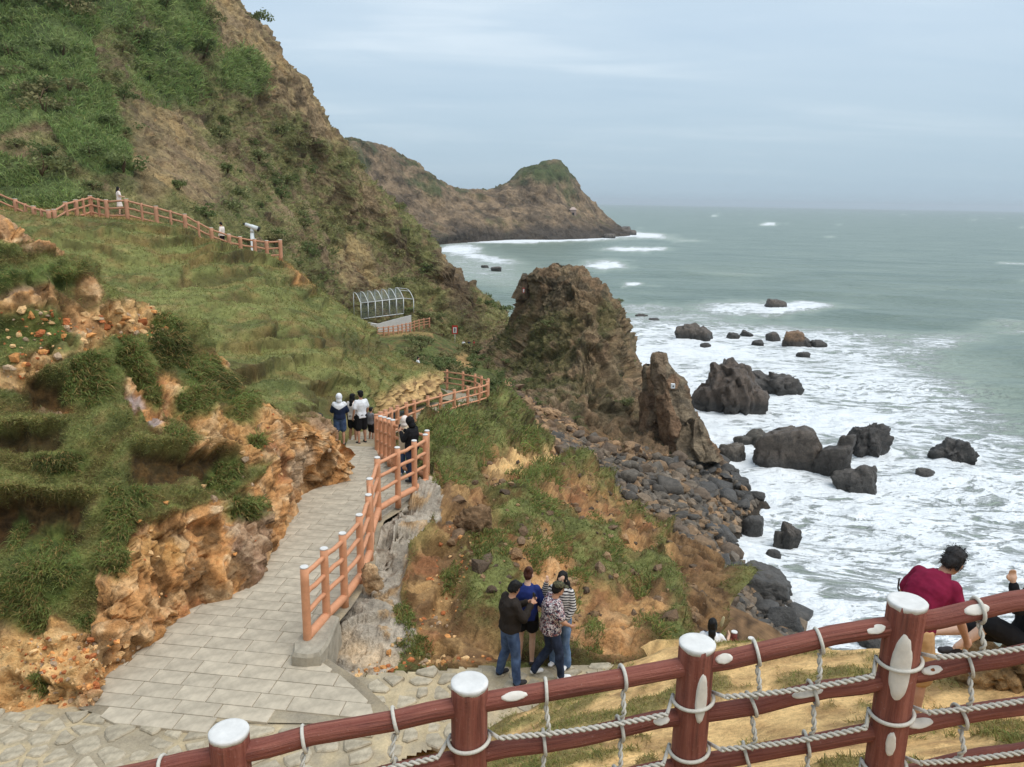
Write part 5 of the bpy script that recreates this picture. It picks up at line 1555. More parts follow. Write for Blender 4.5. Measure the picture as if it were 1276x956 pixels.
pillar([rg(640, 662, 372, 93, 3), rg(646, 662, 355, 92.4, 2.4), rg(649, 660, 345, 92.4, 1.6), rg(651, 657, 341, 92.5, .6)], 57, 'upright rock tooth on the left shoulder of the tall stack', 'rock_tooth')
pillar([rg(858, 900, 574, 66, 5), rg(854, 890, 560, 66.5, 5), rg(857, 882, 545, 67, 4.5), rg(860, 876, 528, 67, 3.5), rg(864, 872, 520, 67.5, 1.2)], 59, 'reddish rock buttress at the foot of the leaning pillar', 'rock_buttress')
# ---- boulder beach
def surf_pick(name, poly, n, rng, cond=None):
    S = SURF[name]
    px, py = S['px'], S['py']
    m = inpoly(px, py, poly)
    if cond is not None: m &= cond
    idx = np.argwhere(m)
    sel = idx[rng.integers(0, len(idx), n)]
    return sel, S['G'][sel[:, 0], sel[:, 1]], px[sel[:, 0], sel[:, 1]], py[sel[:, 0], sel[:, 1]]
def make_beach_rocks():
    rng = np.random.default_rng(77)
    protos = []
    for k in range(14):
        V, F = rock_mesh('boulder', 300 + k, 3 if k < 6 else 2, 14, flat=.62, spiky=.05)
        V = V - np.array([0, 0, V[:, 2].min() + .22 * np.ptp(V[:, 2])])
        tone = [srgb(112, 104, 96), srgb(98, 93, 88), srgb(126, 106, 86), srgb(86, 83, 81), srgb(104, 92, 82)][k % 5] * K
        dark = srgb(74, 72, 71) * K
        meD = mesh_np('boulder', V, F, M_BOULD, rock_cols(V * 2, tone, tone * .5, k, V[:, 2] + 9))
        meW = mesh_np('boulder', V, F, M_WET, rock_cols(V * 2, dark, dark * .7, k, V[:, 2] + 9))
        protos.append((meD, meW))
    poly = [(690, 540), (740, 548), (790, 562), (850, 560), (905, 580), (945, 625), (910, 660), (905, 690), (940, 710), (925, 720), (1000, 775), (990, 800), (905, 800), (895, 740), (870, 690), (840, 655), (800, 625), (750, 600), (700, 580)]
    sel, pos, px, py = surf_pick('boulder_beach', poly, 2600, rng)
    order = rng.permutation(len(pos))
    placed = []
    for i in order:
        if len(placed) >= 298: break
        p = pos[i]
        shore = np.interp(px[i], [700, 780, 860, 940], [.0, .25, .75, 1.0])
        size = rng.uniform(.6, 1.15) * (1 + .8 * shore * rng.random()) * (1.6 if rng.random() < .08 else 1)
        if any((p[0] - q[0]) ** 2 + (p[1] - q[1]) ** 2 < (.33 * (size + q[3])) ** 2 for q in placed): continue
        placed.append((p[0], p[1], p[2], size, px[i], py[i]))
    for k, (x, y, z, s, qx, qy) in enumerate(placed):
        wet = z < 1.6 + rng.normal(0, .6)
        kk = rng.integers(0, len(protos)); me = protos[kk][1 if wet else 0]
        tone = ['grey', 'slate grey', 'tan', 'charcoal', 'brown'][kk % 5]; sz = 'large' if s > 1.6 else 'small' if s < .95 else 'mid sized'
        o = link('boulder', me)
        o.location = (x, y, z - .05 * s)
        o.scale = (s * rng.uniform(.85, 1.3), s * rng.uniform(.8, 1.1), s * rng.uniform(.75, 1.15))
        o.rotation_euler = (rng.normal(0, .22), rng.normal(0, .22), rng.uniform(0, 6.3))
        where = 'near the foot of the leaning pillar' if qy < 590 else 'below the brown cliff end' if qy > 700 else 'on the middle of the boulder beach'
        tag(o, f'wet black {sz} boulder {where} at the foam' if wet else f'dry {tone} {sz} boulder {where}', 'boulder', f'wet {sz} boulders {where}' if wet else f'dry {tone} {sz} boulders {where}')
    # loose rubble between them and up the talus
    base = []
    for k in range(6):
        V, F = rock_mesh('stone', 400 + k, 1, 6, flat=.7); base.append((V, F))
    def rubble(name, surf, poly, n, smin, smax, tones, seed, label, cond=None, mat=M_BOULD):
        rg_ = np.random.default_rng(seed)
        sel, pos, px, py = surf_pick(surf, poly, n, rg_, cond)
        Vs, Fs, Cs, o = [], [], [], 0
        for p in pos:
            V, F = base[rg_.integers(0, 6)]
            s = smin * (smax / smin) ** (rg_.random() ** 1.6)
            M = np.array(Matrix.Rotation(rg_.uniform(0, 6.3), 3, 'Z') @ Matrix.Rotation(rg_.normal(0, .4), 3, 'X'))
            Vs.append((V * s * rg_.uniform(.7, 1.3, 3)) @ M.T + p); Fs.append(F + o); o += len(V)
            t = tones[rg_.integers(0, len(tones))] * rg_.uniform(.75, 1.2)
            Cs.append(np.ones((len(V), 3)) * t)
        me = mesh_np(name, np.concatenate(Vs), np.concatenate(Fs), mat, np.concatenate(Cs), smooth=False)
        tag(link(name, me), label, kind='stuff')
    tb = [srgb(116, 104, 92) * K, srgb(98, 92, 86) * K, srgb(132, 110, 88) * K, srgb(84, 80, 77) * K]
    rubble('beach_rubble', 'boulder_beach', poly, 4200, .3, 1.0, tb, 5, 'grey stones filling the gaps between the beach boulders')
    tt = [srgb(140, 116, 92) * K, srgb(112, 94, 78) * K, srgb(152, 124, 96) * K, srgb(92, 80, 70) * K]
    rubble('talus_rubble', 'rock_stack', [(600, 470), (660, 500), (760, 560), (830, 570), (830, 600), (740, 620), (640, 570), (595, 520)], 900, .3, 1.3, tt, 6, 'brown broken rubble on the talus below the stack')
    rubble('talus_rubble', 'boulder_beach', [(610, 500), (660, 520), (740, 565), (760, 600), (700, 585), (640, 555), (605, 530)], 500, .3, 1.1, tt, 7, 'brown rubble at the top of the boulder beach')
    ts = [srgb(206, 150, 96) * K, srgb(222, 186, 140) * K, srgb(176, 110, 72) * K, srgb(170, 150, 130) * K]
    rubble('loose_stones', 'hillside_spur', [(0, 800), (60, 790), (125, 800), (180, 805), (125, 880), (0, 885)], 300, .03, .12, ts, 8, 'small orange stones at the corner of the bank', mat=M_NEAR)
    rubble('loose_stones', 'hillside_spur', [(0, 380), (90, 400), (200, 380), (210, 420), (120, 430), (0, 480)], 420, .04, .22, ts, 9, 'pale stones on the trodden ledge', mat=M_NEAR)
    rubble('loose_stones', 'hillside_spur', [(150, 640), (340, 520), (430, 540), (430, 595), (360, 650), (250, 750), (150, 840)], 70, .05, .16, ts, 10, 'chips of orange rock on the cut face', mat=M_NEAR)
    rubble('loose_stones', 'sea_slope', [(560, 600), (720, 590), (860, 690), (890, 780), (700, 800), (560, 720)], 500, .05, .35, tt, 12, 'brown stones scattered on the seaward slope', mat=M_NEAR)
    rubble('loose_stones', 'sea_slope', [(420, 845), (520, 770), (560, 640), (600, 660), (560, 800), (640, 815), (520, 832)], 220, .03, .13, ts, 11, 'orange stones below the mortared bank', mat=M_NEAR)
make_beach_rocks()
# a few stones one can tell apart
def lone_rock(px_, py_, D, w, h, seed, label, dry, depth=.8, name='boulder', blocks=3):
    p = P(px_, py_, D)
    V, F = outcrop(seed, w, w * depth, h, blocks, 1.4)
    b = fbm(V * 3 + seed, 4, .6, 3); c = fbm(V * 9 + seed, 3, .6, 4)
    col = mixc(dry, dry * .5, sstep(-.15, .3, b)); col = mixc(col, dry * 1.25, .5 * sstep(.1, .4, c))
    o = link(name, mesh_np(name, V, F, M_NEAR, col)); o.location = p; tag(o, label, 'rock')
lone_rock(588, 668, 16.2, .95, .75, 501, 'dark weathered outcrop with a pale top on the slope below the railing', srgb(126, 104, 82) * K)
lone_rock(153, 96, 78, 3.0, 2.0, 503, 'grey boulder bedded in the grass high on the hill', srgb(134, 126, 118) * K)
lone_rock(462, 720, 13.0, .36, .3, 505, 'square stone block stuck out under the railing', srgb(198, 170, 138) * K)

lone_rock(1262, 846, 6.7, .95, .50, 507, 'sandstone block the woman in black sits on', srgb(176, 146, 108) * K)
# ================================================================== PLANTS
def mat_leaf(name, rough=.7):
    m, nt, N, L, b = new_mat(name)
    at = N.new('ShaderNodeAttribute'); at.attribute_name = 'Col'
    L.new(at.outputs['Color'], b.inputs['Base Color'])
    b.inputs['Roughness'].default_value = rough; b.inputs['Specular IOR Level'].default_value = .2
    tr = N.new('ShaderNodeBsdfTranslucent'); L.new(at.outputs['Color'], tr.inputs[0])
    mx = N.new('ShaderNodeMixShader'); mx.inputs[0].default_value = .35
    L.new(b.outputs[0], mx.inputs[1]); L.new(tr.outputs[0], mx.inputs[2])
    L.new(mx.outputs[0], N['Material Output'].inputs[0])
    return m
M_LEAF = mat_leaf('grass_and_leaves')
def unit(v): return v / (np.linalg.norm(v, axis=-1, keepdims=True) + 1e-9)
def blades(p, n, length, width, col, rng, lean=.5, droop=.3, seg=1, up=.7, out=None):
    """grass blades rooted at p (k,3) with surface normals n; returns V, F, C"""
    k = len(p)
    L = length * rng.uniform(.55, 1.25, k); W = width * rng.uniform(.7, 1.3, k)
    d = unit(n * (1 - up) + np.array([0, 0, up]) + rng.normal(0, lean, (k, 3)) * np.array([1, 1, .5]) + (0 if out is None else out))
    s = unit(np.cross(d, rng.normal(size=(k, 3))))
    c = col * rng.uniform(.75, 1.3, (k, 1)) * (1 + rng.normal(0, .06, (k, 3)))
    p = p - d * (L * .08)[:, None]
    if seg == 1:
        tip = p + d * L[:, None] - np.array([0, 0, 1]) * (droop * L)[:, None]
        V = np.stack([p - s * W[:, None] / 2, p + s * W[:, None] / 2, tip], 1).reshape(-1, 3)
        F = np.arange(3 * k).reshape(-1, 3); Cc = np.repeat(c, 3, axis=0)
    else:
        mid = p + d * (L * .55)[:, None] - np.array([0, 0, 1]) * (droop * L * .22)[:, None]
        tip = p + d * (L * .95)[:, None] - np.array([0, 0, 1]) * (droop * L * .95)[:, None] + (0 if out is None else out * (L * .25)[:, None])
        w = W[:, None] / 2
        V = np.stack([p - s * w, p + s * w, mid + s * w * .8, mid - s * w * .8, tip], 1).reshape(-1, 3)
        b = np.arange(k)[:, None] * 5
        F = np.concatenate([b + np.array([0, 1, 2]), b + np.array([0, 2, 3]), b + np.array([3, 2, 4])])
        Cc = np.repeat(c, 5, axis=0)
    return V, F, Cc
def pick(name, w, n, rng):
    """n random surface points of a terrain, weighted by w (per vertex) and face area in the picture"""
    S = SURF[name]; G = S['G']
    w = w * S.get('vis', 1.0)
    w = np.where((S['px'] > -60) & (S['px'] < 1340) & (S['py'] > -40) & (S['py'] < 1000), w, 0)
    a = np.linalg.norm(np.cross(np.gradient(G, axis=0), np.gradient(G, axis=1)), axis=-1) / (G[..., 1] ** 2)
    q = (w * a).ravel(); q = q / q.sum()
    i = rng.choice(len(q), n, p=q)
    nu = G.shape[1]
    r, c = i // nu, i % nu
    jit = rng.uniform(-.5, .5, (n, 2))
    gu, gv = np.gradient(G, axis=1)[r, c], np.gradient(G, axis=0)[r, c]
    return G[r, c] + gu * jit[:, :1] + gv * jit[:, 1:], unit(S['N'][r, c]), S['col'][r, c], r, c
def stuff(name, sets, label):
    V = np.concatenate([s[0] for s in sets]); C_ = np.concatenate([s[2] for s in sets])
    o, F = 0, []
    for s in sets: F.append(s[1] + o); o += len(s[0])
    me = mesh_np(name, V, np.concatenate(F), M_LEAF, C_, smooth=False)
    ob = link(name, me); tag(ob, label, kind='stuff')
    return ob
GR = srgb(142, 146, 94) * K; GD = srgb(112, 118, 72) * K; GB = srgb(128, 142, 84) * K; GBD = srgb(96, 110, 62) * K; ST = srgb(156, 144, 98) * K
def tint(col, rng, n, a, b, w=.6):
    t = rng.random((n, 1))
    return col * (1 - w) + w * (a * t + b * (1 - t))
def make_grass():
    rng = np.random.default_rng(21)
    # hollow: short matted grass
    S = SURF['grass_hollow']
    w = (1 - S['bank']) * (1 - .7 * S['scar']) * (S['v'] < .97) * (1 - .8 * S['riser'])
    n = 70000
    p, nn, c, r, q = pick('grass_hollow', w, n, rng)
    far = np.clip(p[:, 1] / 30, .7, 1.6)
    sets = [blades(p, nn, .15 * far * rng.choice([.6, 1, 1.5], n), .024 * far, tint(c, rng, n, GR, GD, .45) * 1.1, rng, .75, .25)]
    n = 9000; cl = np.clip(fbm(S['G'] * 1.2, 3, .6, 401), 0, 1) + .02
    p, nn, c, r, q = pick('grass_hollow', w * cl, n, rng)
    far = np.clip(p[:, 1] / 30, .7, 1.6)
    sets.append(blades(p, nn, .26 * far, .032 * far, tint(c, rng, n, ST, GR, .6), rng, .6, .3))
    stuff('hollow_grass', sets, 'short matted olive grass covering the hollow below the upper path')
    # spur
    S = SURF['hillside_spur']
    w = np.clip(1 - 1.15 * S['rock'], 0, 1) * (1 - np.clip(S['led'] * 1.3, 0, 1)) * (1 - .5 * S['green'])
    n = 60000
    p, nn, c, r, q = pick('hillside_spur', w, n, rng)
    sets = [blades(p, nn, .075, .014, tint(c, rng, n, GR, GD, .6) * 1.25, rng, .75, .25)]
    n = 8000
    p, nn, c, r, q = pick('hillside_spur', w * (S['lip'] * .8 + np.clip(fbm(S['G'] * 2, 3, .6, 402), 0, 1)), n, rng)
    sets.append(blades(p, nn, .13, .013, tint(c, rng, n, ST, GR, .7) * 1.15, rng, .7, .4, 2, .6))
    n = 900   # roots and dry stalks over the ledges
    p, nn, c, r, q = pick('hillside_spur', S['lip'], n, rng)
    sets.append(blades(p, nn, .16, .010, tint(c, rng, n, srgb(120, 102, 66) * K, srgb(92, 88, 52) * K, .9), rng, .4, 1.1, 2, .1))
    stuff('bank_grass', sets, 'olive grass on the ledges of the bank beside the walkway')
    # seaward slope
    S = SURF['sea_slope']
    w = np.clip(1 - 1.1 * S['rock'], 0, 1)
    n = 65000
    p, nn, c, r, q = pick('sea_slope', w, n, rng)
    far = np.clip(p[:, 1] / 16, .6, 2.2)
    sets = [blades(p, nn, .13 * far, .018 * far, tint(c, rng, n, GR, GD, .5), rng, .7, .3)]
    n = 12000
    p, nn, c, r, q = pick('sea_slope', w * np.clip(fbm(S['G'] * .9, 3, .6, 403) + .1, 0, 1), n, rng)
    far = np.clip(p[:, 1] / 16, .6, 2.2)
    sets.append(blades(p, nn, .26 * far, .020 * far, tint(c, rng, n, GB, GBD, .7), rng, .6, .5, 2, .5))
    stuff('slope_grass', sets, 'grass on the slope between the walkway and the boulder beach')
    # sandy bank
    S = SURF['sandy_bank']
    w = np.clip(S['gm'], 0, 1) * (S['G'][..., 1] > 2.6) * (S['G'][..., 1] < 14)
    n = 40000
    p, nn, c, r, q = pick('sandy_bank', w, n, rng)
    sets = [blades(p, nn, .065, .008, tint(c, rng, n, GR, ST, .55), rng, .8, .2)]
    n = 9000
    p, nn, c, r, q = pick('sandy_bank', w * (np.clip(fbm(S['G'] * 1.7, 3, .6, 404), 0, 1) + .02), n, rng)
    sets.append(blades(p, nn, .10, .008, tint(c, rng, n, GB, GBD, .7), rng, .6, .4, 2))
    stuff('bank_turf', sets, 'thin turf on the sandy bank beyond the log fence')
    # tall grass high on the hill
    S = SURF['rocky_hill']
    n = 26000
    p, nn, c, r, q = pick('rocky_hill', S['lush'] * (.25 + (fbm(S['G'] * .25, 3, .6, 405) > -.05)), n, rng)
    far = np.clip(p[:, 1] / 70, .8, 1.6)
    sets = [blades(p, nn, 1.1 * far, .075 * far, tint(c, rng, n, srgb(154, 174, 114) * K, srgb(118, 138, 88) * K, .85), rng, .5, .45, 2, .6)]
    n = 42000
    p, nn, c, r, q = pick('rocky_hill', np.clip(S['gm'] - S['bare'], 0, 1) * (1 - S['lush']), n, rng)
    far = np.clip(p[:, 1] / 70, .8, 1.8)
    sets.append(blades(p, nn, .45 * far, .07 * far, tint(c, rng, n, srgb(150, 154, 106) * K, srgb(116, 124, 82) * K, .75), rng, .7, .3, 1, .5))
    stuff('hill_grass', sets, 'tall green grass and scrub on the rocky hill')
    S = SURF['rock_stack']
    n = 7000
    p, nn, c, r, q = pick('rock_stack', S['gm'] ** 2, n, rng)
    sets = [blades(p, nn, .6, .09, tint(c, rng, n, srgb(112, 120, 76) * K, srgb(84, 94, 58) * K, .8), rng, .7, .3, 1, .5)]
    stuff('stack_scrub', sets, 'low scrub on the ledges of the rock stack')
make_grass()
# ---- bright grass clumps one can pick out
def clump(surf, cx, cy, rx, ry, rot, k, label, group, length=.24, width=.014, name='grass_clump', cols=(None, None), n=None):
    rng = np.random.default_rng(1000 + k)
    S = SURF[surf]
    px, py = S['px'], S['py']
    a = math.radians(rot); c_, s_ = math.cos(a), math.sin(a)
    u = ((px - cx) * c_ + (py - cy) * s_) / rx; v = (-(px - cx) * s_ + (py - cy) * c_) / ry
    ang = np.arctan2(v, u); rad = np.hypot(u, v)
    ii = np.argwhere(rad < .6); D0 = float(np.median(S['G'][ii[:, 0], ii[:, 1], 1])) if len(ii) else 13.
    lim = .80 + .45 * gnoise(np.stack([np.cos(ang) * 1.3 + k, np.sin(ang) * 1.3, ang * 0], -1)) + .5 * gnoise(S['G'] * (3.5 * 13 / D0) + k)
    idx = np.argwhere((rad < lim) & (np.abs(S['G'][..., 1] - D0) < .10 * D0) & (np.asarray(S.get('vis', np.ones_like(rad))) > .5))
    if len(idx) < 5: return
    D = float(np.median(S['G'][idx[:, 0], idx[:, 1], 1]))
    n = n or int(np.clip(rx * ry * 2.0, 300, 3000))
    sel = idx[rng.integers(0, len(idx), n)]
    p, nn = S['G'][sel[:, 0], sel[:, 1]], S['N'][sel[:, 0], sel[:, 1]]
    ce = 1 - rad[sel[:, 0], sel[:, 1]]
    p = p + nn * (rng.random(n) * .16 * np.clip(ce, 0, 1) * D / 13)[:, None]
    sc = D / 13 * (.7 + .6 * np.clip(ce, 0, 1))
    A, B = (cols[0] if cols[0] is not None else GB), (cols[1] if cols[1] is not None else GBD)
    t = np.clip(.5 + .8 * gnoise(p * 2.2) + rng.normal(0, .25, n), 0, 1)[:, None]
    out = unit(nn * np.array([1, 1, .3])) * .45
    base = A * t + B * (1 - t)
    dead = (rng.random(n) < .24)[:, None]
    base = np.where(dead, srgb(150, 132, 88) * K, base)
    V, F, C_ = blades(p, nn, length * sc * rng.choice([.5, .8, 1.0, 1.25], n), width * D / 13, base, rng, .62, .6, 2, .5, out * .7)
    o0 = p.mean(0)
    me = mesh_np(name, V - o0, F, M_LEAF, C_, smooth=False)
    o = link(name, me); o.location = o0
    tag(o, label, 'grass', group)
WHERE = {0: 'big dark green grass mass drooping down the bank above the stony corner', 7: 'bright grass mound beside the hollow scooped in the bank', 2: 'bright grass tongue hanging at the end of the lower earth ledge', 16: 'bright grass tuft hanging over the dark earth face near the walkway',
         8: 'rounded grass tuft on the lip below the trodden ledge', 10: 'flat grass cushion on the top step of the bank', 17: 'dull olive grass tuft on the orange cut face'}
for k, b in enumerate(GREENS):
    clump('hillside_spur', *b, k, WHERE.get(k, 'bright green grass clump growing on the orange bank'), 'grass clumps on the orange bank',
          cols=((srgb(104, 112, 66) * K, srgb(74, 84, 48) * K) if k in (16 + 1, 18, 20) else (None, None)))
for k, b in enumerate([(650, 610, 26, 20, -20), (680, 600, 24, 22, 0), (672, 640, 26, 34, 0), (705, 580, 26, 16, 20), (640, 560, 40, 12, -10), (560, 560, 36, 20, -20), (610, 690, 34, 40, 0), (740, 785, 16, 30, 0), (505, 765, 14, 24, -20),
                       (715, 735, 20, 20, 20), (800, 735, 22, 14, 0), (735, 655, 20, 14, 0), (760, 705, 20, 18, 0), (815, 790, 34, 16, 25), (595, 585, 20, 14, 0), (560, 605, 26, 20, 0), (730, 610, 16, 16, 0), (690, 690, 26, 14, 20), (665, 700, 14, 30, -20), (520, 800, 26, 14, 0), (560, 720, 16, 18, 0)]):
    clump('sea_slope', *b, 100 + k, 'bright green tuft of grass on the slope below the railing', 'grass tufts on the seaward slope', .22, .014)
# ---- shrubs
def shrub_mesh(seed, nl, ca, cb, leaf=.13):
    r = np.random.default_rng(seed)
    cen = r.normal(0, .30, (9, 3)) * np.array([1.1, 1.1, .55]) + np.array([0, 0, .38]); rad = r.uniform(.20, .36, 9)
    i = r.integers(0, 9, nl); d = unit(r.normal(size=(nl, 3)))
    p = cen[i] + d * (rad[i] * r.random(nl) ** .35)[:, None] * np.array([1, 1, .85])
    p[:, 2] = np.maximum(p[:, 2], -.08)
    u = unit(r.normal(size=(nl, 3)) + np.array([0, 0, .3])); s = unit(np.cross(u, d + r.normal(0, .4, (nl, 3))))
    L = leaf * r.uniform(.6, 1.4, nl)[:, None]
    V = np.stack([p - s * L * .35, p + u * L * .5, p + s * L * .35, p - u * L * .5], 1).reshape(-1, 3)
    F = np.arange(4 * nl).reshape(-1, 4)
    t = np.clip(.5 + .5 * r.normal(size=(nl, 1)) * .6 + (r.random(9)[i][:, None] - .5) * .9, 0, 1)
    return V, F, np.repeat(ca * t + cb * (1 - t), 4, axis=0)
SHR = []
pal = [(srgb(134, 142, 98), srgb(96, 106, 72)), (srgb(122, 136, 90), srgb(86, 100, 64)), (srgb(148, 144, 104), srgb(106, 108, 76)), (srgb(112, 128, 82), srgb(80, 94, 60))]
for k in range(8):
    a, b = pal[k % 4]
    V, F, Cc = shrub_mesh(700 + k, 420, a * K, b * K)
    tw = []
    rr_ = np.random.default_rng(k)
    fol = mesh_np('foliage', V, F, M_LEAF, Cc, smooth=False)
    for j in range(5):
        e_ = rr_.normal(0, .22, 3) + np.array([0, 0, .5]); tw.append(tube(np.array([[0, 0, -.25], e_ * .5 + rr_.normal(0, .05, 3), e_]), [.035, .02, .008], 5))
    M_TWIG = bpy.data.materials.get('twig_bark') or mat_plain('twig_bark', srgb(92, 76, 58) * K, .2, 20)
    vv, ff = join(tw)
    SHR.append((fol, mesh_np('stems', vv, ff, M_TWIG)))
def put_shrub(p, s, k, label, group, sq=.8, rz=0):
    if group:
        tone = ['grey green', 'deep green', 'olive', 'dark green'][k % 4]; label = label.replace('shrub', tone + ' shrub').replace('bush', tone + ' bush'); group = tone + ' ' + group
    fol, st = SHR[k % 8]
    root = link('shrub', fol); root.location = p; root.scale = (s, s, s * sq); root.rotation_euler = (0, 0, rz)
    tag(root, label, 'shrub', group)
    ch = link('stems', st, root)
def scatter_shrubs():
    rng = np.random.default_rng(31)
    S = SURF['rocky_hill']
    def run(surf, w, n, smin, smax, label, group, mind=.7, sq=.75):
        p, nn, c, r, q = pick(surf, w, n * 5, rng)
        got = []
        for i in range(len(p)):
            if len(got) >= n: break
            s = rng.uniform(smin, smax)
            if any(np.sum((p[i] - g[0]) ** 2) < (mind * (s + g[1]) * .5) ** 2 for g in got): continue
            got.append((p[i], s))
            put_shrub(p[i] + np.array([0, 0, .05 * s]), s * (p[i][1] / 90) ** .5, rng.integers(0, 8), label, group, sq * rng.uniform(.8, 1.2), rng.uniform(0, 6.3))
    dark = S['lush'] * (fbm(S['G'] * .12, 3, .6, 411) > .02)
    run('rocky_hill', dark, 34, 1.6, 3.0, 'leafy shrub in the thicket on the green hillside', 'shrubs of the hillside thicket', .45)
    run('rocky_hill', np.clip(S['gm'] - S['bare'], 0, 1) * (1 - S['lush']), 150, .9, 2.2, 'low scrubby bush clinging to the rocky hillside', 'scrub bushes on the rocky hill', .6)
    S = SURF['lower_terrace']
    run('lower_terrace', (S['v'] < .80) * 1.0, 70, .9, 1.9, 'leafy bush on the slope below the glazed shelter', 'bushes below the shelter', .55)
    S = SURF['rock_stack']
    run('rock_stack', S['gm'] * (1 - .7 * S['cliff']), 45, .6, 1.5, 'small bush on a ledge of the rock stack', 'bushes on the rock stack', .6, .6)
scatter_shrubs()
put_shrub(P(322, 32, 116), 2.6, 1, 'lone bush standing up on the crest of the hill', None, 1.0)
# ================================================================== SMALL BUILT THINGS
def box_vf(c, sx, sy, sz, rz=0.0):
    V = np.array([[x, y, z] for z in (-.5, .5) for y in (-.5, .5) for x in (-.5, .5)]) * np.array([sx, sy, sz])
    a = math.cos(rz), math.sin(rz)
    V = V @ np.array([[a[0], a[1], 0], [-a[1], a[0], 0], [0, 0, 1]]) + np.asarray(c)
    return V, [[0, 2, 3, 1], [4, 5, 7, 6], [0, 1, 5, 4], [2, 6, 7, 3], [0, 4, 6, 2], [1, 3, 7, 5]]
def flat_part(name, vf, mat, parent, off=(0, 0, 0)):
    return link(name, mesh_np(name, vf[0] - np.asarray(off), vf[1], mat, smooth=False), parent)
M_STEEL = mat_plain('pale_painted_steel', srgb(226, 228, 226) * .85, .08, 5, .5, .05, .01)
def mat_mesh_panel():
    m, nt, N, L, b = new_mat('smoked_panel')
    b.inputs['Base Color'].default_value = (.10, .13, .12, 1); b.inputs['Roughness'].default_value = .25
    t = N.new('ShaderNodeBsdfTransparent'); mx = N.new('ShaderNodeMixShader'); mx.inputs[0].default_value = .42
    L.new(t.outputs[0], mx.inputs[1]); L.new(b.outputs[0], mx.inputs[2]); L.new(mx.outputs[0], N['Material Output'].inputs[0])
    return m
M_PANE = mat_mesh_panel()
M_WALLW = mat_plain('white_render', srgb(216, 214, 208) * .85, .12, 3, .85, .2, .01)
def make_shelter():
    a = P(450, 398, 97); b = P(503, 392, 100)          # foot of the front frame
    z0 = a[2]; b[2] = a[2] + .35
    d = b - a; dn = d / np.linalg.norm(d)
    back = np.array([-dn[1], dn[0], 0]); back /= np.linalg.norm(back)
    if back[1] < 0: back = -back
    root = empty('glazed_shelter', a)
    tag(root, 'white framed shelter with curved glazed roof on the lower terrace', 'shelter')
    H, dep, rise, nb = 2.05, 2.6, 1.1, 6
    def arc(o):
        t = np.linspace(0, 1, 9)
        return np.array([o + np.array([0, 0, H]) + back * (dep * x) + np.array([0, 0, rise * math.sin(math.pi / 2 * min(1, x * 1.25))]) for x in t])
    for i in range(nb + 1):
        o = a + d * i / nb
        part('front_post', tube(np.array([o, o + np.array([0, 0, H])]), .055, 8), M_STEEL, root, a)
        part('roof_rib', tube(arc(o), .05, 8), M_STEEL, root, a)
        q = o + back * dep
        part('back_post', tube(np.array([q, q + np.array([0, 0, H + rise])]), .055, 8), M_STEEL, root, a)
        if i < nb:
            o2 = a + d * (i + 1) / nb
            A, B = arc(o) - np.array([0, 0, .03]), arc(o2) - np.array([0, 0, .03])
            V = np.concatenate([A, B]); F = [[k, k + 1, 9 + k + 1, 9 + k] for k in range(8)]
            part('roof_pane', (V, F), M_PANE, root, a)
            V = np.array([o, o2, o2 + np.array([0, 0, H]), o + np.array([0, 0, H])]) + back * .03
            part('side_pane', (V, [[0, 1, 2, 3]]), M_PANE, root, a)
    for h in (0.05, H):
        part('long_bar', tube(np.array([a + np.array([0, 0, h]), b + np.array([0, 0, h])]), .05, 8), M_STEEL, root, a)
    # open end hoop
    e0 = b + dn * 1.6 + back * .4 - np.array([0, 0, .1])
    part('end_hoop', tube(arc(e0 - np.array([0, 0, .25])) , .05, 8), M_STEEL, root, a)
    part('front_post', tube(np.array([e0, e0 + np.array([0, 0, H - .25])]), .055, 8), M_STEEL, root, a)
    for x in (0, .5, 1.0):
        A, B = arc(b)[int(x * 8)], arc(e0 - np.array([0, 0, .25]))[int(x * 8)]
        part('long_bar', tube(np.array([A, B]), .04, 6), M_STEEL, root, a)
    # white retaining wall in front
    pts = [P(452, 401, 94.8), P(470, 404, 95.2), P(490, 398.5, 96.4), P(512, 393, 97.6)]
    V, F = [], []
    for p in pts:
        for off, zz in ((0, 0), (.35, 0), (.35, -2.3), (0, -2.3)):
            V.append(p + np.array([0, off, zz]))
    for i in range(len(pts) - 1):
        for k in range(4):
            F.append([i * 4 + k, i * 4 + (k + 1) % 4, i * 4 + 4 + (k + 1) % 4, i * 4 + 4 + k])
    F += [[0, 3, 2, 1], [12, 13, 14, 15]]
    w = flat_part('retaining_wall', (np.array(V), F), M_WALLW, None)
    tag(w, 'white retaining wall below the glazed shelter', 'wall')
make_shelter()
M_RED = mat_plain('sign_red', srgb(196, 62, 48) * .9, .06, 8, .5, .02, .005)
M_SIGNW = mat_plain('sign_white', (.75, .75, .74), .05, 8, .5, .02, .005)
M_BLACK = mat_plain('sign_black', (.02, .02, .02), .05, 8, .5, .02, .005)
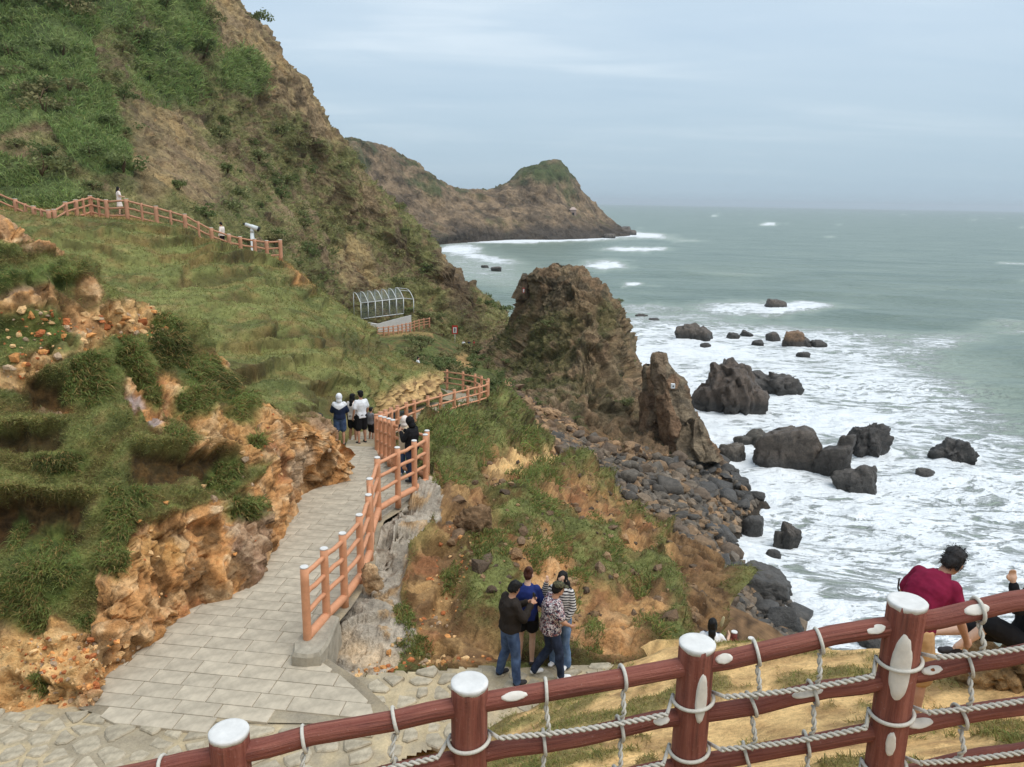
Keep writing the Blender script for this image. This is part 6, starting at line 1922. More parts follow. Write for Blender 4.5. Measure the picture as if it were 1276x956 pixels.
def make_sign(px_, py_, D, w, h, label, figure=True, post=True):
    c = P(px_, py_, D)
    root = empty('warning_sign', c - np.array([0, 0, h / 2 + (1.3 if post else 0)])); off = np.array(root.location)
    tag(root, label, 'sign')
    if post: part('post', tube(np.array([c - np.array([0, -.03, h / 2 + 1.4]), c + np.array([0, .03, h * .3])]), .045, 8), M_STEEL, root, off)
    flat_part('board', box_vf(c, w, .04, h), M_RED, root, off)
    flat_part('panel', box_vf(c + np.array([0, -.024, -h * .04]), w * .62, .012, h * .66), M_SIGNW, root, off)
    if figure:
        z = c + np.array([0, -.034, -h * .04])
        fig = [box_vf(z + np.array([0, 0, h * .20]), w * .14, .008, h * .10), box_vf(z + np.array([0, 0, h * .04]), w * .20, .008, h * .22), box_vf(z + np.array([-w * .06, 0, -h * .16]), w * .07, .008, h * .2), box_vf(z + np.array([w * .06, 0, -h * .16]), w * .07, .008, h * .2)]
        flat_part('pictogram', join(fig), M_BLACK, root, off)
make_sign(566.8, 411, 101.5, .75, 1.15, 'red bordered warning sign with a black figure beside the gap')
make_sign(652.5, 362, 90.2, .26, .6, 'small red and white sign fixed on the rock stack shoulder', False, False)
def make_plaque():
    c = P(838.5, 481, 66.6)
    root = empty('wall_plaque', c); tag(root, 'small white square plaque on the leaning rock pillar', 'plaque')
    flat_part('plate', box_vf(c, .34, .3, .40), M_SIGNW, root, c)
    flat_part('emblem', box_vf(c + np.array([0, -.156, 0]), .12, .01, .14), M_BLACK, root, c)
make_plaque()
def make_scope():
    f = P(316, 322, 49.8); z = P(316, 300, 49.8)
    t = P(316, 283.5, 49.8)
    base = np.array([f[0], f[1], t[2] - 1.62])
    root = empty('viewing_telescope', base); tag(root, 'pale coin telescope on a pillar behind the upper railing', 'telescope')
    part('pillar', tube(np.array([base - np.array([0, 0, .1]), base + np.array([0, 0, .08]), base + np.array([0, 0, .1]), base + np.array([0, 0, 1.35])]), [.2, .2, .13, .12], 12), M_STEEL, root, base)
    part('yoke', tube(np.array([base + np.array([0, 0, 1.33]), base + np.array([0, 0, 1.55])]), [.15, .09], 12), M_STEEL, root, base)
    d = np.array([.93, .15, -.36]); d /= np.linalg.norm(d); c = base + np.array([0, 0, 1.66])
    b = part('barrel', tube(np.array([c - d * .42, c - d * .1, c, c + d * .38]), [.11, .12, .15, .16], 14), M_STEEL, root, base)
    part('eyepiece', tube(np.array([c - d * .42, c - d * .54]), [.07, .055], 10), M_BLACK, b, base)
    part('lens_hood', tube(np.array([c + d * .38, c + d * .5]), [.165, .155], 12), M_BLACK, b, base)
make_scope()
def make_hut():
    c = P(714, 268, 560)
    M_HUT = mat_plain('hut_plaster', srgb(186, 160, 146) * .8, .1, 1, .9, .1, .05)
    M_ROOF = mat_plain('hut_roof', srgb(200, 176, 164) * .8, .15, 1, .9, .1, .05)
    root = empty('cliff_hut', c); tag(root, 'tiny pale hut perched on the far headland cliff', 'hut')
    flat_part('wall', box_vf(c + np.array([0, 0, 1.2]), 4.2, 3.4, 5), M_HUT, root, c)
    V = np.array([[-2.7, -2.2, 3.6], [2.7, -2.2, 3.6], [2.7, 2.2, 3.6], [-2.7, 2.2, 3.6], [-.9, 0, 5.4], [.9, 0, 5.4]]) + c
    flat_part('roof', (V, [[0, 1, 5, 4], [2, 3, 4, 5], [1, 2, 5], [3, 0, 4], [0, 3, 2, 1]]), M_ROOF, root, c)
    flat_part('door', box_vf(c + np.array([0, -2.03, .2]), 1.4, .1, 3), M_BLACK, root, c)
make_hut()
def make_bag():
    c = P(391, 519, 19.75)
    V, F = rock_mesh('bag', 811, 3, 5, flat=.55)
    M_BAG = mat_plain('black_fabric', (.015, .016, .02), .3, 20, .8, .3, .01)
    root = empty('backpack', c); tag(root, 'black bag left on the end of the orange bank', 'bag')
    link('bag_body', mesh_np('bag_body', V * .42, F, M_BAG), root)
    part('strap', tube(np.array([[-.15, -.05, .05], [-.05, -.12, .16], [.1, -.1, .12], [.18, -.05, .02]]), .014, 6), M_BAG, root)
make_bag()
def make_marker():
    # low continuation of the log fence on the bank edge, and the pale oval board by it
    tops = np.array([P(893, 795, 12.6), P(915, 788, 12.9), P(936, 796, 12.4)])
    fence('bank_fence', tops, .75, .06, .032, (.60, .30), M_LOG2, 'low red brown log rail on the edge of the sandy bank', M_WHITE, ns=12)
    c = P(900, 775, 13.6)
    V, F = rock_mesh('board', 820, 3, 2, flat=1, rough=0, spiky=0)
    V = (V - V.min(0)) / np.ptp(V, axis=0) - .5
    V = V * np.array([.07, .03, .235]); V[:, 0] += V[:, 2] * .22
    o = link('oval_board', mesh_np('oval_board', V, F, mat_plain('pale_wood', srgb(206, 192, 150) * .9, .1, 20)), None)
    o.location = c; tag(o, 'thin pale oval board hanging against the brown cliff end', 'board')
M_LOG2 = mat_plain('dark_red_log', srgb(118, 56, 46) * .9, .2, 9, .6, .3, .01)
make_marker()
# ================================================================== PEOPLE
def ball(c, r, seg=12):
    r = np.ones(3) * r if np.isscalar(r) else np.asarray(r)
    V = [np.asarray(c) + r * np.array([0, 0, 1.0])]
    nr = seg // 2
    for i in range(1, nr):
        a = math.pi * i / nr
        for k in range(seg):
            b = 2 * math.pi * k / seg
            V.append(np.asarray(c) + r * np.array([math.sin(a) * math.cos(b), math.sin(a) * math.sin(b), math.cos(a)]))
    V.append(np.asarray(c) - r * np.array([0, 0, 1.0]))
    F = []
    for k in range(seg): F.append([0, 1 + k, 1 + (k + 1) % seg])
    for i in range(nr - 2):
        for k in range(seg):
            a, b = 1 + i * seg + k, 1 + i * seg + (k + 1) % seg
            F.append([a, a + seg, b + seg, b])
    e = len(V) - 1; o = 1 + (nr - 2) * seg
    for k in range(seg): F.append([o + k, e, o + (k + 1) % seg])
    return np.array(V), F
def limb(pts, rads):
    """rounded tapering limb through joints"""
    out = []
    pts = [np.asarray(p, float) for p in pts]
    for (a, ra), (b, rb) in zip(list(zip(pts, rads))[:-1], list(zip(pts, rads))[1:]):
        out.append(tube(np.array([a, a * .5 + b * .5, b]), [ra, (ra + rb) / 2, rb], 12))
    for p, r in zip(pts, rads): out.append(ball(p, r))
    return out
def trunk(sp, right, rad):
    """elliptic sections along the spine: sp points, (rx, ry) per point, shoulder line 'right'"""
    V, F = [], []
    n = 18
    sp = np.asarray(sp, float)
    T = unit(np.gradient(sp, axis=0))
    for p, t, (rx, ry) in zip(sp, T, rad):
        u = unit(right - t * (right @ t)); w = np.cross(t, u)
        for k in range(n):
            a = 2 * math.pi * k / n
            ca, sa = math.cos(a), math.sin(a)
            e = .8
            V.append(p + rx * np.sign(ca) * abs(ca) ** e * u + ry * np.sign(sa) * abs(sa) ** e * w)
    m = len(sp)
    for i in range(m - 1):
        for k in range(n):
            F.append([i * n + k, i * n + (k + 1) % n, (i + 1) * n + (k + 1) % n, (i + 1) * n + k])
    F.append(list(range(n))[::-1]); F.append([(m - 1) * n + k for k in range(n)])
    return np.array(V), F
def solid(name, prims, voxel, mat, parent, smooth=4, wrinkle=0.0, seed=0):
    """fuse overlapping solids into one continuous surface"""
    V, F = join(prims)
    me = bpy.data.meshes.new('tmp'); me.from_pydata([tuple(v) for v in V], [], F)
    ob = bpy.data.objects.new('tmp', me); WORK.collection.objects.link(ob)
    m = ob.modifiers.new('r', 'REMESH'); m.mode = 'VOXEL'; m.voxel_size = voxel; m.use_smooth_shade = True
    if smooth:
        s = ob.modifiers.new('s', 'SMOOTH'); s.factor = .5; s.iterations = smooth
    WORK.view_layers[0].update(); dg = WORK.view_layers[0].depsgraph
    out = bpy.data.meshes.new_from_object(ob.evaluated_get(dg))
    bpy.data.objects.remove(ob); bpy.data.meshes.remove(me)
    out.name = name
    if wrinkle:
        co = np.empty(len(out.vertices) * 3, np.float32); out.vertices.foreach_get('co', co); co = co.reshape(-1, 3)
        no = np.empty(len(out.vertices) * 3, np.float32); out.vertices.foreach_get('normal', no); no = no.reshape(-1, 3)
        w = ridged(co * np.array([9, 9, 6]) + seed, 2, seed % 30) - .6
        out.vertices.foreach_set('co', (co + no * (wrinkle * w)[:, None]).astype(np.float32).ravel())
    out.polygons.foreach_set('use_smooth', np.full(len(out.polygons), True, bool))
    out.materials.clear(); out.materials.append(mat)
    return link(name, out, parent)
def mat_skin(name, c): return mat_plain(name, c, .08, 30, .55, .05, .002, .35)
SKIN = mat_skin('skin_tan', srgb(196, 146, 118) * .9); SKIN2 = mat_skin('skin_light', srgb(218, 176, 150) * .9)
def cloth(name, c, var=.18, sc=9, rough=.9): return mat_plain(name, c, var, sc, rough, .4, .006, .15)
HAIRB = cloth('hair_black', (.012, .011, .011), .3, 40, .5); HAIRBR = cloth('hair_brown', srgb(70, 42, 32), .3, 40, .5); HAIRG = cloth('hair_dark_grey', srgb(52, 50, 50), .4, 60, .55)
def mat_pattern(name, kind):
    m, nt, N, L, b = new_mat(name)
    tc = N.new('ShaderNodeTexCoord'); ob = tc.outputs['Object']
    if kind == 'floral':
        a = n_noise(nt, ob, 22, 3, .6, 1.2); c = n_noise(nt, ob, 30, 3, .6, 1.6); e = n_noise(nt, ob, 17, 2, .6, 1.0)
        col = n_mixc(nt, n_map(nt, a, .47, .52, 0, 1), srgb(214, 206, 204), srgb(46, 42, 60)); col = n_mixc(nt, n_map(nt, c, .56, .6, 0, 1), col, srgb(184, 110, 104)); col = n_mixc(nt, n_map(nt, e, .60, .64, 0, 1), col, srgb(120, 112, 124))
    elif kind == 'stripes':
        sp = N.new('ShaderNodeSeparateXYZ'); L.new(ob, sp.inputs[0])
        w = n_math(nt, 'SINE', n_math(nt, 'MULTIPLY', sp.outputs[2], 2 * math.pi / .042))
        col = n_mixc(nt, n_map(nt, w, .0, .3, 0, 1), srgb(206, 202, 198), srgb(48, 46, 52))
    elif kind == 'hoodie':
        sp = N.new('ShaderNodeSeparateXYZ'); L.new(ob, sp.inputs[0])
        ax = n_math(nt, 'ABSOLUTE', sp.outputs[0])
        z = n_math(nt, 'SUBTRACT', sp.outputs[2], n_math(nt, 'MULTIPLY', ax, .55))
        col = n_mixc(nt, n_map(nt, z, 1.20, 1.215, 0, 1), srgb(36, 44, 66), srgb(222, 222, 224))
    elif kind == 'camo':
        a = n_noise(nt, ob, 26, 3, .6, 1.0)
        col = n_mixc(nt, n_map(nt, a, .47, .52, 0, 1), srgb(92, 90, 66), srgb(54, 48, 40))
    elif kind == 'denim':
        a = n_noise(nt, ob, 6, 4, .6); col = n_mixc(nt, n_map(nt, a, .35, .7, 0, 1), srgb(50, 64, 92), srgb(84, 104, 136))
    elif kind == 'denim_dark':
        a = n_noise(nt, ob, 6, 4, .6); col = n_mixc(nt, n_map(nt, a, .35, .7, 0, 1), srgb(34, 40, 56), srgb(58, 68, 90))
    elif kind == 'denim_light':
        a = n_noise(nt, ob, 6, 4, .6); col = n_mixc(nt, n_map(nt, a, .35, .7, 0, 1), srgb(84, 108, 142), srgb(122, 144, 172))
    L.new(col, b.inputs['Base Color']); b.inputs['Roughness'].default_value = .9; b.inputs['Specular IOR Level'].default_value = .15
    n_bump(nt, b, n_noise(nt, ob, 14, 4, .6), .4, .008)
    return m
PT = {k: mat_pattern('cloth_' + k, k) for k in ('floral', 'stripes', 'hoodie', 'camo', 'denim', 'denim_dark', 'denim_light')}
CL = {k: cloth('cloth_' + k, srgb(*v)) for k, v in dict(black=(30, 29, 31), jacket=(46, 40, 36), blue=(38, 50, 104), white=(224, 224, 226), beige=(196, 178, 152), khaki=(196, 156, 112), maroon=(122, 28, 56), grey=(120, 118, 120), cream=(228, 214, 204), navy=(38, 44, 62), red=(150, 50, 50)).items()}
M_SHOEW = cloth('shoe_white', (.75, .75, .76)); M_SHOEB = cloth('shoe_dark', (.04, .038, .04))
M_PHONE = mat_plain('phone_black', (.02, .02, .022), .05, 5, .25, 0)
M_EYE = mat_plain('eye_dark', (.015, .012, .01), .05, 5, .3, 0); M_LIP = mat_plain('lip', srgb(160, 86, 80), .05, 5, .5, 0)
J0 = dict(pelvis=(0, 0, .93), waist=(0, .01, 1.06), chest=(0, 0, 1.26), neck=(0, -.01, 1.42), head=(0, .02, 1.575),
          shR=(.175, -.01, 1.375), elR=(.235, -.03, 1.10), wrR=(.245, .06, .86), shL=(-.175, -.01, 1.375), elL=(-.235, -.03, 1.10), wrL=(-.245, .06, .86),
          hipR=(.088, 0, .90), knR=(.10, .02, .48), anR=(.105, -.03, .085), hipL=(-.088, 0, .90), knL=(-.10, .02, .48), anL=(-.105, -.03, .085))
def hand(wr, el, s, curl=.5, side=1):
    """palm, four fingers of unequal length and a thumb at the side, slightly curled"""
    d = unit(np.asarray(wr) - np.asarray(el)); ax = np.array([0, 1.0, 0]) if abs(d[1]) < .8 else np.array([0, 0, 1.0])
    fwd = unit(ax - d * (ax @ d)); lat = np.cross(d, fwd)
    wr = np.asarray(wr)
    out = limb([wr, wr + d * .05 * s], [.026 * s, .030 * s])
    out += [ball(wr + d * .055 * s + fwd * .014 * s, .028 * s), ball(wr + d * .055 * s - fwd * .014 * s, .028 * s)]
    for k, L in enumerate((.070, .080, .075, .058)):
        b = wr + d * .085 * s + fwd * ((1.5 - k) * .019 * s)
        bend = -lat * side
        m = b + (d * (1 - .45 * curl) + bend * curl * .6) * L * .55 * s
        e_ = m + (d * (1 - curl) + bend * curl) * L * .5 * s
        out += limb([b - d * .02 * s, m, e_], [.0105 * s, .0098 * s, .0085 * s])
    b = wr + d * .03 * s + fwd * .028 * s
    m = b + (fwd * .7 + d * .7 - lat * side * .3) * .038 * s
    out += limb([b, m, m + (d * .9 + fwd * .15 - lat * side * .3) * .032 * s], [.013 * s, .011 * s, .009 * s])
    return out
def person(label, foot, H, rz, pose=None, skin=SKIN, top=None, bottom=None, shoes=M_SHOEB, hair=None, hood=None, cap=None, phone=None, vox=.016, yaw=0.0, nod=0.0, scarf=None, face=True, width=1.0, bag=None, lift=0.0):
    """local frame: x right, y forward, z up, feet at 0"""
    J = {k: np.array(v, float) for k, v in J0.items()}
    for k, v in (pose or {}).items(): J[k] = np.array(v, float)
    for s_ in 'RL': J['sh' + s_] = J['sh' + s_] + (J['neck'] - J['sh' + s_]) * .13 - np.array([0, 0, .008])
    root = empty('person', foot, rz)
    root.scale = (H / 1.70 * width, H / 1.70 * width, H / 1.70)
    tag(root, label, 'person')
    # ---- head frame
    ce = J['head']; sp = J['chest'] - J['pelvis']
    Rh = Matrix.Rotation(yaw, 3, 'Z') @ Matrix.Rotation(-nod, 3, 'X'); Rh = np.array(Rh)
    def hd(x, y, z): return ce + Rh @ np.array([x, y, z])
    def hball(x, y, z, r): 
        V, F = ball((0, 0, 0), r); return (V + np.array([x, y, z])) @ Rh.T + ce, F
    prims = [hball(0, -.012, .035, (.074, .092, .082)), hball(0, .012, -.035, (.058, .072, .080)), hball(0, .05, -.078, (.030, .030, .026)), hball(0, .088, -.018, (.012, .020, .020)), hball(0, .080, .0, (.010, .014, .030)),
             hball(.074, -.005, -.015, (.012, .022, .032)), hball(-.074, -.005, -.015, (.012, .022, .032)), hball(0, .074, -.052, (.024, .010, .010))]
    prims += limb([J['neck'] - np.array([0, 0, .03]), (J['neck'] + ce) / 2 - np.array([0, .005, .01]), ce + Rh @ np.array([0, -.02, -.04])], [.060, .052, .052])
    R_ = unit(J['shR'] - J['shL'])
    prims.append(trunk([J['pelvis'] - np.array([0, 0, .07]), J['pelvis'], J['waist'], J['chest'], J['chest'] * .45 + J['neck'] * .55, J['neck']], R_, [(.13, .09), (.145, .10), (.118, .085), (.150, .10), (.140, .08), (.06, .055)]))
    for s in 'RL':
        prims += limb([J['sh' + s], J['el' + s]], [.044, .037]) + limb([J['el' + s], J['el' + s] * .65 + J['wr' + s] * .35, J['wr' + s]], [.036, .037, .025])
        prims += hand(J['wr' + s], J['el' + s], 1.0, .55, 1 if s == 'R' else -1)
        prims += limb([J['hip' + s], J['hip' + s] * .5 + J['kn' + s] * .5, J['kn' + s]], [.080, .072, .052]) + limb([J['kn' + s], J['kn' + s] * .65 + J['an' + s] * .35 - np.array([0, .012, 0]), J['an' + s]], [.050, .054, .034])
        a = J['an' + s]; f = unit((J.get('toe' + s, a + np.array([.02 if s == 'R' else -.02, .2, -.05])) - a) * np.array([1, 1, 0]))
        prims += limb([a - np.array([0, 0, .035]) - f * .03, a + f * .09 - np.array([0, 0, .055]), a + f * .15 - np.array([0, 0, .062])], [.036, .032, .022])
    body = solid('body', prims, .011 if vox < .012 else .014 if vox < .017 else .019, skin, root, 2)
    # ---- top
    if top:
        g = top.get('ease', .02); hem = top.get('hem', -.06)
        P0 = J['pelvis'] + np.array([0, 0, hem]) + unit(J['pelvis'] - J['waist']) * 0
        tp = [trunk([P0, J['pelvis'] * .6 + J['waist'] * .4, J['waist'], J['chest'], J['chest'] * .45 + J['neck'] * .55, J['neck'] + unit(J['neck'] - J['chest']) * .012], R_,
                    [(.150 + g, .112 + g), (.146 + g, .108 + g), (.132 + g, .100 + g), (.160 + g, .112 + g), (.158 + g * .6, .092 + g), (.066 + g * .3, .062 + g * .3)])]
        for s in 'RL':
            sh, el, wr = J['sh' + s], J['el' + s], J['wr' + s]
            if top.get('sleeve') == 'short':
                e = sh * .30 + el * .70
                tp += limb([sh, (sh + e) / 2, e], [.056 + g * .3, .058 + g * .4, .060 + g * .5])
            elif top.get('sleeve') == 'long':
                tp += limb([sh, el], [.057 + g * .35, .048 + g * .5]) + limb([el, el * .1 + wr * .9], [.048 + g * .5, .036 + g * .4])
        solid('top', tp, vox, top['mat'], root, 3, top.get('wr', .010), 3)
        if top.get('collar'):
            solid('collar', [trunk([J['neck'] - np.array([0, 0, .02]), J['neck'] + np.array([0, .004, .035])], R_, [(.080, .076), (.070, .068)])], .012, top['mat'], root, 2)
    # ---- bottom
    if bottom:
        g = bottom.get('ease', .012)
        bp = [trunk([J['pelvis'] - np.array([0, 0, .085]), J['pelvis'], J['pelvis'] * .55 + J['waist'] * .45], R_, [(.138 + g, .102 + g), (.152 + g, .108 + g), (.140 + g, .100 + g)])]
        for s in 'RL':
            h, k, a = J['hip' + s], J['kn' + s], J['an' + s]
            if bottom['kind'] == 'long':
                fl = bottom.get('flare', 0)
                bp += limb([h, (h + k) / 2, k], [.088 + g, .080 + g, .060 + g]) + limb([k, k * .5 + a * .5 - np.array([0, .008, 0]), a + np.array([0, 0, -.02])], [.060 + g, .058 + g + fl * .4, .048 + g + fl])
            elif bottom['kind'] == 'shorts':
                e = h * (1 - bottom.get('len', .75)) + k * bottom.get('len', .75)
                bp += limb([h, (h + e) / 2, e], [.092 + g, .088 + g, .084 + g])
        if bottom['kind'] == 'skirt':
            e = (J['knR'] + J['knL']) / 2; h = (J['hipR'] + J['hipL']) / 2
            bp.append(trunk([h + np.array([0, 0, .02]), (h + e) / 2, e * bottom.get('len', .9) + h * (1 - bottom.get('len', .9))], R_, [(.150, .115), (.185, .15), (.22, .18)]))
        solid('trousers' if bottom['kind'] == 'long' else bottom['kind'] if bottom['kind'] == 'shorts' else 'skirt', bp, vox, bottom['mat'], root, 3, .010, 9)
    # ---- shoes
    if shoes:
        for s in 'RL':
            a = J['an' + s]; f = unit((J.get('toe' + s, a + np.array([.02 if s == 'R' else -.02, .2, -.05])) - a) * np.array([1, 1, 0]))
            z = a[2] - .085
            solid('shoe', [ball(a * np.array([1, 1, 0]) + np.array([0, 0, z + .045]) - f * .02, (.042, .05, .045)), ball(a * np.array([1, 1, 0]) + np.array([0, 0, z + .04]) + f * .07, (.045, .075 if abs(f[1]) > .7 else .05, .04)), ball(a * np.array([1, 1, 0]) + np.array([0, 0, z + .034]) + f * .13, (.045, .045, .034))], max(.012, vox * .8), shoes, root, 2)
    # ---- hair, hood, cap
    if hair:
        hp = [hball(0, -.022, .052, (.084, .098, .084)), hball(0, -.055, .0, (.078, .066, .085))]
        if hair.get('style') == 'short': hp += [hball(.066, -.02, .0, (.018, .045, .05)), hball(-.066, -.02, .0, (.018, .045, .05)), hball(0, .05, .09, (.06, .04, .03))]
        if hair.get('style') == 'long':
            hp += [hball(.062, -.01, -.02, (.026, .055, .09)), hball(-.062, -.01, -.02, (.026, .055, .09))]
            for dx, dy, dz, r in hair.get('fall', [(0, -.09, -.12, .075), (0, -.11, -.24, .07), (0, -.11, -.34, .055)]): hp.append(hball(dx, dy, dz, (r, r * .75, r * 1.2)))
        if hair.get('style') == 'bun': hp += [hball(0, -.10, .10, (.045, .045, .045))]
        if vox < .0125:
            rg_ = np.random.default_rng(5)
            pp, nn_ = [], []
            for V, F in hp[:2] + hp[2:5]:
                c_ = V.mean(0); k_ = rg_.integers(0, len(V), 420)
                pp.append(V[k_] + rg_.normal(0, .008, (420, 3))); nn_.append(unit(V[k_] - c_))
            pp = np.concatenate(pp); nn_ = np.concatenate(nn_)
            keep = ((pp - ce) @ Rh)[:, 1] < .055
            V, F, C_ = blades(pp[keep], nn_[keep], .018, .006, np.ones((keep.sum(), 3)) * .03, rg_, .35, .5, 2, .2, -.5 * (Rh @ np.array([0, 1.0, 0])))
            link('hair_strands', mesh_np('hair_strands', V, F, hair['mat'], smooth=False), root)
        hb = solid('hair', hp, max(.012, vox * .8), hair['mat'], root, 2, .012, 5)
    if hood:
        solid('hood', [hball(0, -.03, .025, (.108, .118, .128)), hball(0, -.05, -.10, (.10, .10, .08))], vox, hood, root, 3)
    if cap:
        solid('cap', [hball(0, -.01, .075, (.092, .108, .062)), hball(0, .10, .058, (.070, .075, .012))], .012, cap, root, 2)
    if face:
        for sx in (-1, 1):
            V, F = hball(sx * .030, .072, .008, (.011, .007, .006)); link('eye', mesh_np('eye', V, F, M_EYE), root)
        V, F = hball(0, .080, -.054, (.020, .006, .006)); link('mouth', mesh_np('mouth', V, F, M_LIP), root)
    if phone is not None:
        q = np.array(phone); flat_part('phone', box_vf(q, .075, .012, .15), M_PHONE, root)
    if bag: bag(root, J)
    return root
def at_px(x, y, D): return tuple(P(x, y, D))
def ground(x, yfoot, z): return tuple(PZ(x, yfoot, z))
TYPE = dict(elR=(.22, .10, 1.14), wrR=(.08, .30, 1.30), elL=(-.22, .10, 1.14), wrL=(-.06, .30, 1.28))      # both hands holding a phone up
LZ = CAM_Z - 7.275
# four people on the landing
person('man in black padded jacket and blue jeans bowing over his phone', ground(634, 848, LZ), 1.70, math.radians(-62),
       dict(elR=(.22, .12, 1.14), wrR=(.09, .32, 1.27), elL=(-.22, .12, 1.12), wrL=(-.04, .33, 1.25), head=(0, .075, 1.555), neck=(0, .02, 1.42), knL=(-.14, .02, .48), anL=(-.20, -.06, .085), knR=(.12, .05, .48), anR=(.17, .05, .085)),
       top=dict(mat=CL['jacket'], sleeve='long', ease=.045, hem=-.03, wr=.016), bottom=dict(mat=PT['denim'], kind='long', ease=.016), hair=dict(mat=HAIRB, style='short'), phone=(.03, .40, 1.34), vox=.014, nod=.45)
person('woman in royal blue jacket and black shorts facing away', ground(655, 826, LZ), 1.66, math.radians(-12),
       dict(elR=(.25, .02, 1.12), wrR=(.20, .20, .98), elL=(-.24, .04, 1.12), wrL=(-.12, .24, 1.05), head=(0, .06, 1.57)),
       skin=SKIN2, top=dict(mat=CL['blue'], sleeve='long', ease=.035, hem=-.09), bottom=dict(mat=CL['black'], kind='shorts', len=.55, ease=.025), shoes=M_SHOEB, hair=dict(mat=HAIRBR, style='bun'), vox=.014, nod=.3)
person('man in flowered shirt and camouflage cap turning aside with arms low', ground(684, 843, LZ), 1.64, math.radians(-72),
       dict(neck=(0, .05, 1.40), head=(0, .12, 1.545), chest=(0, .03, 1.25), elR=(.24, .10, 1.10), wrR=(.16, .28, .96), elL=(-.23, .06, 1.10), wrL=(-.14, .26, .94), knR=(.12, .12, .49), anR=(.13, .16, .085), knL=(-.10, .04, .48), anL=(-.12, -.22, .10), shR=(.175, .03, 1.36), shL=(-.175, .03, 1.36)),
       top=dict(mat=PT['floral'], sleeve='short', ease=.055, hem=-.10), bottom=dict(mat=PT['denim_dark'], kind='long', ease=.014), shoes=M_SHOEW, hair=dict(mat=HAIRB, style='short'), cap=PT['camo'], vox=.014, yaw=-.2, nod=.15)
person('woman in striped shirt, flared jeans and white trainers with windblown black hair', ground(697, 830, LZ), 1.66, math.radians(150),
       dict(elR=(.30, .06, 1.26), wrR=(.22, .12, 1.50), elL=(-.22, .02, 1.12), wrL=(-.16, .14, .95)),
       skin=SKIN2, top=dict(mat=PT['stripes'], sleeve='long', ease=.02, hem=.0), bottom=dict(mat=PT['denim_light'], kind='long', ease=.012, flare=.03), shoes=M_SHOEW,
       hair=dict(mat=HAIRB, style='long', fall=[(-.06, -.06, -.10, .07), (-.10, -.08, -.20, .065), (-.13, -.10, -.29, .05), (-.15, -.10, -.36, .035)]), vox=.014)
# on the walkway
WZ = lambda y: float(path_z(y))
person('person in navy and white hoodie with the white hood up and denim shorts', ground(424.5, 555, WZ(23.6)), 1.68, math.radians(8), dict(elR=(.24, .06, 1.12), wrR=(.14, .22, 1.05), elL=(-.24, .06, 1.12), wrL=(-.14, .22, 1.05)),
       top=dict(mat=PT['hoodie'], sleeve='long', ease=.045, hem=-.05), bottom=dict(mat=PT['denim'], kind='shorts', len=.85, ease=.025), shoes=M_SHOEB, hood=CL['white'], vox=.02)
person('man in white T-shirt, black cap and black shorts', ground(451, 553, WZ(23.8)), 1.74, math.radians(35), dict(elR=(.24, .02, 1.12), wrR=(.23, .12, .90), knR=(.12, .06, .48), anR=(.14, .05, .085)),
       top=dict(mat=CL['white'], sleeve='short', ease=.025, hem=-.08), bottom=dict(mat=CL['black'], kind='shorts', len=.9, ease=.025), shoes=M_SHOEB, hair=dict(mat=HAIRB, style='short'), cap=CL['black'], vox=.02)
person('woman in black cap and white skirted top beside the man in white', ground(440.5, 551, WZ(24.4)), 1.62, math.radians(-20), dict(elR=(.22, .08, 1.12), wrR=(.10, .22, 1.1)),
       top=dict(mat=CL['cream'], sleeve='short', ease=.02, hem=-.12), bottom=dict(mat=CL['black'], kind='shorts', len=.8, ease=.02), shoes=M_SHOEW, hair=dict(mat=HAIRB, style='long'), cap=CL['black'], vox=.02)
person('small child in grey top holding the railing at the walkway corner', ground(463, 551, WZ(25.0)), 1.20, math.radians(-40), dict(elR=(.24, .1, 1.14), wrR=(.2, .3, 1.05)),
       top=dict(mat=CL['grey'], sleeve='short', ease=.03, hem=-.05), bottom=dict(mat=CL['black'], kind='shorts', len=.8), shoes=M_SHOEB, hair=dict(mat=HAIRB, style='short'), vox=.018, width=1.05)
person('person in black hooded jacket looking down at a phone by the railing', ground(514, 600, WZ(18.2)), 1.72, math.radians(62), dict(TYPE, head=(0, .07, 1.56), neck=(0, .02, 1.42)),
       top=dict(mat=CL['black'], sleeve='long', ease=.045, hem=-.08), bottom=dict(mat=PT['denim_dark'], kind='long'), hood=CL['black'], phone=(.01, .38, 1.38), shoes=M_SHOEB, vox=.016, nod=.4)
person('person in beige top behind the one in the black hood', ground(505.5, 592, WZ(19.0)), 1.62, math.radians(-30), dict(TYPE),
       skin=SKIN2, top=dict(mat=CL['beige'], sleeve='short', ease=.04, hem=-.2), bottom=dict(mat=PT['denim'], kind='long'), hood=CL['cream'], shoes=M_SHOEW, vox=.018)
person('white shirted walker half hidden behind the crest of the sandy cut', tuple(P(520.5, 446, 53) - np.array([0, 0, 1.52])), 1.62, math.radians(-70), dict(head=(0, .05, 1.56)),
       top=dict(mat=CL['white'], sleeve='short', ease=.03), bottom=dict(mat=CL['navy'], kind='long'), hair=dict(mat=HAIRB, style='bun'), vox=.024)
# at the gap
for k, (x, m, lab) in enumerate([(577.5, 'white', 'white shirted visitor in the gap below the rock stack'), (584.5, 'navy', 'dark dressed visitor in the middle of the gap group'), (590.5, 'red', 'red and white dressed visitor at the mouth of the gap')]):
    person(lab, tuple(P(x, 438.5, 103.2)), 1.64, math.radians(170 + 40 * k), dict(), top=dict(mat=CL[m], sleeve='short', ease=.03), bottom=dict(mat=CL['white'] if m == 'red' else CL['navy'], kind='long'), hair=dict(mat=HAIRB, style='short'), vox=.03)
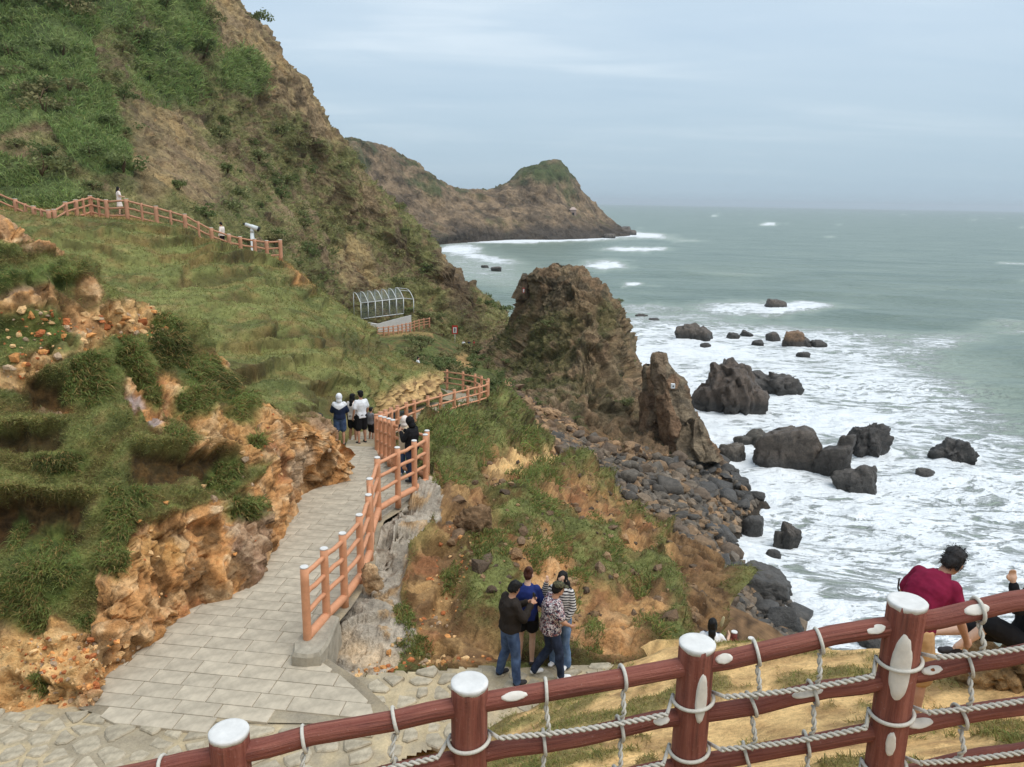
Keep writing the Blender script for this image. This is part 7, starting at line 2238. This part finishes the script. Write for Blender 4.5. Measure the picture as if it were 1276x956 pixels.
# on the upper path
person('woman in pale dress with long black hair on the upper path', tuple(P(150, 268, 47.6)), 1.66, math.radians(-60), dict(elR=(.24, .08, 1.14), wrR=(.16, .24, 1.10)),
       skin=SKIN2, top=dict(mat=CL['cream'], sleeve='short', ease=.03), bottom=dict(mat=CL['cream'], kind='skirt', len=.95), hair=dict(mat=HAIRB, style='long'), vox=.024)
person('man in pale shirt and black trousers strolling by the upper railing', tuple(P(278, 312, 48.6)), 1.72, math.radians(75), dict(elR=(.23, .02, 1.12), wrR=(.20, .18, .95), head=(0, .05, 1.57)),
       top=dict(mat=CL['cream'], sleeve='long', ease=.035), bottom=dict(mat=CL['black'], kind='long'), hair=dict(mat=HAIRB, style='short'), vox=.024, nod=.3)
# on the sandy bank
def strap(root, J):
    pts = np.array([(-.13, -.09, 1.32), (-.10, -.135, 1.26), (-.03, -.155, 1.15), (.06, -.15, 1.04), (.14, -.11, .96)]) + np.array([0, .05, 0])
    part('bag_strap', tube(pts + np.array([0, -.02, 0]), .007, 6), CL['jacket'], root)
    part('pouch', limb([(.30, .16, .78), (.34, .22, .70)], [.07, .06])[0], CL['jacket'], root)
person('grey haired man in maroon polo shirt and khaki trousers leaning over the bank', tuple(P(1118, 900, 5.75)), 1.66, math.radians(-62),
       dict(waist=(0, .06, 1.05), chest=(0, .18, 1.21), neck=(0, .30, 1.33), head=(.02, .42, 1.435), shR=(.165, .25, 1.29), shL=(-.165, .23, 1.31), elR=(.25, .24, 1.05), wrR=(.26, .36, .84), elL=(-.26, .22, 1.06), wrL=(-.26, .36, .86), knR=(.11, .06, .49), knL=(-.12, .05, .49), anL=(-.14, -.06, .085), anR=(.13, .02, .085)),
       top=dict(mat=CL['maroon'], sleeve='short', ease=.03, hem=-.02, collar=True), bottom=dict(mat=CL['khaki'], kind='shorts', len=.95, ease=.02), hair=dict(mat=HAIRG, style='short'), shoes=M_SHOEB, vox=.010, nod=.55, bag=strap)
person('woman in black sitting on the bank edge with one fist raised and legs out', tuple(P(1268, 838, 6.6) + np.array([0, 0, .22])), 1.62, math.radians(82),
       dict(pelvis=(0, 0, .14), waist=(0, -.03, .28), chest=(0, -.05, .47), neck=(0, -.04, .63), head=(.0, -.02, .785), shR=(.17, -.05, .585), shL=(-.17, -.05, .585),
            elL=(-.20, .22, .56), wrL=(-.14, .26, .80), elR=(.24, -.14, .36), wrR=(.22, -.22, .12), hipR=(.09, .02, .13), hipL=(-.09, .02, .13), knL=(-.12, .40, .34), anL=(-.12, .66, .06), knR=(.10, .44, .16), anR=(.12, .84, .06), toeR=(.14, .9, .2), toeL=(-.12, .85, .05)),
       skin=SKIN2, top=dict(mat=CL['black'], sleeve='long', ease=.02, hem=-.02), bottom=dict(mat=CL['black'], kind='shorts', len=.95, ease=.02), hair=dict(mat=HAIRB, style='long', fall=[(0, -.09, -.10, .07), (0, -.10, -.18, .06)]), shoes=M_SHOEB, vox=.011)
person('long haired person in white top sitting on the edge of the sandy bank', tuple(P(885, 812, 11.6) - np.array([0, 0, .25])), 1.6, math.radians(-15),
       dict(pelvis=(0, 0, .14), waist=(0, .0, .28), chest=(0, .0, .47), neck=(0, .0, .63), head=(0, .02, .785), shR=(.17, 0, .585), shL=(-.17, 0, .585), elR=(.27, .08, .36), wrR=(.30, .28, .44), elL=(-.24, .08, .34), wrL=(-.16, .26, .24),
            hipR=(.09, .02, .13), hipL=(-.09, .02, .13), knR=(.12, .40, .36), anR=(.12, .62, .08), knL=(-.12, .40, .36), anL=(-.12, .62, .08)),
       skin=SKIN2, top=dict(mat=CL['white'], sleeve='short', ease=.02), bottom=dict(mat=CL['navy'], kind='long'), hair=dict(mat=HAIRB, style='long', fall=[(0, -.09, -.12, .075), (0, -.10, -.22, .065), (0, -.10, -.30, .05)]), shoes=M_SHOEW, vox=.016)

bpy.data.scenes.remove(WORK)
# ================================================================== HAZE
def make_haze():
    V, F = box_vf((0, 7000, 47.0), 36000, 20000, 106.0)
    m = bpy.data.materials.new('sea_haze'); m.use_nodes = True
    nt = m.node_tree; nt.nodes.clear()
    out = nt.nodes.new('ShaderNodeOutputMaterial'); v = nt.nodes.new('ShaderNodeVolumePrincipled')
    v.inputs['Color'].default_value = (.86, .92, .97, 1); v.inputs['Density'].default_value = .00011; v.inputs['Anisotropy'].default_value = .2
    nt.links.new(v.outputs[0], out.inputs['Volume'])
    o = link('haze', mesh_np('haze', V, F, m, smooth=False)); tag(o, kind='stuff')
    return o
make_haze()
